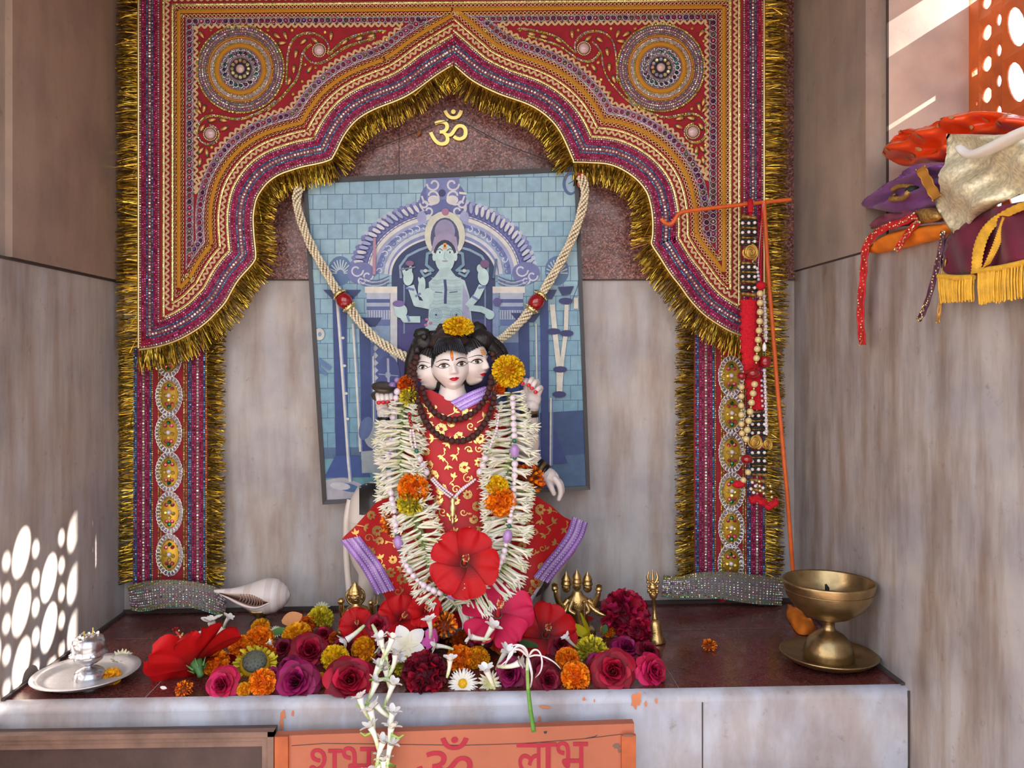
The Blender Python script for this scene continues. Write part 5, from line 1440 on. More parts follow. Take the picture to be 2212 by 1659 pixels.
mm = star_mesh(16, .13, 1.0, ((230, 226, 170), (244, 242, 226)), .5, .006, .5, .05, 8, 4); mm2 = star_mesh(12, .13, .7, ((230, 226, 150), (244, 240, 220)), .1, .006, .7, .05, 9, 4); k0 = len(mm.v); mm.v += mm2.v; mm.f += [tuple(k0+i for i in f) for f in mm2.f]; mm.c += mm2.c; mm.m += mm2.m; mm.sm += mm2.sm
WMUM = rawmesh('petals', mm, M['white_petal'])

def aim(d, roll=0.):
    q = V(d).normalized().to_track_quat('Z', 'Y'); return q @ Quaternion((0, 0, 1), roll)
def spot(px, py, r, k=.62, ymax=-.02):
    """where a flower of radius r px, its centre drawn at px,py, rests on the shelf"""
    d = (EYE-.00155)*F/((py-CY)+.0177*(px-CX)+k*r); Y = min(ymax, max(d-DB, YF+.012)); return P(px, py, Y), r*S(Y)
def put(kind, px, py, r, label, face=(0, -.8, .6), k=.62, group=None, at=None, squash=1., calyx=False):
    nm, me, cat = KIND[kind]
    p, rad = (at, r*S(at.y)) if at is not None else spot(px, py, r, k)
    o = bpy.data.objects.new(nm, me); COL.objects.link(o); o.location = p; o.scale = (rad, rad, rad*squash)
    o.rotation_mode = 'QUATERNION'; o.rotation_quaternion = aim(V(face)+V((R.uniform(-.15, .15), R.uniform(-.1, .1), R.uniform(-.15, .15))), R.uniform(0, 6))
    tag(o, label, cat, group or nm+'s on the shrine')
    if calyx:
        c = bpy.data.objects.new('calyx', CALX); COL.objects.link(c); c.parent = o; c.location = (0, 0, -.35); c.scale = (1.6, 1.6, 1.2)
    return o
def put_hib(pal, px, py, r, label, face, roll=0., at=None, close=0., k=.3):
    p, rad = (at, r*S(at.y)) if at is not None else spot(px, py, r, k)
    o = thing('hibiscus', p, label, 'hibiscus', 'hibiscus flowers on the shrine'); o.scale = (rad,)*3; o.rotation_mode = 'QUATERNION'; o.rotation_quaternion = aim(face, roll)
    for i in range(5):
        c = bpy.data.objects.new('petal', HIBP[pal][i % 2]); COL.objects.link(c); c.parent = o; c.rotation_mode = 'QUATERNION'
        c.rotation_quaternion = Quaternion((0, 0, 1), 2*PI*i/5+R.uniform(-.1, .1)) @ Quaternion((0, 1, 0), -close+R.uniform(-.12, .12)) @ Quaternion((1, 0, 0), .18)
    for nm, me in (('stamen', STAM), ('calyx', CALX)):
        c = bpy.data.objects.new(nm, me); COL.objects.link(c); c.parent = o
    return o
def put_two(name, petals, center, px, py, r, label, cat, face, k=.3, at=None, roll=0.):
    p, rad = (at, r*S(at.y)) if at is not None else spot(px, py, r, k)
    o = bpy.data.objects.new(name, petals); COL.objects.link(o); o.location = p; o.scale = (rad,)*3; o.rotation_mode = 'QUATERNION'; o.rotation_quaternion = aim(face, roll); tag(o, label, cat, {'frangipani': 'frangipani flowers', 'chrysanthemum': 'chrysanthemums on the shrine', 'rosebud': 'small buds in the heap'}.get(name))
    if center: c = bpy.data.objects.new('flower_center', center); COL.objects.link(c); c.parent = o
    return o
NT = [0]
def put_tube(px, py, ln, ang, label, Y=None, lift=.012, tilt=.2, tip=None):
    """tuberose blossom: stalk end at px,py, pointing at screen angle ang (degrees, 90 = up), ln px long"""
    p = spot(px, py, 12, .5)[0] if Y is None else P(px, py, Y)
    a = math.radians(ang); d = V((math.cos(a), -tilt, math.sin(a)))
    o = bpy.data.objects.new('tuberose', TUB[NT[0] % 5]); NT[0] += 1; COL.objects.link(o); o.location = p+V((0, -lift, lift*.4)); o.scale = (1.28*ln*S(p.y),)*3
    o.rotation_mode = 'QUATERNION'; o.rotation_quaternion = aim(d, R.uniform(0, 6)); tag(o, label, 'flower', 'loose tuberose blossoms'); return o

# ---- the heap along the front of the shelf
UP = (0, -.55, .85)
put('magenta', 640, 1474, 52, 'large magenta rose at the front edge, between the round orange marigold and a crimson rose', (-.1, -.9, .45))
put('crimson', 756, 1470, 56, 'biggest dark crimson rose at the front edge, behind the dangling tuberose strings', (.1, -.85, .5))
put('pink', 480, 1478, 38, 'bright pink-red rose at the left end of the front row', (0, -.95, .35))
put('crimson2', 669, 1406, 44, 'crimson rose in the second row, above the large magenta rose', (.2, -.8, .5))
put('magenta', 622, 1440, 28, 'small magenta rose tucked behind the yellow chrysanthemum with grey underside', (-.4, -.7, .5))
put('dark', 744, 1398, 32, 'dark red rose behind the yellow marigold with green calyx', (0, -.7, .7))
put('bud', 818, 1402, 32, 'dusky pink rosebud just left of the white frangipani', (.1, -.6, .8), squash=1.3)
put('darkpom', 917, 1455, 50, 'dark crimson many-petalled rose, left of the white daisy at the front edge', (0, -.9, .45))
put('magenta', 1104, 1456, 38, 'magenta rose drooping behind the spider lily stem', (-.3, -.8, .3))
put('dark', 1184, 1468, 32, 'dark pink rose right of the spider lily stem at the front edge', (.2, -.8, .4))
put('crimson2', 1324, 1450, 50, 'open crimson rose at the front edge, right of a round orange marigold', (0, -.95, .35))
put('pink', 1411, 1450, 38, 'red rose at the right end of the front row', (.35, -.85, .35))
put('magenta', 1352, 1402, 36, 'purple-magenta rose behind the open crimson rose', (.2, -.7, .7))
put('dark', 1400, 1408, 30, 'dark rose behind the last red rose on the right', (.3, -.6, .7))
put('dahlia', 1350, 1328, 50, 'crimson dahlia-like bloom standing at the back beside the brass bell', (0, -.8, .6), k=.8)
put('dahlia', 1385, 1366, 30, 'small crimson bloom fallen at the foot of the brass bell', (.3, -.7, .6))
put('dark', 1230, 1352, 24, 'dark maroon rose below the three-headed brass figure', (0, -.7, .7))
put('dark', 1170, 1440, 26, 'shaded maroon rose under the right red hibiscus', (.2, -.8, .4))
put('dark', 612, 1400, 26, 'dark magenta rose between the orange marigolds on the left', (-.2, -.7, .6))
# marigolds and chrysanthemums
put('orange', 568, 1475, 32, 'round orange marigold in the front row beside the pink-red rose', (0, -.9, .45))
put('orange2', 1243, 1461, 34, 'round orange marigold in the front row beside the open crimson rose', (0, -.95, .4))
put('orange', 1226, 1424, 28, 'orange marigold just behind the right-hand round one', (-.2, -.6, .8))
put('orange2', 560, 1384, 34, 'orange marigold near the conch, largest of the left back cluster', UP)
put('yorange', 563, 1356, 22, 'small orange marigold closest to the conch stand', UP)
put('orange', 519, 1398, 28, 'orange marigold resting on the big left hibiscus', UP)
put('orange2', 466, 1432, 32, 'orange marigold under the big left hibiscus, above the pink-red rose', (0, -.7, .7))
put('dorange', 578, 1410, 20, 'dark orange marigold behind the yellow chrysanthemum with grey underside', UP)
put('yorange', 643, 1376, 36, 'yellow-orange marigold left of the second-row crimson rose', UP, calyx=True)
put('dorange', 666, 1347, 20, 'small rust marigold beside the yellow dome by the brass seated figure', UP)
put('mum', 692, 1338, 27, 'yellow dome-shaped chrysanthemum next to the small brass seated figure', (.3, -.3, .9), squash=1.5)
put('yellow', 724, 1422, 32, 'bright yellow marigold with a green calyx above the biggest crimson rose', (.1, -.5, .85), calyx=True)
put('yorange', 788, 1404, 32, 'yellow-orange marigold beside the dusky pink rosebud', (-.2, -.6, .7))
put('dorange', 724, 1379, 16, 'little rust marigold behind the dark red rose', UP)
put('dorange', 854, 1384, 21, 'dark orange marigold between the rosebud and the frangipani', UP)
put('yorange', 690, 1470, 18, 'orange marigold peeping between the magenta and biggest crimson roses', (0, -.9, .4))
put('yorange', 527, 1490, 17, 'small orange marigold between the pink-red rose and round orange marigold', (0, -.9, .4))
put('ragged', 398, 1488, 18, 'shrivelled rust marigold under the big left hibiscus', UP)
put('lemon', 872, 1440, 22, 'ragged yellow marigold behind the dangling tuberose strings', (0, -.8, .6))
put('ragged', 960, 1347, 27, 'ragged rust marigold at the foot of the white garland', UP, at=P(960, 1349, -.275))
put('ragged', 978, 1368, 24, 'ragged rust marigold in front of the one at the foot of the garland', UP)
put('dorange', 1000, 1386, 26, 'rust marigold left of the red and yellow bud', UP)
put('orange', 993, 1424, 32, 'bright orange marigold above the white daisy', (0, -.7, .7))
put('yorange', 1032, 1422, 28, 'orange marigold right of the one above the daisy', (.1, -.7, .7))
put('lemon', 1279, 1406, 34, 'greenish yellow ragged marigold on the right of the heap', UP)
put('orange2', 1313, 1362, 18, 'small orange marigold near the three-headed brass figure', UP)
put('ragged', 1533, 1395, 15, 'single small orange marigold lying alone on the bare maroon shelf', UP, k=.4, calyx=True)
o = put('mum', 551, 1436, 46, 'yellow chrysanthemum lying face down, its grey-green underside showing', (.0, .55, -.8), k=.35, squash=1.)
mb = MB(); mb.ball((0, 0, 0), 1, 16, 8, (96, 100, 84), sz=.3)
for k in range(30): a = k*2.4; q = math.sqrt(k/30.); mb.tube([V((q*.9*math.cos(a), q*.9*math.sin(a), -.28)), V((q*1.05*math.cos(a), q*1.05*math.sin(a), -.42+.2*q))], [.07, .02], 5, (112, 112, 90))
me = rawmesh('underside', mb, M['green']); c = bpy.data.objects.new('underside', me); COL.objects.link(c); c.parent = o; c.location = (0, 0, -.30); c.scale = (.58, .58, .75)
# hibiscus
put_hib('red', 422, 1434, 100, 'large red hibiscus lying on its side at the left end of the heap', (-.50, .60, .62), .15, close=.14, at=P(424, 1432, -.335))
put_hib('red', 1178, 1372, 66, 'red hibiscus facing out on the right of the heap', (.05, -.9, .45), 1.4, k=.5)
put_hib('rose', 1072, 1338, 74, 'big rose-pink hibiscus leaning at the foot of the statue', (-.15, -.75, .75), .3, at=P(1076, 1330, -.276))
put_hib('red', 775, 1358, 42, 'crumpled red hibiscus in front of the small brass seated figure', (-.2, -.8, .5), .9, close=.5, at=P(775, 1356, -.215))
put_hib('red', 865, 1345, 52, 'crumpled red hibiscus below the left hem of the robe', (.1, -.8, .5), .2, close=.45, at=P(865, 1340, -.242))
put_hib('red', 1003, 1215, 72, 'red hibiscus tucked into the lap of the statue above the pearl loop', (.0, -.95, .25), 1.2, at=P(1003, 1217, DR(1003, 1217)-.034))
put_hib('red', 918, 1318, 40, 'small scarlet hibiscus leaning on the robe hem behind the frangipani', (.0, -.85, .5), .6, close=.4, at=P(918, 1322, -.262))
put('crimson', 0, 0, 30, 'crimson rose half hidden between the frangipani and the ragged rust marigolds', (0, -.8, .6), at=P(925, 1362, -.255))
put('dark', 0, 0, 30, 'dark rose behind the red and yellow bud, under the rose-pink hibiscus', (0, -.8, .6), at=P(1035, 1376, -.262))
put('crimson2', 0, 0, 28, 'crimson rose squeezed between the crumpled hibiscus blooms at the robe hem', (0, -.8, .6), at=P(815, 1350, -.262))
put('magenta', 590, 1462, 24, 'dark magenta rose behind the round orange marigold in the front row', (.2, -.7, .6))
put('dark', 852, 1424, 28, 'shaded crimson rose behind the dangling tuberose strings', (0, -.7, .6))
put('magenta', 1290, 1430, 24, 'magenta rose between the orange marigold and the open crimson rose', (0, -.7, .6))
put('dark', 1212, 1394, 26, 'dark crimson rose under the open tuberose star', (0, -.6, .8))
put('crimson', 700, 1372, 24, 'small crimson rose in front of the yellow dome chrysanthemum', (0, -.6, .8))
# white and other blossoms
put_two('frangipani', PLU, None, 880, 1391, 46, 'white frangipani with five broad petals in the middle of the heap', 'flower', (.05, -.85, .55), roll=.7, at=P(880, 1394, -.300))
put_two('frangipani', PLU, None, 468, 1378, 42, 'white frangipani lying behind the big left hibiscus', 'flower', (.05, -.25, .97), roll=.4)
put_two('daisy', DAI, DAC, 1000, 1477, 33, 'white daisy with yellow centre at the front edge', 'daisy', (-.1, -.9, .45))
put_two('chrysanthemum', WMUM, None, 1057, 1475, 27, 'creamy white chrysanthemum right of the daisy', 'chrysanthemum', (.2, -.9, .3))
put_two('chrysanthemum', WMUM, None, 695, 1318, 20, 'white chrysanthemum behind the yellow dome by the brass seated figure', 'chrysanthemum', (0, -.6, .8), k=.5)
put_two('chrysanthemum', WMUM, None, 596, 1366, 15, 'small cream chrysanthemum next to the peach petal', 'chrysanthemum', (0, -.6, .8), k=.5)
put_two('chrysanthemum', WMUM, None, 262, 1428, 27, 'white chrysanthemum lying behind the round metal plate', 'chrysanthemum', (0, -.45, .9), k=.3)
mm = star_mesh(5, .5, .9, ((206, 80, 160), (222, 110, 186)), .0, .02, .8, .05, 31); LIL = rawmesh('petals', mm, M['petal'])
put_two('lilac_flower', LIL, None, 942, 1386, 26, 'lilac-pink blossom right of the frangipani', 'flower', (-.6, -.6, .5), at=P(942, 1386, -.295))
mm = star_mesh(4, .3, 1.0, ((214, 190, 20), (226, 206, 40)), -.2, .02, .9, .02, 32); TRU = rawmesh('petals', mm, M['petal'])
put_two('trumpet_flower', TRU, None, 1276, 1376, 38, 'yellow trumpet flower lying sideways on the right of the heap', 'flower', (-.85, -.3, .45), k=.3)
mm = star_mesh(4, .3, 1.0, ((214, 60, 50), (226, 190, 80)), -.1, .02, .7, .04, 33); BUD = rawmesh('petals', mm, M['petal'])
put_two('rosebud', BUD, None, 1068, 1398, 26, 'small red and yellow half-open bud beside the rust marigold', 'flower', (.5, -.7, .5), k=.4)
put_two('rosebud', BUD, None, 1118, 1384, 18, 'small green and red bud below the rose-pink hibiscus', 'flower', (.8, -.4, .3), k=.5)
for a in ((487, 1362, 34, 60, 'tuberose blossom standing behind the big left hibiscus'), (474, 1392, 58, 100, 'tuberose with green tube rising over the left frangipani'), (597, 1408, 22, 120, 'tiny tuberose between the orange and yellow-orange marigolds'),
          (806, 1350, 50, 290, 'tuberose drooping over the dusky pink rosebud', -.27), (790, 1352, 52, 215, 'tuberose lying across the crumpled hibiscus, open end to the left', -.26), (700, 1388, 44, 172, 'wilted tuberose on the second-row crimson rose'), (930, 1380, 44, 98, 'tuberose standing upright beside the white garland foot', -.300), (980, 1404, 40, 170, 'open tuberose star facing out, right of the lilac-pink blossom', -.31), (966, 1464, 44, 84, 'tuberose tube hanging above the daisy, left side', -.385),
          (1042, 1394, 52, 62, 'tuberose pointing up in front of the rose-pink hibiscus', -.295), (1060, 1382, 46, 165, 'tuberose pointing left in front of the rose-pink hibiscus', -.30), (1072, 1448, 50, 60, 'tuberose tilted over the orange marigolds near the daisy'), (1074, 1440, 52, 20, 'tuberose lying under the arching spider lily', -.37), (1068, 1488, 52, 112, 'tuberose beside the creamy chrysanthemum'),
          (1244, 1400, 34, 130, 'open tuberose star beside the right red hibiscus'), (1300, 1402, 34, 20, 'tuberose by the greenish yellow marigold'), (842, 1445, 34, 40, 'tuberose at the top of the dangling strings')): put_tube(*a)
# leaves, loose petals
def leaf(px, py, l, w, ang, label, col=(60, 96, 52), cat='leaf', nm='leaf', m='green', k=.2, face=(0, -.6, .8)):
    p, _ = spot(px, py, 14, k); s = S(p.y); mb = MB(); q = aim(face).to_matrix(); a = math.radians(ang)
    rows = []
    for j in range(9):
        v = j/8.; hw = w*math.sin(PI*min(.98, .05+v*.93))**.8
        rows.append([p+q @ rotz(V(((v-.5)*l*s, u*hw*s, (.10*u*u*w+.12*l*(v-.5)**2)*s)), a)+V((0, -.02, .014)) for u in (-1, -.5, 0, .5, 1)])
    mb.grid(rows, col); mb.grid([[x+V((0, .0008, -.0004)) for x in r] for r in rows][::-1], col)
    return tag(mb.build(nm, M[m], None, loc=p), label, cat, 'loose leaves and petals')
leaf(1003, 1355, 50, 12, -25, 'dark green leaf left of the rose-pink hibiscus'); leaf(1082, 1376, 44, 11, 15, 'green leaf behind the red and yellow bud'); leaf(1130, 1386, 46, 11, -12, 'green leaf under the right edge of the rose-pink hibiscus'); leaf(1302, 1370, 26, 7, 70, 'small green leaf by the yellow trumpet flower')
leaf(608, 1374, 34, 9, 20, 'green sepal beside the yellow-orange marigold', (80, 130, 60)); leaf(1140, 1402, 44, 9, -18, 'narrow green leaf under the spider lily')
leaf(637, 1348, 44, 19, 25, 'loose peach-coloured petal behind the yellow-orange marigold', (232, 160, 106), 'petal', 'petal', 'petal'); leaf(365, 1496, 15, 4, -15, 'single white petal on the bare shelf at the left of the heap', (236, 230, 220), 'petal', 'petal', 'white_petal'); leaf(1262, 1347, 36, 8, -4, 'loose scarlet petal below the three-headed brass figure', (206, 30, 30), 'petal', 'petal', 'petal'); leaf(1553, 1306, 18, 6, 10, 'red petal scrap on the shelf under the right hem band', (150, 20, 30), 'petal', 'petal', 'petal')
# spider lily hanging over the edge
p0 = P(1141, 1420, -.385); sl = thing('spider_lily', p0, 'white spider lily with thin curling petals, its green stem hanging over the shelf edge', 'flower')
mb = MB(); YQ = lambda y: -.385 if y < 1440 else lerp(-.40, -.462, min(1, (y-1440)/141.))
mb.tube([P(x, y, YQ(y)-.006) for x, y in ((1140, 1422), (1139, 1450), (1141, 1490), (1146, 1535), (1153, 1580))], [.0022, .0024, .0025, .0026, .003], 8, [(214, 222, 170), (150, 180, 90), (110, 160, 60), (100, 150, 56)]); mb.build('stem', M['green'], sl)
for pts in ([(1141, 1420), (1122, 1400), (1102, 1408), (1094, 1432), (1088, 1440)], [(1141, 1420), (1130, 1396), (1112, 1396), (1104, 1420), (1084, 1436), (1076, 1444)], [(1141, 1420), (1152, 1402), (1166, 1406), (1172, 1430), (1168, 1452), (1156, 1464)], [(1141, 1420), (1146, 1440), (1150, 1462), (1146, 1486)], [(1141, 1420), (1158, 1414), (1180, 1420), (1200, 1432), (1212, 1446)], [(1141, 1420), (1136, 1400), (1120, 1392), (1104, 1396)]):
    q = smooth(pts, 2); n = len(q); mb = MB()
    mb.tube([P(v.x, v.y, -.39-.016*math.sin(PI*i/n)) for i, v in enumerate(q)], [(.4+2.8*math.sin(PI*min(1, .15+i/n*.9))) * S(-.39) for i in range(n)], 6, (240, 232, 232), flat=.45, up=(0, 1, 0)); mb.build('petal', M['white_petal'], sl)
# strings of tuberose dangling over the front edge
for label, pts in (('left string of threaded tuberoses dangling over the front edge past the sign', [(832, 1402), (822, 1440), (812, 1470), (796, 1498), (796, 1530), (801, 1562), (812, 1600), (818, 1625), (808, 1668), (804, 1710)]), ('right string of threaded tuberoses dangling over the front edge past the sign', [(836, 1406), (838, 1446), (848, 1474), (836, 1505), (830, 1525), (845, 1545), (846, 1575), (842, 1605), (838, 1650), (834, 1700)])):
    ys = lambda y: -.392 if y < 1490 else lerp(-.420, -.462, min(1, (y-1490)/90.))
    path = smooth(pts, 2); root = thing('tuberose_string', P(pts[0][0], pts[0][1], -.39), label, 'garland', 'tuberose strings on the shelf edge')
    mb = MB(); mb.tube([P(v.x, v.y, ys(v.y)-.004) for v in path], .0011, 6, (190, 206, 140)); mb.build('thread', M['green'], root)
    i = 0
    for v, t in resample(path, 34):
        i += 1; c = P(v.x, v.y, ys(v.y)-.006); d = V((t.x, -.1, -t.y))*(-1)
        child('floret', TUB[i % 5], root, c+d*-.012, aim(d+V((R.uniform(-.3, .3), 0, 0)), R.uniform(0, 6)), 66*S(-.43))
    for v, t in list(resample(path, 62))[1:]:
        mb = MB(); c = P(v.x, v.y, ys(v.y)-.006); mb.tube([c, c+V((R.choice((-1, 1))*.010, -.002, -.004)), c+V((R.choice((-1, 1))*.016, -.002, .0))], [.0015, .0016, .001], 6, (150, 190, 80)); mb.build('bud', M['green'], root)

# ================= garland, necklaces and blooms on the statue =================
def DG(x, y): return DR(x, y)
GL = smooth([(872, 862), (868, 910), (866, 960), (864, 1010), (870, 1060), (888, 1100), (908, 1150), (922, 1205), (945, 1260), (985, 1312)])
GR = smooth([(1102, 850), (1108, 900), (1106, 950), (1098, 1000), (1096, 1050), (1092, 1110), (1098, 1160), (1092, 1210), (1068, 1260), (1030, 1290), (985, 1312)])
gar = thing('flower_garland', P(985, 1312, DR(985, 1312)-.03), 'thick garland of cream tuberose buds and orange marigolds hanging round the neck of the statue', 'garland')
FLO = []
for sd in range(4):
    r = random.Random(50+sd); mb = MB(); bend = r.uniform(-.1, .1)
    path = [V((bend*math.sin(f*2.5), 0, f)) for f in (0, .25, .5, .75, 1.)]
    mb.tube(path, [.045, .065, .07, .08, .09], 6, [(196, 208, 150), (228, 228, 192), (240, 236, 214), (244, 240, 222)])
    for k in range(5):
        a = 2*PI*k/5+r.uniform(-.2, .2); op = r.uniform(.05, .5); d = V((math.cos(a)*op, math.sin(a)*op, 1)); c = path[-1]+V((math.cos(a), math.sin(a), 0))*.06
        mb.tube([c, c+d*.14, c+d*.3+V((math.cos(a), math.sin(a), 0))*.06*op], [.055, .05, .010], 5, (246, 242, 224))
    FLO.append(rawmesh('floret', mb, M['white_petal']))
fl = []
for path, sgn in ((GL, -1), (GR, 1)):
    for i, (v, t) in enumerate(resample(path, 3.9)):
        low = v.y > 1100
        for side in (-1, 1):
            if R.random() < .12: continue
            y0 = DR(v.x, v.y)-.012
            n = V((-t.y, 0, -t.x))*side; n = n if n.x*side > 0 or True else -n
            elev = R.uniform(.1, 1.0)
            dirn = V((n.x, -elev, n.z))+V((R.uniform(-.15, .15), 0, R.uniform(-.35, .15)))
            L = R.uniform(36, 50)*S(-.22)*(1.05 if not low else .95)*lerp(.62, 1, sstep(870, 935, v.y))
            fl.append((P(v.x+R.uniform(-5, 5), v.y+R.uniform(-3, 3), y0-R.uniform(0, .010)), aim(dirn, R.uniform(0, 6)), L, elev))
fl.sort(key=lambda q: -q[3])
for p, q, L, e in fl[:100]: child('floret', FLO[R.randrange(4)], gar, p, q, L)
st = MB()
for p, q, L, e in fl[100:]:
    me = FLO[R.randrange(4)]; b = len(st.v); mq = q.to_matrix()
    st.v += [p+mq @ (v.co*L) for v in me.vertices]
    for f in me.polygons: st.f.append(tuple(b+i for i in f.vertices)); st.sm.append(True); st.m.append(0); st.c.append((240, 236, 214) if R.random() < .88 else (196, 210, 146))
o = st.build('florets', M['white_petal'], gar); o['kind'] = 'stuff'
M['cord'] = mat('green_thread', (120, 130, 80), .8)
for path in (GL, GR):
    mb = MB(); mb.tube([P(v.x, v.y, DR(v.x, v.y)-.008) for v in path], .007, 8); mb.build('cord', M['cord'], gar)
for kd, x, y, r, f in (('orange', 892, 1056, 36, (0, -.9, .4)), ('lemon', 888, 1088, 30, (0, -.6, -.5)), ('orange2', 1080, 1082, 36, (.1, -.8, .5)), ('yellow', 1074, 1050, 26, (0, -.6, .8)), ('ragged', 1142, 1036, 34, (.4, -.8, .3)), ('ragged', 846, 1130, 24, (-.5, -.8, 0)), ('dorange', 880, 832, 24, (-.1, -.9, .3)), ('lemon', 884, 858, 22, (0, -.8, -.2)), ('dorange', 1076, 842, 16, (.2, -.9, 0)), ('ragged', 838, 868, 12, (-.4, -.9, 0))):
    child('marigold', KIND[kd][1], gar, P(x, y, DR(x, y)-(.030 if y > 900 else .016)), aim(f, R.uniform(0, 6)), r*S(-.21))
put('goldmum', 0, 0, 38, 'golden yellow chrysanthemum on the right shoulder end of the garland', (.0, -.95, .15), at=P(1098, 802, -.178))
put('goldmum', 0, 0, 36, 'golden yellow chrysanthemum lying on top of the statue hair', (.15, -.55, .85), at=P(990, 707, -.178), squash=.8)
# bead work: every bead a part
BEAD = {}
def bead(parent, name, p, r, rot=None):
    me, u = BEAD[name]; return child(name, me, parent, p, rot, r)
def mkbead(name, col, m, sz=1., bumpy=False):
    mb = MB()
    if bumpy: mb.ball((0, 0, 0), 1, 14, 9, col, disp=lambda d: 1+.16*noise.noise(d*3.3)+.10*math.sin(d.x*13)*math.sin(d.y*13+1)*math.cos(d.z*12))
    else: mb.ball((0, 0, 0), 1, 14, 10, col, sz=sz)
    BEAD[name] = (rawmesh(name, mb, m), 1)
M['rud'] = mat('rudraksha_seed', (66, 30, 26), .65, var=.3, vscale=300, bump=.5, bscale=900)
M['lilacstone'] = mat('lilac_stone', (170, 130, 190), .25, coat=.5); M['jade'] = mat('green_stone', (30, 100, 80), .2, coat=.5)
mkbead('pearl', (228, 212, 220), M['pearl']); mkbead('lilac_bead', (170, 130, 190), M['lilacstone'], 1.45); mkbead('green_bead', (30, 100, 80), M['jade']); mkbead('seed_bead', (70, 34, 28), M['rud'], 1., True); mkbead('red_bead', (150, 30, 30), M['redglass'])
pn = thing('pearl_necklace', P(985, 1290, DR(985, 1290)-.05), 'long pearl necklace with lilac and green beads looped low over the garland', 'necklace')
path = smooth([(858, 846), (848, 900), (842, 950), (838, 1000), (842, 1050), (850, 1100), (856, 1150), (866, 1200), (890, 1245), (930, 1276), (985, 1288), (1036, 1274), (1070, 1240), (1090, 1195), (1100, 1140), (1108, 1080), (1112, 1030), (1112, 980), (1110, 920), (1107, 852)])
marks = [(838, 994), (860, 1178), (985, 1287), (1098, 1153), (1110, 969)]
def dneck(x, y): return DR(x, y)-.034-.010*sstep(1000, 1200, y)
i = 0; acc = 0
pts = resample(path, 1.); nxt = 0
k = 0
while k < len(pts):
    v, t = pts[k]; dm = min((v-Vector(m)).length for m in marks)
    p = P(v.x, v.y, dneck(v.x, v.y)); s = S(p.y)
    if dm < 6:
        dirn = V((t.x, 0, -t.y)); bead(pn, 'lilac_bead', P(v.x, v.y+0, dneck(v.x, v.y)-.002), 10.5*s, aim(dirn)); k += 22
    elif 16 < dm < 23: bead(pn, 'green_bead', p, 5.2*s); k += 11
    else:
        r = (7.6, 6.8, 5., 4.6, 7.2, 6.6)[i % 6]; i += 1
        if dm < 16: k += 1; continue
        bead(pn, 'pearl', p, r*s); k += int(r*2-.5)
# shorter necklace with pendant
sn = thing('pendant_necklace', P(978, 1076, DR(978, 1076)-.02), 'short pearl necklace with a drop pendant on the chest of the statue', 'necklace')
def run(parent, pts, r, dz, nm='pearl', gap=.1):
    q = resample(smooth(pts), 1.); k = 0
    while k < len(q):
        v = q[k][0]; p = P(v.x, v.y, DR(v.x, v.y)-dz(v.y) if callable(dz) else DR(v.x, v.y)-dz); bead(parent, nm, p, r*S(p.y)); k += max(2, int(r*2+gap))
dz2 = lambda y: lerp(.030, .008, sstep(950, 1040, y))
run(sn, [(884, 894), (886, 912), (890, 925)], 4.2, dz2, 'red_bead'); run(sn, [(887, 930), (886, 950), (892, 968)], 3.1, dz2); run(sn, [(892, 930), (896, 950), (898, 966)], 3.1, dz2); run(sn, [(900, 974), (902, 980)], 5.5, dz2, 'green_bead'); run(sn, [(906, 992), (913, 1006), (922, 1024)], 8., dz2)
run(sn, [(932, 1036), (946, 1052), (962, 1066), (976, 1076)], 2.9, .007); run(sn, [(936, 1033), (950, 1048), (966, 1061), (978, 1070)], 2.9, .007)
run(sn, [(1077, 896), (1074, 925), (1064, 952), (1056, 970)], 3.1, dz2); run(sn, [(1053, 976), (1051, 982)], 4.6, dz2, 'green_bead'); run(sn, [(1048, 990), (1042, 1008), (1033, 1028)], 8., dz2); run(sn, [(1026, 1036), (1012, 1046), (996, 1056), (980, 1076)], 2.9, .007); run(sn, [(1022, 1040), (1006, 1052), (990, 1066), (980, 1078)], 2.9, .007)
mb = MB(); c = P(978, 1100, DR(978, 1100)-.012); s = S(c.y)
mb.lathe([(.5*s, 26*s), (4*s, 24*s), (6*s, 18*s), (4*s, 12*s), (7*s, 6*s), (8*s, 0), (5*s, -6*s), (7*s, -10*s), (4*s, -16*s), (3*s, -24*s), (4.5*s, -28*s), (.5*s, -36*s)], c, 14, V((0, 0, 1)), (150, 136, 120)); mb.build('pendant', M['goldwire'], sn)
rd = thing('rudraksha_necklace', P(985, 957, DR(985, 957)-.012), 'dark brown rudraksha bead necklace wound twice round the neck of the statue', 'necklace')
def drud(y): return pl([(740, .055), (800, .035), (850, .018), (900, .010), (960, .009)], y)
for pts in ([(900, 772), (893, 800), (896, 840), (906, 880), (922, 918), (950, 944), (985, 956), (1022, 946), (1050, 912), (1066, 870), (1072, 830), (1070, 790), (1064, 760)], [(912, 838), (922, 872), (945, 898), (978, 909), (1012, 900), (1040, 876), (1058, 842), (1063, 810)], [(888, 790), (884, 820), (890, 862)]):
    q = resample(smooth(pts), 1.); k = 0
    while k < len(q):
        v = q[k][0]; Y = min(DR(v.x, v.y)-.008, pl([(740, -.165), (800, -.176), (860, -.186), (900, -.2)], v.y)); p = P(v.x, v.y, Y); r = 6.9*R.uniform(.92, 1.08)
        bead(rd, 'seed_bead', p, r*S(Y), Quaternion((R.random(), R.random(), R.random(), R.random())).normalized()); k += 12
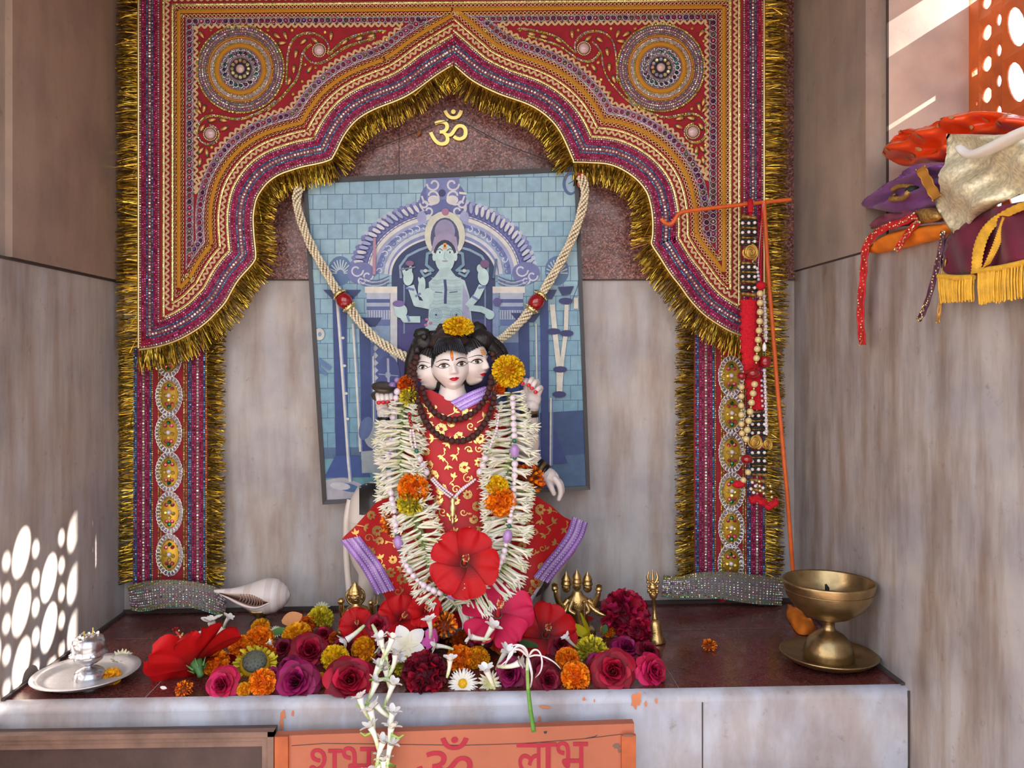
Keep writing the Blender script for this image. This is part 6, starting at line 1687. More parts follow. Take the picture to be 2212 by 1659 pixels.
# ================= brass, steel and shell things on the shelf =================
M['brass'] = mat('aged_brass', (164, 138, 96), .3, metal=.92, var=.22, vscale=60, bump=.08, bscale=300)
M['brass2'] = mat('bright_brass', (196, 164, 106), .26, metal=.92, var=.15, vscale=120, bump=.2, bscale=500)
M['steel'] = mat('steel', (196, 196, 202), .24, metal=.9, var=.1, bump=.08, bscale=240)
M['tray'] = mat('dull_aluminium', (206, 204, 206), .42, metal=.6, var=.08, bump=.15, bscale=200)
def shelfpt(px, py): return onshelf(px, py)
# conch on its stand
cY = shelfpt(563, 1347).y; s = S(cY)
con = thing('conch_shell', P(563, 1325, cY), 'white conch shell lying on a small metal stand, narrow end pointing left', 'shell')
M['shell'] = mat('conch_surface', attr=True, rough=.35, sss=.15, coat=.2, bump=.12, bscale=160)
prof = [(463, 1277, 3), (472, 1278, 5), (486, 1280, 8), (500, 1283, 12), (515, 1286, 18), (530, 1288, 24), (546, 1289, 30), (562, 1288, 35), (578, 1286, 37), (592, 1285, 35), (600, 1285, 33), (604, 1285, 29), (611, 1285, 26), (614, 1285, 22), (620, 1285, 17), (623, 1285, 11), (627, 1285, 3)]
g = []; cs = []
for i, (x, y, r) in enumerate(prof):
    c = P(x, y, cY); row_ = []
    for k in range(32):
        a = 2*PI*k/32; bulge = 1+.10*max(0, math.sin(a+2.2))*sstep(480, 560, x)
        row_.append(c+V((0, -math.cos(a)*r*s*.95*bulge, math.sin(a)*r*s*bulge)))
    g.append(row_); cs.append(mix((232, 222, 216), (206, 186, 176), .5*(i % 3 == 2)+.2*(i > 9)))
mb = MB(); mb.grid(g, cs[:-1], closed=True); cb = mb.build('shell', M['shell'], con)
def consurf(x, y, e=.0008):
    yc = pl([(a, b) for a, b, c in prof], x); r = pl([(a, c) for a, b, c in prof], x); t = max(-.97, min(.97, (y-yc)/r)); return P(x, y, cY)+V((0, -r*s*math.sqrt(1-t*t)*1.0-e-.0012, 0))
mb = MB(); up = smooth([(476, 1278), (500, 1279), (528, 1277), (551, 1275), (570, 1281), (588, 1290)]); lo = smooth([(476, 1280), (498, 1287), (516, 1294), (540, 1301), (565, 1302), (588, 1291)])
n = 26; at = lambda p, f: p[min(int(f*(len(p)-1)), len(p)-2)].lerp(p[min(int(f*(len(p)-1)), len(p)-2)+1], f*(len(p)-1)-min(int(f*(len(p)-1)), len(p)-2))
rows = []
for q in range(7):
    row_ = []
    for i in range(n+1):
        v = at(up, i/n).lerp(at(lo, i/n), q/6.); row_.append(consurf(v.x, v.y, .0005))
    rows.append(row_)
mb.grid(rows, [(190, 160, 140), (126, 92, 76), (70, 46, 40), (40, 26, 26), (60, 40, 36), (150, 120, 106)])  # recess shade painted as dark bands; the surface has no hollow
for i in range(9):
    f = .4+.05*i; a, b = at(up, f), at(lo, f); mb.tube([consurf(a.x, a.y, .001), consurf(a.x+3, (a.y+b.y)/2, .0016), consurf((a.x+b.x)/2+4, b.y-4, .001)], .0011, 5, (156, 122, 104))
mb.build('opening', M['shell'], con)
mb = MB(); q = [at(lo, i/n) for i in range(n+1)]; mb.tube([consurf(v.x, v.y+2, .0) for v in q], [(.5+3.2*math.sin(PI*i/n))*s for i in range(n+1)], 8, (236, 216, 212)); mb.build('lip', M['shell'], con)
mb = MB(); z0 = zshelf(P(563, 1340, cY).x); zt = P(563, 1318, cY).z; h = zt-z0
mb.lathe([(.0, 0), (.017, 0), (.018, .003), (.010, .008), (.009, h*.5), (.016, h*.8), (.024, h+.004), (.022, h+.004), (.012, h*.75), (0, h*.7)], (P(563, 1340, cY).x, cY, z0), 24); mb.build('stand', M['brass'], con)
# round plate with incense holder
c = shelfpt(187, 1472); R6 = Matrix.Rotation(-.045, 3, 'Y')
pt = thing('plate', c, 'round pale metal plate with a fluted rim at the left end of the shelf', 'plate')
mb = MB(); wob = lambda f, h: 1+(.018*math.sin(f*2*PI*48) if h > .0075 else 0)
mb.lathe([(0, .0030), (.050, .0030), (.056, .0045), (.062, .009), (.072, .011), (.0725, .0095), (.060, .006), (.052, .0), (0, 0)], (0, 0, 0), 96, V((0, 0, 1)), wob=wob)
ax = (R6 @ V((0, 0, 1)))
mb.v = [c+V((0, 0, .0042))+R6 @ p for p in mb.v]; mb.build('dish', M['tray'], pt)
h0 = P(194, 1484, c.y-.006); s = S(h0.y)
ih = thing('incense_holder', h0, 'polished steel incense holder of two stacked cups standing on the round plate', 'incense holder')
mb = MB(); mb.lathe([(0, 0), (31*s, 0), (33*s, 5*s), (34*s, 20*s), (30*s, 30*s), (20*s, 36*s), (10*s, 39*s), (9*s, 44*s), (20*s, 48*s), (29*s, 54*s), (31*s, 62*s), (30*s, 66*s)], h0+V((0, 0, .0035)), 40, ax); mb.build('base_cup', M['steel'], ih)
mb = MB(); wob = lambda f, h: 1+(.05*abs(math.sin(f*PI*18)) if h < 71*s else 0)
mb.lathe([(26*s, 64*s), (37*s, 66*s), (38*s, 68*s), (33*s, 72*s), (35*s, 80*s), (35*s, 92*s), (31*s, 101*s), (22*s, 105*s), (0, 106*s)], h0+V((0, 0, .0035)), 72, ax, wob=wob); mb.build('top_cup', M['steel'], ih)
mb = MB()
for k in range(40): a, q = R.uniform(0, 6.28), 24*s*math.sqrt(R.random()); mb.ball(h0+ax*(106*s)+V((q*math.cos(a), q*math.sin(a), .004)), R.uniform(1.5, 3.4)*s, 6, 4, jit(R.choice([(206, 196, 186), (150, 130, 122), (190, 170, 160)]), .15))
mb.build('ash', M['attr'], ih)
for x, y0, y1 in ((181, 1402, 1364), (200, 1396, 1356)):
    mb = MB(); mb.tube([P(x, y0, h0.y), P(x+1, y1, h0.y)], .0011, 6, (206, 186, 80)); mb.build('incense_stick', M['attr'], ih)
put('yorange', 0, 0, 26, 'flattened yellow-orange marigold lying on the round metal plate', (0, -.6, .8), at=P(238, 1464, c.y-.004), squash=.5)
# small brass figures
def brass_fig(name, loc, label): return thing(name, loc, label, 'figurine', 'small brass figurines')
def limbs(mb, pts, n=10): limb(mb, pts, (255, 255, 255), n)
yb = -.168
f1 = brass_fig('brass_figurine', V((P(768, 1340, yb).x, yb, zshelf(P(768, 1340, yb).x))), 'small brass seated figure with tall crown and a little trident, left of the statue')
mb = MB(); W_ = (255, 255, 255); s = S(yb)
def bl(x, y, Y, r, sx=1, sy=1, sz=1): mb.ball(P(x, y, Y), r*S(Y), 16, 10, W_, sx=sx, sy=sy, sz=sz)
mb.lathe([(0, 0), (42*s, 0), (44*s, 4*s), (40*s, 9*s), (42*s, 14*s), (34*s, 18*s), (0, 19*s)], V((f1.location.x, yb, f1.location.z)), 28)
g = [(772, 1366, 30, .020), (772, 1352, 27, .018), (773, 1336, 22, .014), (773, 1322, 25, .014), (772, 1312, 23, .012), (769, 1305, 9, .007), (768, 1298, 8, .007)]
loft(mb, [(a, b, yb, c, d) for a, b, c, d in g], W_, 20)
limbs(mb, [(752, 1362, yb-.012, 12), (736, 1366, yb-.02, 10), (760, 1370, yb-.030, 9), (782, 1370, yb-.030, 8)]); limbs(mb, [(792, 1362, yb-.012, 12), (808, 1366, yb-.02, 10), (788, 1371, yb-.030, 9), (764, 1372, yb-.032, 8)])
limbs(mb, [(752, 1318, yb, 8), (742, 1330, yb-.004, 7), (738, 1316, yb-.012, 6), (737, 1302, yb-.014, 5)]); bl(737, 1299, yb-.014, 8)
limbs(mb, [(792, 1318, yb, 8), (803, 1332, yb-.004, 7), (803, 1316, yb-.012, 6), (801, 1304, yb-.014, 5)]); bl(801, 1302, yb-.014, 6)
limbs(mb, [(756, 1322, yb-.01, 7), (748, 1344, yb-.016, 7), (756, 1356, yb-.026, 6), (762, 1358, yb-.030, 6)]); limbs(mb, [(788, 1322, yb-.01, 7), (796, 1344, yb-.016, 7), (788, 1354, yb-.026, 6), (778, 1352, yb-.030, 6)])
bl(768, 1290, yb-.002, 14, .92, .95, 1.12); bl(768, 1292, yb-.013, 2.6, 1, 1, 1.4)
for sx in (-1, 1): bl(768+sx*5, 1288, yb-.0115, 2, 1.4, .6, .8); bl(768+sx*14, 1292, yb, 4, .6, .6, 1.4)
bl(768, 1297, yb-.0115, 3, 1.4, .6, .6)
mb.lathe([(15*s, -4*s), (16.5*s, 0), (15*s, 3*s), (14*s, 6*s), (14.5*s, 8*s), (11*s, 11*s), (11.5*s, 13*s), (6*s, 17*s), (6.5*s, 19*s), (2.5*s, 23*s), (0, 27*s)], P(767, 1281, yb), 20)
mb.ring(P(768, 1288, yb+.006), 19*s, 3*s, X3, Z3, 24, W_)
for k in range(12): bl(752+k*3.6, 1318+10*math.sin(k/11.*PI), yb-.0125, 2.2)
mb.build('figure', M['brass2'], f1)
mb = MB(); mb.tube([P(809, 1350, yb-.016), P(810, 1300, yb-.016)], 1.8*s, 8)
for dx in (-6, 0, 6): mb.tube([P(810, 1308, yb-.016), P(810+dx, 1304, yb-.016), P(810+dx*1.05, 1289 if dx else 1286, yb-.016)], [1.6*s, 1.6*s, .5*s], 6)
mb.build('trident', M['brass2'], f1)
yb = -.150; s = S(yb)
f2 = brass_fig('brass_figurine', V((P(1250, 1340, yb).x, yb, zshelf(P(1250, 1340, yb).x))), 'small brass figure with three crowned heads and raised arms, right of the statue')
mb = MB()
mb.lathe([(0, 0), (36*s, 0), (38*s, 4*s), (33*s, 9*s), (30*s, 12*s), (0, 13*s)], V((f2.location.x, yb, f2.location.z)), 28)
loft(mb, [(a, b, yb, c, d) for a, b, c, d in ((1252, 1362, 22, .014), (1252, 1345, 21, .013), (1251, 1330, 18, .012), (1250, 1318, 20, .012), (1249, 1304, 24, .012), (1248, 1292, 24, .011), (1247, 1284, 14, .009), (1247, 1276, 9, .008))], W_, 20)
for x, y, dy in ((1223, 1268, .003), (1246, 1264, -.004), (1269, 1268, .003)):
    bl(x, y, yb+dy, 10.5, .95, .95, 1.15); bl(x, y+2, yb+dy-.0085, 2, 1, 1, 1.4)
    for sx in (-1, 1): bl(x+sx*4, y-1, yb+dy-.007, 1.6, 1.3, .6, .8)
    mb.lathe([(10.5*s, -3*s), (12*s, 0), (10.5*s, 3*s), (10*s, 8*s), (10.5*s, 10*s), (8*s, 14*s), (8*s, 16*s), (4*s, 20*s), (3.5*s, 23*s), (1*s, 26*s), (0, 30*s)], P(x, y-7, yb+dy), 18)
limbs(mb, [(1228, 1296, yb, 8), (1214, 1310, yb-.003, 7), (1204, 1294, yb-.008, 6), (1200, 1278, yb-.010, 5)]); limbs(mb, [(1270, 1296, yb, 8), (1282, 1308, yb-.003, 7), (1289, 1294, yb-.008, 6), (1293, 1280, yb-.010, 5)])
for x, y in ((1198, 1272), (1294, 1274)):
    bl(x, y, yb-.010, 6.5, 1, .6, 1)
    for k in range(4): limbs(mb, [(x-4.5+k*3, y-3, yb-.010, 1.9), (x-5+k*3.3, y-11-(k in (1, 2))*2, yb-.012, 1.5)], 6)
    limbs(mb, [(x+(5 if x < 1250 else -5), y+2, yb-.010, 2), (x+(8 if x < 1250 else -8), y-4, yb-.012, 1.5)], 6)
limbs(mb, [(1270, 1306, yb-.004, 8), (1284, 1318, yb-.008, 6.5), (1298, 1326, yb-.012, 5.5), (1308, 1330, yb-.014, 4)]); limbs(mb, [(1230, 1306, yb-.004, 8), (1220, 1322, yb-.008, 6.5), (1206, 1330, yb-.012, 5), (1198, 1334, yb-.014, 4)])
limbs(mb, [(1262, 1300, yb-.010, 6), (1272, 1318, yb-.018, 5.5), (1264, 1326, yb-.022, 5)]); limbs(mb, [(1236, 1300, yb-.010, 6), (1230, 1318, yb-.018, 5.5), (1240, 1326, yb-.022, 5)])
for k in range(11): bl(1230+k*3.8, 1298+14*math.sin(k/10.*PI), yb-.0115, 2.1)
mb.build('figure', M['brass2'], f2)
mb = MB(); mb.tube([P(1263, 1300, yb-.026), P(1262, 1344, yb-.026)], [2.4*s, 3.4*s], 8); mb.build('staff', M['brass2'], f2)
# hand bell with a trident handle
bp = shelfpt(1418, 1388); s = S(bp.y)
bell = thing('hand_bell', bp, 'slim brass hand bell with an ornate trident handle, standing right of the flower heap', 'bell')
ax = V((-.065, 0, 1)).normalized()
mb = MB(); mb.lathe([(0, 20*s), (17*s, 3*s), (19*s, 0), (20*s, 3*s), (16*s, 12*s), (13*s, 24*s), (12*s, 40*s), (9*s, 47*s), (5*s, 50*s)], bp, 28, ax); mb.build('bell_cup', M['brass2'], bell)
mb = MB(); mb.lathe([(5*s, 48*s), (6.5*s, 52*s), (4*s, 57*s), (4*s, 94*s), (7*s, 97*s), (9*s, 103*s), (9*s, 108*s), (6*s, 112*s), (8*s, 116*s), (10*s, 121*s), (6*s, 126*s), (4*s, 130*s), (3*s, 134*s)], bp, 20, ax); mb.build('handle', M['brass2'], bell)
mb = MB(); o_ = bp+ax*(128*s)
for dx in (-1, 0, 1):
    mb.tube([o_, o_+V((dx*9*s, 0, 4*s)), o_+V((dx*11*s, 0, 14*s)), o_+V((dx*8*s, 0, (26 if dx else 31)*s))], [3.4*s, 3.6*s, 3.2*s, 1.2*s], 8)
    for q in range(3): mb.ball(o_+V((dx*(9+q)*s, -.003, (-14+q*9)*s)), 3.6*s, 8, 6)
for k in range(8): a = k*PI/4; mb.ball(o_-ax*(18*s)+V((math.cos(a)*10*s, math.sin(a)*10*s, 0)), 3.4*s, 8, 6)
mb.build('trident', M['brass2'], bell)
# footed oil lamp
lp = shelfpt(1790, 1432)
lamp = thing('oil_lamp', lp, 'brass footed oil lamp bowl on its saucer at the right end of the shelf', 'oil lamp')
mb = MB(); mb.lathe([(0, .006), (.042, .007), (.058, .011), (.0655, .016), (.067, .0155), (.0665, .0135), (.058, .007), (.044, .001), (0, 0)], lp, 64); mb.build('saucer', M['brass'], lamp)
mb = MB(); mb.lathe([(.033, .006), (.0345, .009), (.033, .022), (.028, .034), (.020, .042), (.0105, .047), (.0085, .050), (.0082, .058), (.0105, .061), (.013, .063)], lp, 48); mb.build('foot', M['brass'], lamp)
mb = MB(); mb.lathe([(0, .0605), (.013, .0615), (.030, .068), (.047, .080), (.058, .096), (.0625, .114), (.0630, .1175), (.0615, .119), (.0600, .117), (.0575, .102), (.046, .086), (.028, .075), (0, .072)], lp, 64)
mb.ring(lp+V((0, 0, .105)), .0608, .0007, X3, V((0, 1, 0)), 48); b_ = mb.build('bowl', M['brass'], lamp)
mb = MB(); mb.lathe([(0, .0925), (.050, .0915)], lp, 40, col=(54, 52, 28)); mb.build('oil', mat('dark_oil', (54, 50, 24), .12, coat=.5), b_)
mb = MB(); mb.ball(lp+V((-.002, 0, .096)), .008, 12, 8, (30, 24, 20), sz=.9); mb.tube([lp+V((-.002, 0, .095)), lp+V((-.003, -.002, .108)), lp+V((-.005, -.002, .113))], [.004, .003, .0015], 8, (24, 20, 18)); mb.build('wick', M['attr'], b_)
# orange rod with its hooked crosspiece, and the necklaces hung on it
M['orange_iron'] = mat('orange_painted_iron', (224, 104, 44), .45, var=.15, vscale=60)
rb_ = shelfpt(1722, 1318)
rod = thing('hook_rod', rb_, 'thin orange painted rod with a hooked crosspiece leaning beside the right wall', 'rod')
mb = MB(); mb.tube([P(1650, 434, -.082), P(1658, 570, -.084), P(1680, 850, -.085), P(1700, 1062, -.082), P(1714, 1250, -.072), rb_+V((0, 0, .003))], 4.6*S(-.08), 10); mb.build('rod', M['orange_iron'], rod)
mb = MB(); mb.tube([P(v.x, v.y, lerp(-.098, -.075, (v.x-1430)/280.)) for v in smooth([(1428, 472), (1436, 482), (1448, 486), (1458, 476), (1464, 462), (1480, 456), (1560, 447), (1640, 438), (1708, 431)])], 4.4*S(-.09), 10); mb.build('hook', M['orange_iron'], rod)
YH = -.105
M['ruche'] = mat('gold_lurex', (166, 128, 66), .45, metal=.5, bump=.7, bscale=500); M['blackcord'] = mat('black_cord', (26, 34, 26), .7); M['redcrochet'] = mat('red_crochet_wool', (206, 16, 36), .9, var=.3, vscale=420, bump=1., bscale=420)
M['goldfoil2'] = mat('gold_satin', (206, 164, 80), .35, metal=.55); mkbead('white_bead', (236, 232, 226), M['pearl']); mkbead('gold_pearl', (222, 202, 140), M['pearl']); mkbead('silver_pearl', (206, 196, 208), M['pearl']); mkbead('gold_bead', (206, 166, 80), M['goldwire']); mkbead('maroon_bead', (140, 12, 36), M['redglass'], .8)
ga = thing('bead_garland', P(1622, 440, YH), 'black and gold beaded garland with red crochet cord hung on the orange hook', 'garland')
def segs(parent, x, y, w=30):
    s = S(YH); mb = MB()
    g = []
    for i in range(9):
        f = -1+i/4.; c = P(x+f*w/2, y+1.5*math.sin(f*2), YH); rr = (4.6+1.2*math.sin(i*2.1))*s; g.append([c+V((0, math.cos(a)*rr*1.6, math.sin(a)*rr)) for a in [2*PI*k/10 for k in range(10)]])
    mb.grid(g, closed=True); mb.build('gold_ruche', M['ruche'], parent, loc=P(x, y, YH))
def bband(parent, x, y, w=30):
    s = S(YH); mb = MB()
    for dy in (-4.5, 4.5): mb.tube([P(x-w/2-2, y+dy, YH-.002), P(x-w/4, y+dy+1, YH-.006), P(x, y+dy, YH-.007), P(x+w/4, y+dy-1, YH-.006), P(x+w/2+2, y+dy, YH-.002)], 3.2*s, 8)
    mb.build('black_cord', M['blackcord'], parent, loc=P(x, y, YH))
    for dx in (-.4, .02, .42): bead(parent, 'white_bead', P(x+dx*w, y-1+R.uniform(-1, 1), YH-.0085), 3.7*s)
def grose(parent, x, y, r):
    s = S(YH); mb = MB()
    for k in range(9):
        t = k/8.; a0 = k*2.2; rad = lerp(.12, .8, t)*r*s; rows = []
        for j in range(9):
            a = a0+j*.34; d = V((math.cos(a), 0, math.sin(a))); rr = rad*(1+.12*math.sin(j*.7+k)); c = P(x, y, YH-.010)
            rows.append([c+d*rr*.8+V((0, .006*t, 0)), c+d*rr+V((0, -.006+.004*t, 0)), c+d*rr*1.12+V((0, -.004+.007*t, 0))])
        mb.grid(rows)
    mb.ball(P(x, y, YH-.004), r*s*.8, 14, 8, sy=.35); mb.build('gold_rose', M['goldfoil2'], parent, loc=P(x, y, YH-.01))
mb = MB(); mb.tube([P(1621, 436, YH+.010), P(1621, 455, YH), P(1621, 640, YH+.003), P(1630, 880, YH+.003), P(1645, 1075, YH+.003)], .0022, 8); mb.build('cord', M['redcrochet'], ga)
mb = MB(); mb.box(tuple(P(1615, 458, YH+.004)), tuple(P(1626, 434, YH-.012)+V((0, 0, 0)))) if False else mb.tube([P(1621, 434, YH+.012), P(1621, 446, YH-.004), P(1621, 458, YH-.002)], .0045, 8); mb.build('red_tie', M['redcrochet'], ga)
for y in (470, 492, 515, 570, 588, 608, 636): segs(ga, 1617, y, 32)
for y in (482, 503, 523, 578, 598, 622): bband(ga, 1617, y, 32)
grose(ga, 1622, 545, 21)
mb = MB()
g = []
for i in range(60):
    f = i/59.; x = lerp(1618, 1636, max(0, (f-.45)/.55)); y = lerp(648, 884, f); c = P(x, y, YH); w = (18+2.5*math.sin(i*1.9))*S(YH)
    g.append([c+V((math.cos(a)*w*(1+.1*math.sin(a*6+i)), math.sin(a)*w*.55*(1+.1*math.sin(a*5+i*2)), 0)) for a in [2*PI*k/18 for k in range(18)]])
mb.grid(g, closed=True); mb.build('red_crochet', M['redcrochet'], ga)
for y in (892, 910, 928, 988, 1006, 1024): segs(ga, 1640, y, 34)
for y in (899, 918, 936, 979, 997, 1015): bband(ga, 1638, y, 32)
grose(ga, 1632, 955, 19); grose(ga, 1658, 960, 14)
for x, y in ((1625, 1042), (1632, 1050), (1622, 1056), (1648, 1054), (1628, 1064)): bead(ga, 'white_bead', P(x, y, YH-.008), 3.6*S(YH))
for x, y in ((1640, 1040), (1641, 1050), (1642, 1060), (1650, 1066), (1664, 1050), (1666, 1062), (1667, 1074)): bead(ga, 'gold_bead', P(x, y, YH-.007), 4*S(YH))
segs(ga, 1636, 1038, 34); segs(ga, 1634, 1058, 30)
mb = MB()
for q in range(3): mb.tube([P(v.x, v.y+q*3-3, YH-.006-q*.002) for v in smooth([(1620, 1082), (1634, 1076), (1648, 1084), (1662, 1096), (1678, 1082)])], lambda f: .0045+.0012*math.sin(f*27+q), 8)
mb.build('wool_tassel', M['redcrochet'], ga)
gp = thing('gold_pearl_strand', P(1642, 600, YH), 'strand of large gold pearls hanging in front of the red crochet cord', 'necklace')
def strand(parent, pts, r, nm, gap, small=None, dz=-.018):
    q = resample(smooth(pts), 1.); k = 0; step = int(r*2+gap); k0 = 0
    while k < len(q):
        v = q[k][0]; bead(parent, nm, P(v.x, v.y, YH+dz), r*S(YH))
        if small and k+step//2 < len(q): v = q[min(k+step//2, len(q)-1)][0]; bead(parent, small, P(v.x, v.y, YH+dz), 2.6*S(YH))
        k += step
mb = MB(); mb.tube([P(1646, 440, YH+.005), P(1645, 520, YH-.010), P(1643, 612, YH-.016)], .0008, 6); mb.build('thread', M['redcrochet'], gp)
mb = MB(); mb.ball(P(1644, 617, YH-.016), 11*S(YH), 12, 8, sz=.8, disp=lambda d: 1+.12*noise.noise(d*4)); mb.build('wool_ball', M['redcrochet'], gp)
strand(gp, [(1642, 634), (1642, 690), (1636, 750), (1633, 790)], 7.2, 'gold_pearl', 6, 'gold_bead')
bead(gp, 'maroon_bead', P(1626, 806, YH-.018), 14*S(YH)); bead(gp, 'maroon_bead', P(1602, 812, YH-.012), 10*S(YH))
strand(gp, [(1630, 830), (1622, 880), (1614, 930), (1610, 965)], 7.2, 'gold_pearl', 6, 'gold_bead'); strand(gp, [(1602, 836), (1601, 880), (1602, 935), (1606, 955)], 6.6, 'gold_pearl', 7, 'gold_bead')
bead(gp, 'maroon_bead', P(1613, 992, YH-.018), 13*S(YH)); bead(gp, 'gold_pearl', P(1616, 1020, YH-.018), 6.6*S(YH)); bead(gp, 'gold_pearl', P(1606, 1037, YH-.018), 6.6*S(YH))
mb = MB(); mb.ball(P(1596, 1046, YH-.014), 12*S(YH), 12, 8, sx=1.2, sz=.7, disp=lambda d: 1+.15*noise.noise(d*4)); mb.build('wool_ball', M['redcrochet'], gp)
sp = thing('silver_pearl_strand', P(1652, 580, YH), 'strand of small silver pearls with a maroon bead hanging beside the orange rod', 'necklace')
mb = MB(); mb.tube([P(1648, 440, YH+.005), P(1640, 540, YH-.006), P(1638, 576, YH-.01)], .0007, 6); mb.build('thread', M['wthread'], sp)
strand(sp, [(1636, 580), (1640, 610)], 3.6, 'silver_pearl', 1.5, None, -.008); strand(sp, [(1650, 640), (1654, 690), (1655, 738)], 4.6, 'silver_pearl', 4, 'white_bead', -.010)
mb = MB(); mb.lathe([(.5*S(YH), 14*S(YH)), (4*S(YH), 8*S(YH)), (5*S(YH), 0), (2*S(YH), -6*S(YH))], P(1651, 753, YH-.010), 12); mb.build('glass_drop', M['pearl'], sp)
mb = MB(); c = P(1653, 781, YH-.010); mb.lathe([(6*S(YH), -12*S(YH)), (11*S(YH), -9*S(YH)), (12*S(YH), 0), (11*S(YH), 9*S(YH)), (6*S(YH), 12*S(YH))], c, 16); mb.build('maroon_bead', M['redglass'], sp)
strand(sp, [(1651, 800), (1654, 860), (1656, 940)], 4.4, 'silver_pearl', 4, 'white_bead', -.010); strand(sp, [(1645, 822), (1646, 860), (1648, 884)], 3., 'silver_pearl', 5, None, -.012)
# ================= cloths piled on the sill of the side window =================
def cloth(name, outline, fn, m, label, T_=.012, R_=26., back=.03, fold=None, col=(255, 255, 255), step=9, parent=None, extra=None, cat='cloth'):
    """a soft mass with the given outline: rounded edges, folds in depth"""
    pts = [p for p in smooth(list(outline)+[outline[0]], 2)][:-1]; n = len(pts)
    xs = [p.x for p in pts]; ys = [p.y for p in pts]; g = []
    y = min(ys)+step/2; r_ = 0
    while y < max(ys):
        x = min(xs)+step/2+(step/2 if r_ % 2 else 0)
        while x < max(xs): g.append(Vector((x, y))); x += step
        y += step*.87; r_ += 1
    ed = [(pts[i], pts[(i+1) % n]) for i in range(n)]
    def dist(p):
        best = 1e9
        for a, b in ed:
            ab = b-a; t = max(0, min(1, (p-a).dot(ab)/max(ab.length_squared, 1e-9))); best = min(best, (p-a-ab*t).length_squared)
        return math.sqrt(best)
    g = [p for p in g if dist(p) > step*.45]
    vs, es, fs, *_ = geometry.delaunay_2d_cdt(pts+g, [(i, (i+1) % n) for i in range(n)], [], 1, 1e-4)
    def h(p):
        d = dist(p); q = min(1, d/R_); base_ = T_*math.sqrt(max(0, 1-(1-q)**2))
        return base_+(fold(p.x, p.y)*sstep(0, R_*.6, d) if fold else 0)
    front = [fn(p.x, p.y, h(p)) for p in vs]; bk_ = [fn(p.x, p.y, -back*min(1, dist(p)/R_*1.2)) for p in vs]
    eye = Vector((0, -DB, EYE)); ff = []
    for f in fs:
        a, b, c = front[f[0]], front[f[1]], front[f[2]]; nrm = (b-a).cross(c-a)
        ff.append(tuple(f) if nrm.dot(eye-a) > 0 else tuple(f)[::-1])
    mb = MB(); mb.add(front, ff, col); mb.add(bk_, [f[::-1] for f in ff], col)
    if extra: extra(mb, lambda x, y, e=.0012: fn(x, y, h(Vector((x, y)))+e))
    ctr = front[len(pts)] if len(front) > len(pts) else front[0]
    o = mb.build(name, m, parent, loc=ctr, weld=True)
    if parent is None: tag(o, label, cat, 'folded cloths on the window sill' if name == 'folded_cloth' else None)
    return o
FX = lambda X0: (lambda x, y, h: PX(x, y, X0)-V((h, h*.5, 0)))
M['satin'] = mat('orange_satin', (232, 70, 16), .28, var=.15, vscale=25, coat=.25); M['golddot'] = mat('gold_print', (206, 160, 110), .4, metal=.4)
M['purple'] = mat('purple_silk', (118, 58, 128), .42, var=.3, vscale=30, sheen=.2); M['mauve'] = mat('mauve_silk', (140, 70, 92), .45, var=.3, vscale=40); M['saffron'] = mat('saffron_cotton', (236, 128, 24), .7, var=.12, vscale=40)
M['whitegold'] = mat('cream_lame', (222, 212, 178), .36, metal=.25, var=.3, vscale=220, bump=.25, bscale=420); M['maroonvelvet'] = mat('maroon_velvet', (98, 8, 40), .7, sheen=.12, var=.4, vscale=30); M['yellowfringe'] = mat('yellow_fringe', (232, 178, 54), .7, var=.2, vscale=90, bump=.4, bscale=500)
M['goldbroc'] = mat('gold_brocade', (190, 150, 80), .35, metal=.5, var=.4, vscale=260, bump=.7, bscale=500); M['redtie'] = mat('red_tie_ribbon', (212, 36, 44), .6, var=.25, vscale=200)
cloth('folded_cloth', [(1872, 540), (1896, 514), (1950, 492), (2048, 482), (2066, 484), (2064, 504), (2043, 511), (1985, 526), (1927, 541), (1882, 549)], FX(.560), M['saffron'], 'folded saffron orange cloth at the bottom of the pile on the window sill', T_=.010, R_=15, back=.06, fold=lambda x, y: .003*math.sin((y+.25*x)/4.5))
mauve = cloth('folded_cloth', [(1881, 494), (1884, 474), (1927, 456), (1979, 449), (2040, 442), (2056, 452), (2050, 472), (1979, 480), (1912, 492)], FX(.566), M['mauve'], 'folded mauve silk cloth with long red tie ribbons, above the saffron cloth', T_=.010, R_=13, back=.06, fold=lambda x, y: .003*math.sin((y+.22*x)/2.6))
cloth('brocade_strip', [(1978, 454), (2000, 448), (2026, 450), (2036, 474), (2010, 482), (1984, 484)], FX(.554), M['goldbroc'], 'crumpled gold brocade edging sticking out between the purple and saffron cloths', T_=.006, R_=8, back=.01, fold=lambda x, y: .003*noise.noise(V((x/7., y/7., 1))))
def goldtrim(mb, pt): mb.tube([pt(v.x, v.y, .001) for v in smooth([(1945, 412), (1958, 402), (1985, 404), (1992, 420), (1975, 432), (1945, 434), (1940, 420)])], .0035, 6, mi=1); mb.ball(pt(1990, 414, .001), .009, 12, 8, mi=2, sx=1., sz=.7)
purple = cloth('folded_cloth', [(1861, 443), (1892, 416), (1941, 384), (1960, 362), (1990, 352), (2048, 350), (2062, 356), (2058, 430), (2036, 444), (1979, 458), (1935, 462), (1895, 452), (1870, 450)], FX(.562), [M['purple'], M['goldbroc'], M['blackcord']], 'purple silk cloth folded with gold-edged layers in the middle of the pile', T_=.012, R_=16, step=5, back=.06, fold=lambda x, y: .0065*math.sin((y+.42*x)/6.2)+.003*math.sin((y+.3*x)/3.1), extra=goldtrim)
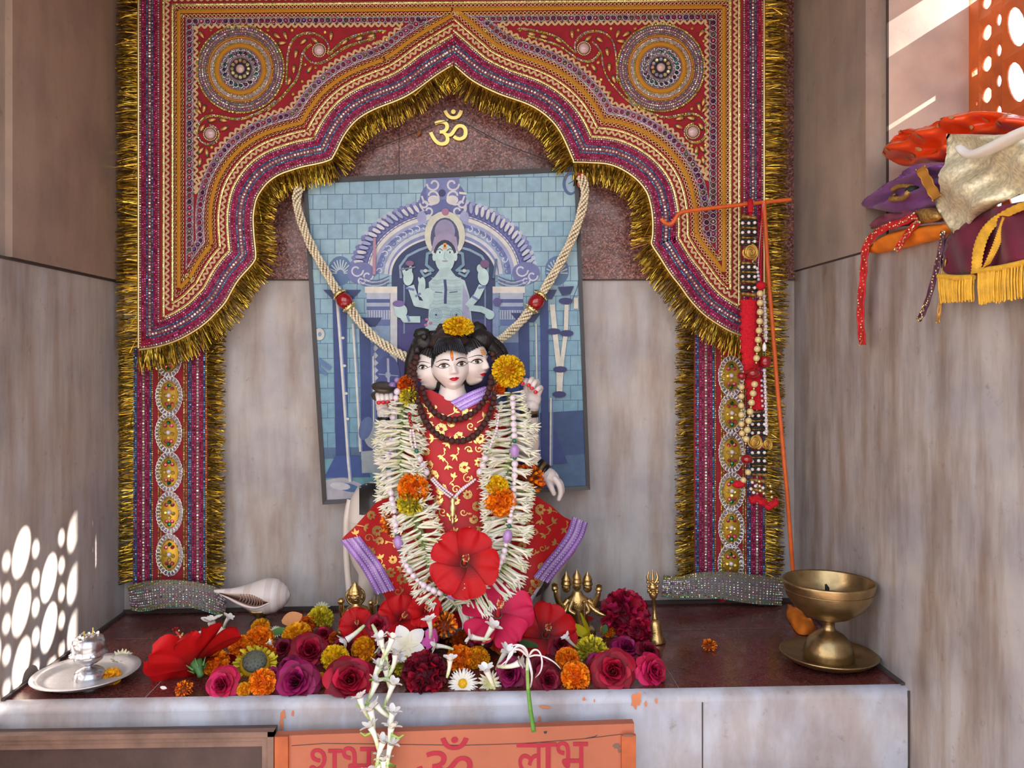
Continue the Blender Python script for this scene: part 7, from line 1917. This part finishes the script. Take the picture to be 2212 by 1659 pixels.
def dots(mb, pt):
    rr = random.Random(4)
    for (x, y) in ((1940, 312), (1956, 286), (1989, 300), (2026, 302), (2025, 280), (1956, 330), (1937, 337), (1970, 345), (2003, 325), (2070, 262), (2100, 262), (2142, 262), (2168, 268), (2190, 250), (2120, 280), (2060, 278), (2200, 275), (1990, 340), (2030, 330)):
        k = 10; mb.add([pt(x+3.8*math.cos(2*PI*q/k), y+4.4*math.sin(2*PI*q/k), .0014) for q in range(k)], [tuple(range(k))], (255, 255, 255), 1, False)
cloth('satin_cloth', [(1916, 334), (1934, 298), (1962, 274), (1984, 281), (2042, 256), (2080, 242), (2115, 239), (2173, 243), (2213, 252), (2290, 262), (2290, 300), (2180, 300), (2100, 300), (2080, 360), (2013, 352), (1960, 362), (1930, 352)], FX(.585), [M['satin'], M['golddot']], 'crumpled orange satin cloth with gold dots on top of the pile', T_=.020, R_=22, step=6, back=.07, fold=lambda x, y: .011*math.sin((y*1.2+.55*x)/11.)+.006*math.sin((y*.8-.35*x)/7.), extra=dots)
wg = cloth('brocade_cloth', [(2044, 289), (2110, 290), (2173, 292), (2216, 276), (2290, 290), (2290, 400), (2216, 417), (2187, 428), (2129, 454), (2100, 475), (2080, 511), (2068, 517), (2040, 480), (2012, 428), (2046, 404)], FX(.542), M['whitegold'], 'cream brocade cloth with trailing gold ribbons draped over the front of the pile', T_=.006, R_=10, step=6, back=.004, fold=lambda x, y: .009*math.sin((x*.7-y*.9)/24.)+.003*math.sin((x+y)/11.))
mb = MB(); mb.tube([PX(v.x, v.y, .520) for v in smooth([(2072, 318), (2092, 336), (2120, 330), (2160, 312), (2216, 282), (2290, 262)])], lambda f: .003+.006*math.sin(PI*min(1, .1+f*.7)), 8, flat=.6); mb.build('turned_edge', mat('white_satin', (236, 230, 220), .35), wg)
mv = cloth('velvet_cloth', [(2109, 466), (2150, 446), (2213, 434), (2300, 420), (2300, 556), (2213, 570), (2112, 598), (2031, 594), (2034, 550), (2042, 509), (2080, 490)], FX(.548), M['maroonvelvet'], 'maroon velvet cloth with yellow fringe hanging over the edge of the sill', T_=.006, R_=10, back=.004, fold=lambda x, y: .006*math.sin((x-.3*y)/16.))
def vpt(x, y, e): return PX(x, y, .548)-V((.006+e, (.006+e)*.5, 0))
def fr(pts_top, pts_bot, seed):
    r = random.Random(seed); mb = MB(); A, B = smooth(pts_top), smooth(pts_bot); n = 70
    at_ = lambda p, f: p[min(int(f*(len(p)-1)), len(p)-2)].lerp(p[min(int(f*(len(p)-1)), len(p)-2)+1], f*(len(p)-1)-min(int(f*(len(p)-1)), len(p)-2))
    for i in range(n):
        f = (i+.5)/n; a = at_(A, f); b = at_(B, min(1, max(0, f+r.uniform(-.012, .012)))); b = Vector((b.x, b.y+r.uniform(-4, 3))); e = r.uniform(.002, .006)
        mb.tube([vpt(a.x, a.y, e), vpt((a.x+b.x)/2+r.uniform(-.6, .6), (a.y+b.y)/2, e+.001), vpt(b.x, b.y, e)], [.0011, .0012, .0010], 4, caps=False)
    mb.tube([vpt(v.x, v.y+2, .004) for v in A], .0035, 6); mb.build('fringe', M['yellowfringe'], mv, loc=vpt(A[0].x, A[0].y, 0))
fr([(2042, 596), (2080, 600), (2116, 598)], [(2048, 654), (2080, 652), (2116, 650)], 1); fr([(2128, 584), (2170, 580), (2213, 570), (2300, 552)], [(2130, 657), (2170, 654), (2213, 646), (2300, 632)], 2)
def braid2(L, Rr):
    mb = MB(); A, B = smooth(L), smooth(Rr); n = 60; rows = []
    at_ = lambda p, f: p[min(int(f*(len(p)-1)), len(p)-2)].lerp(p[min(int(f*(len(p)-1)), len(p)-2)+1], f*(len(p)-1)-min(int(f*(len(p)-1)), len(p)-2))
    for i in range(n+1):
        a, b = at_(A, i/n), at_(B, i/n); z = .0015*(i % 2); rows.append([vpt(a.x, a.y, .002+z), vpt((a.x*2+b.x)/3, (a.y*2+b.y)/3, .007+z), vpt((a.x+b.x*2)/3, (a.y+b.y*2)/3, .006-z), vpt(b.x, b.y, .002+z)])
    mb.grid(rows); mb.build('braid', M['yellowfringe'], mv, loc=vpt(L[0][0], L[0][1], 0))
braid2([(2110, 594), (2112, 540), (2128, 498), (2160, 466), (2213, 440), (2300, 410)], [(2132, 590), (2136, 548), (2150, 505), (2178, 476), (2220, 456), (2300, 432)]); braid2([(2136, 588), (2160, 530), (2174, 490), (2184, 470)], [(2152, 570), (2172, 534), (2184, 498), (2188, 472)])
def ribbon(name, pts, w, m, parent, X0=.545, gold=None):
    mb = MB(); path = smooth(pts, 3); L, Q = [], []
    for i, v in enumerate(path):
        t = path[min(i+1, len(path)-1)]-path[max(i-1, 0)]; t.normalize(); n = Vector((-t.y, t.x))*w/2*(1+.12*math.sin(i*.9)); z = .002*math.sin(i*.5)
        L.append(PX(v.x+n.x, v.y+n.y, X0+z)); Q.append(PX(v.x-n.x, v.y-n.y, X0-z))
    mb.grid([L, Q]); mb.grid([[p+V((.0015, .0008, 0)) for p in r] for r in (L, Q)][::-1])
    for k in range(2): mb.tube((L, Q)[k], .0009, 5)
    if gold:
        for i in range(0, len(L), 1):
            f = R.random(); stud(mb, L[i].lerp(Q[i], f)-V((.001, .001, 0)), .0016, (255, 255, 255), n=4); 
            mb.m[-5:] = [1]*5
    return mb.build(name, [m]+([gold] if gold else []), parent, loc=L[0])
ribbon('tie_ribbon', [(1979, 466), (1950, 480), (1915, 490), (1885, 508), (1868, 534), (1866, 582), (1860, 640), (1858, 690), (1863, 745)], 13, M['redtie'], mauve, .546, M['goldwire'])
ribbon('tie_ribbon', [(1985, 478), (1967, 494), (1950, 520), (1936, 541)], 10, M['redtie'], mauve, .544, M['goldwire'])
ribbon('strap', [(1988, 362), (1996, 378), (2010, 405), (2024, 428)], 20, mat('tan_gold_strap', (196, 136, 52), .5, .2), purple, .536)
ribbon('gold_ribbon', [(2038, 500), (2030, 550), (2018, 600), (2004, 650), (1994, 676), (1984, 692)], 9, mat('purple_gold_ribbon', (104, 60, 92), .4, .3), wg, .546, M['goldwire'])
ribbon('gold_ribbon', [(2040, 560), (2036, 610), (2030, 660), (2026, 697)], 6, mat('pale_gold_ribbon', (206, 160, 90), .4, .4), wg, .547)
def shelfcloth(x, y, h): 
    p = onshelf(x, y); return p+V((0, 0, max(0, h)+.001))
cloth('cloth_scrap', [(1702, 1306), (1722, 1314), (1748, 1336), (1770, 1362), (1748, 1374), (1722, 1372), (1708, 1350), (1696, 1330)], shelfcloth, M['saffron'], 'scrap of orange cloth lying on the shelf behind the brass oil lamp', T_=.008, R_=12, back=0, fold=lambda x, y: .004*math.sin(x/6.+y/9.))
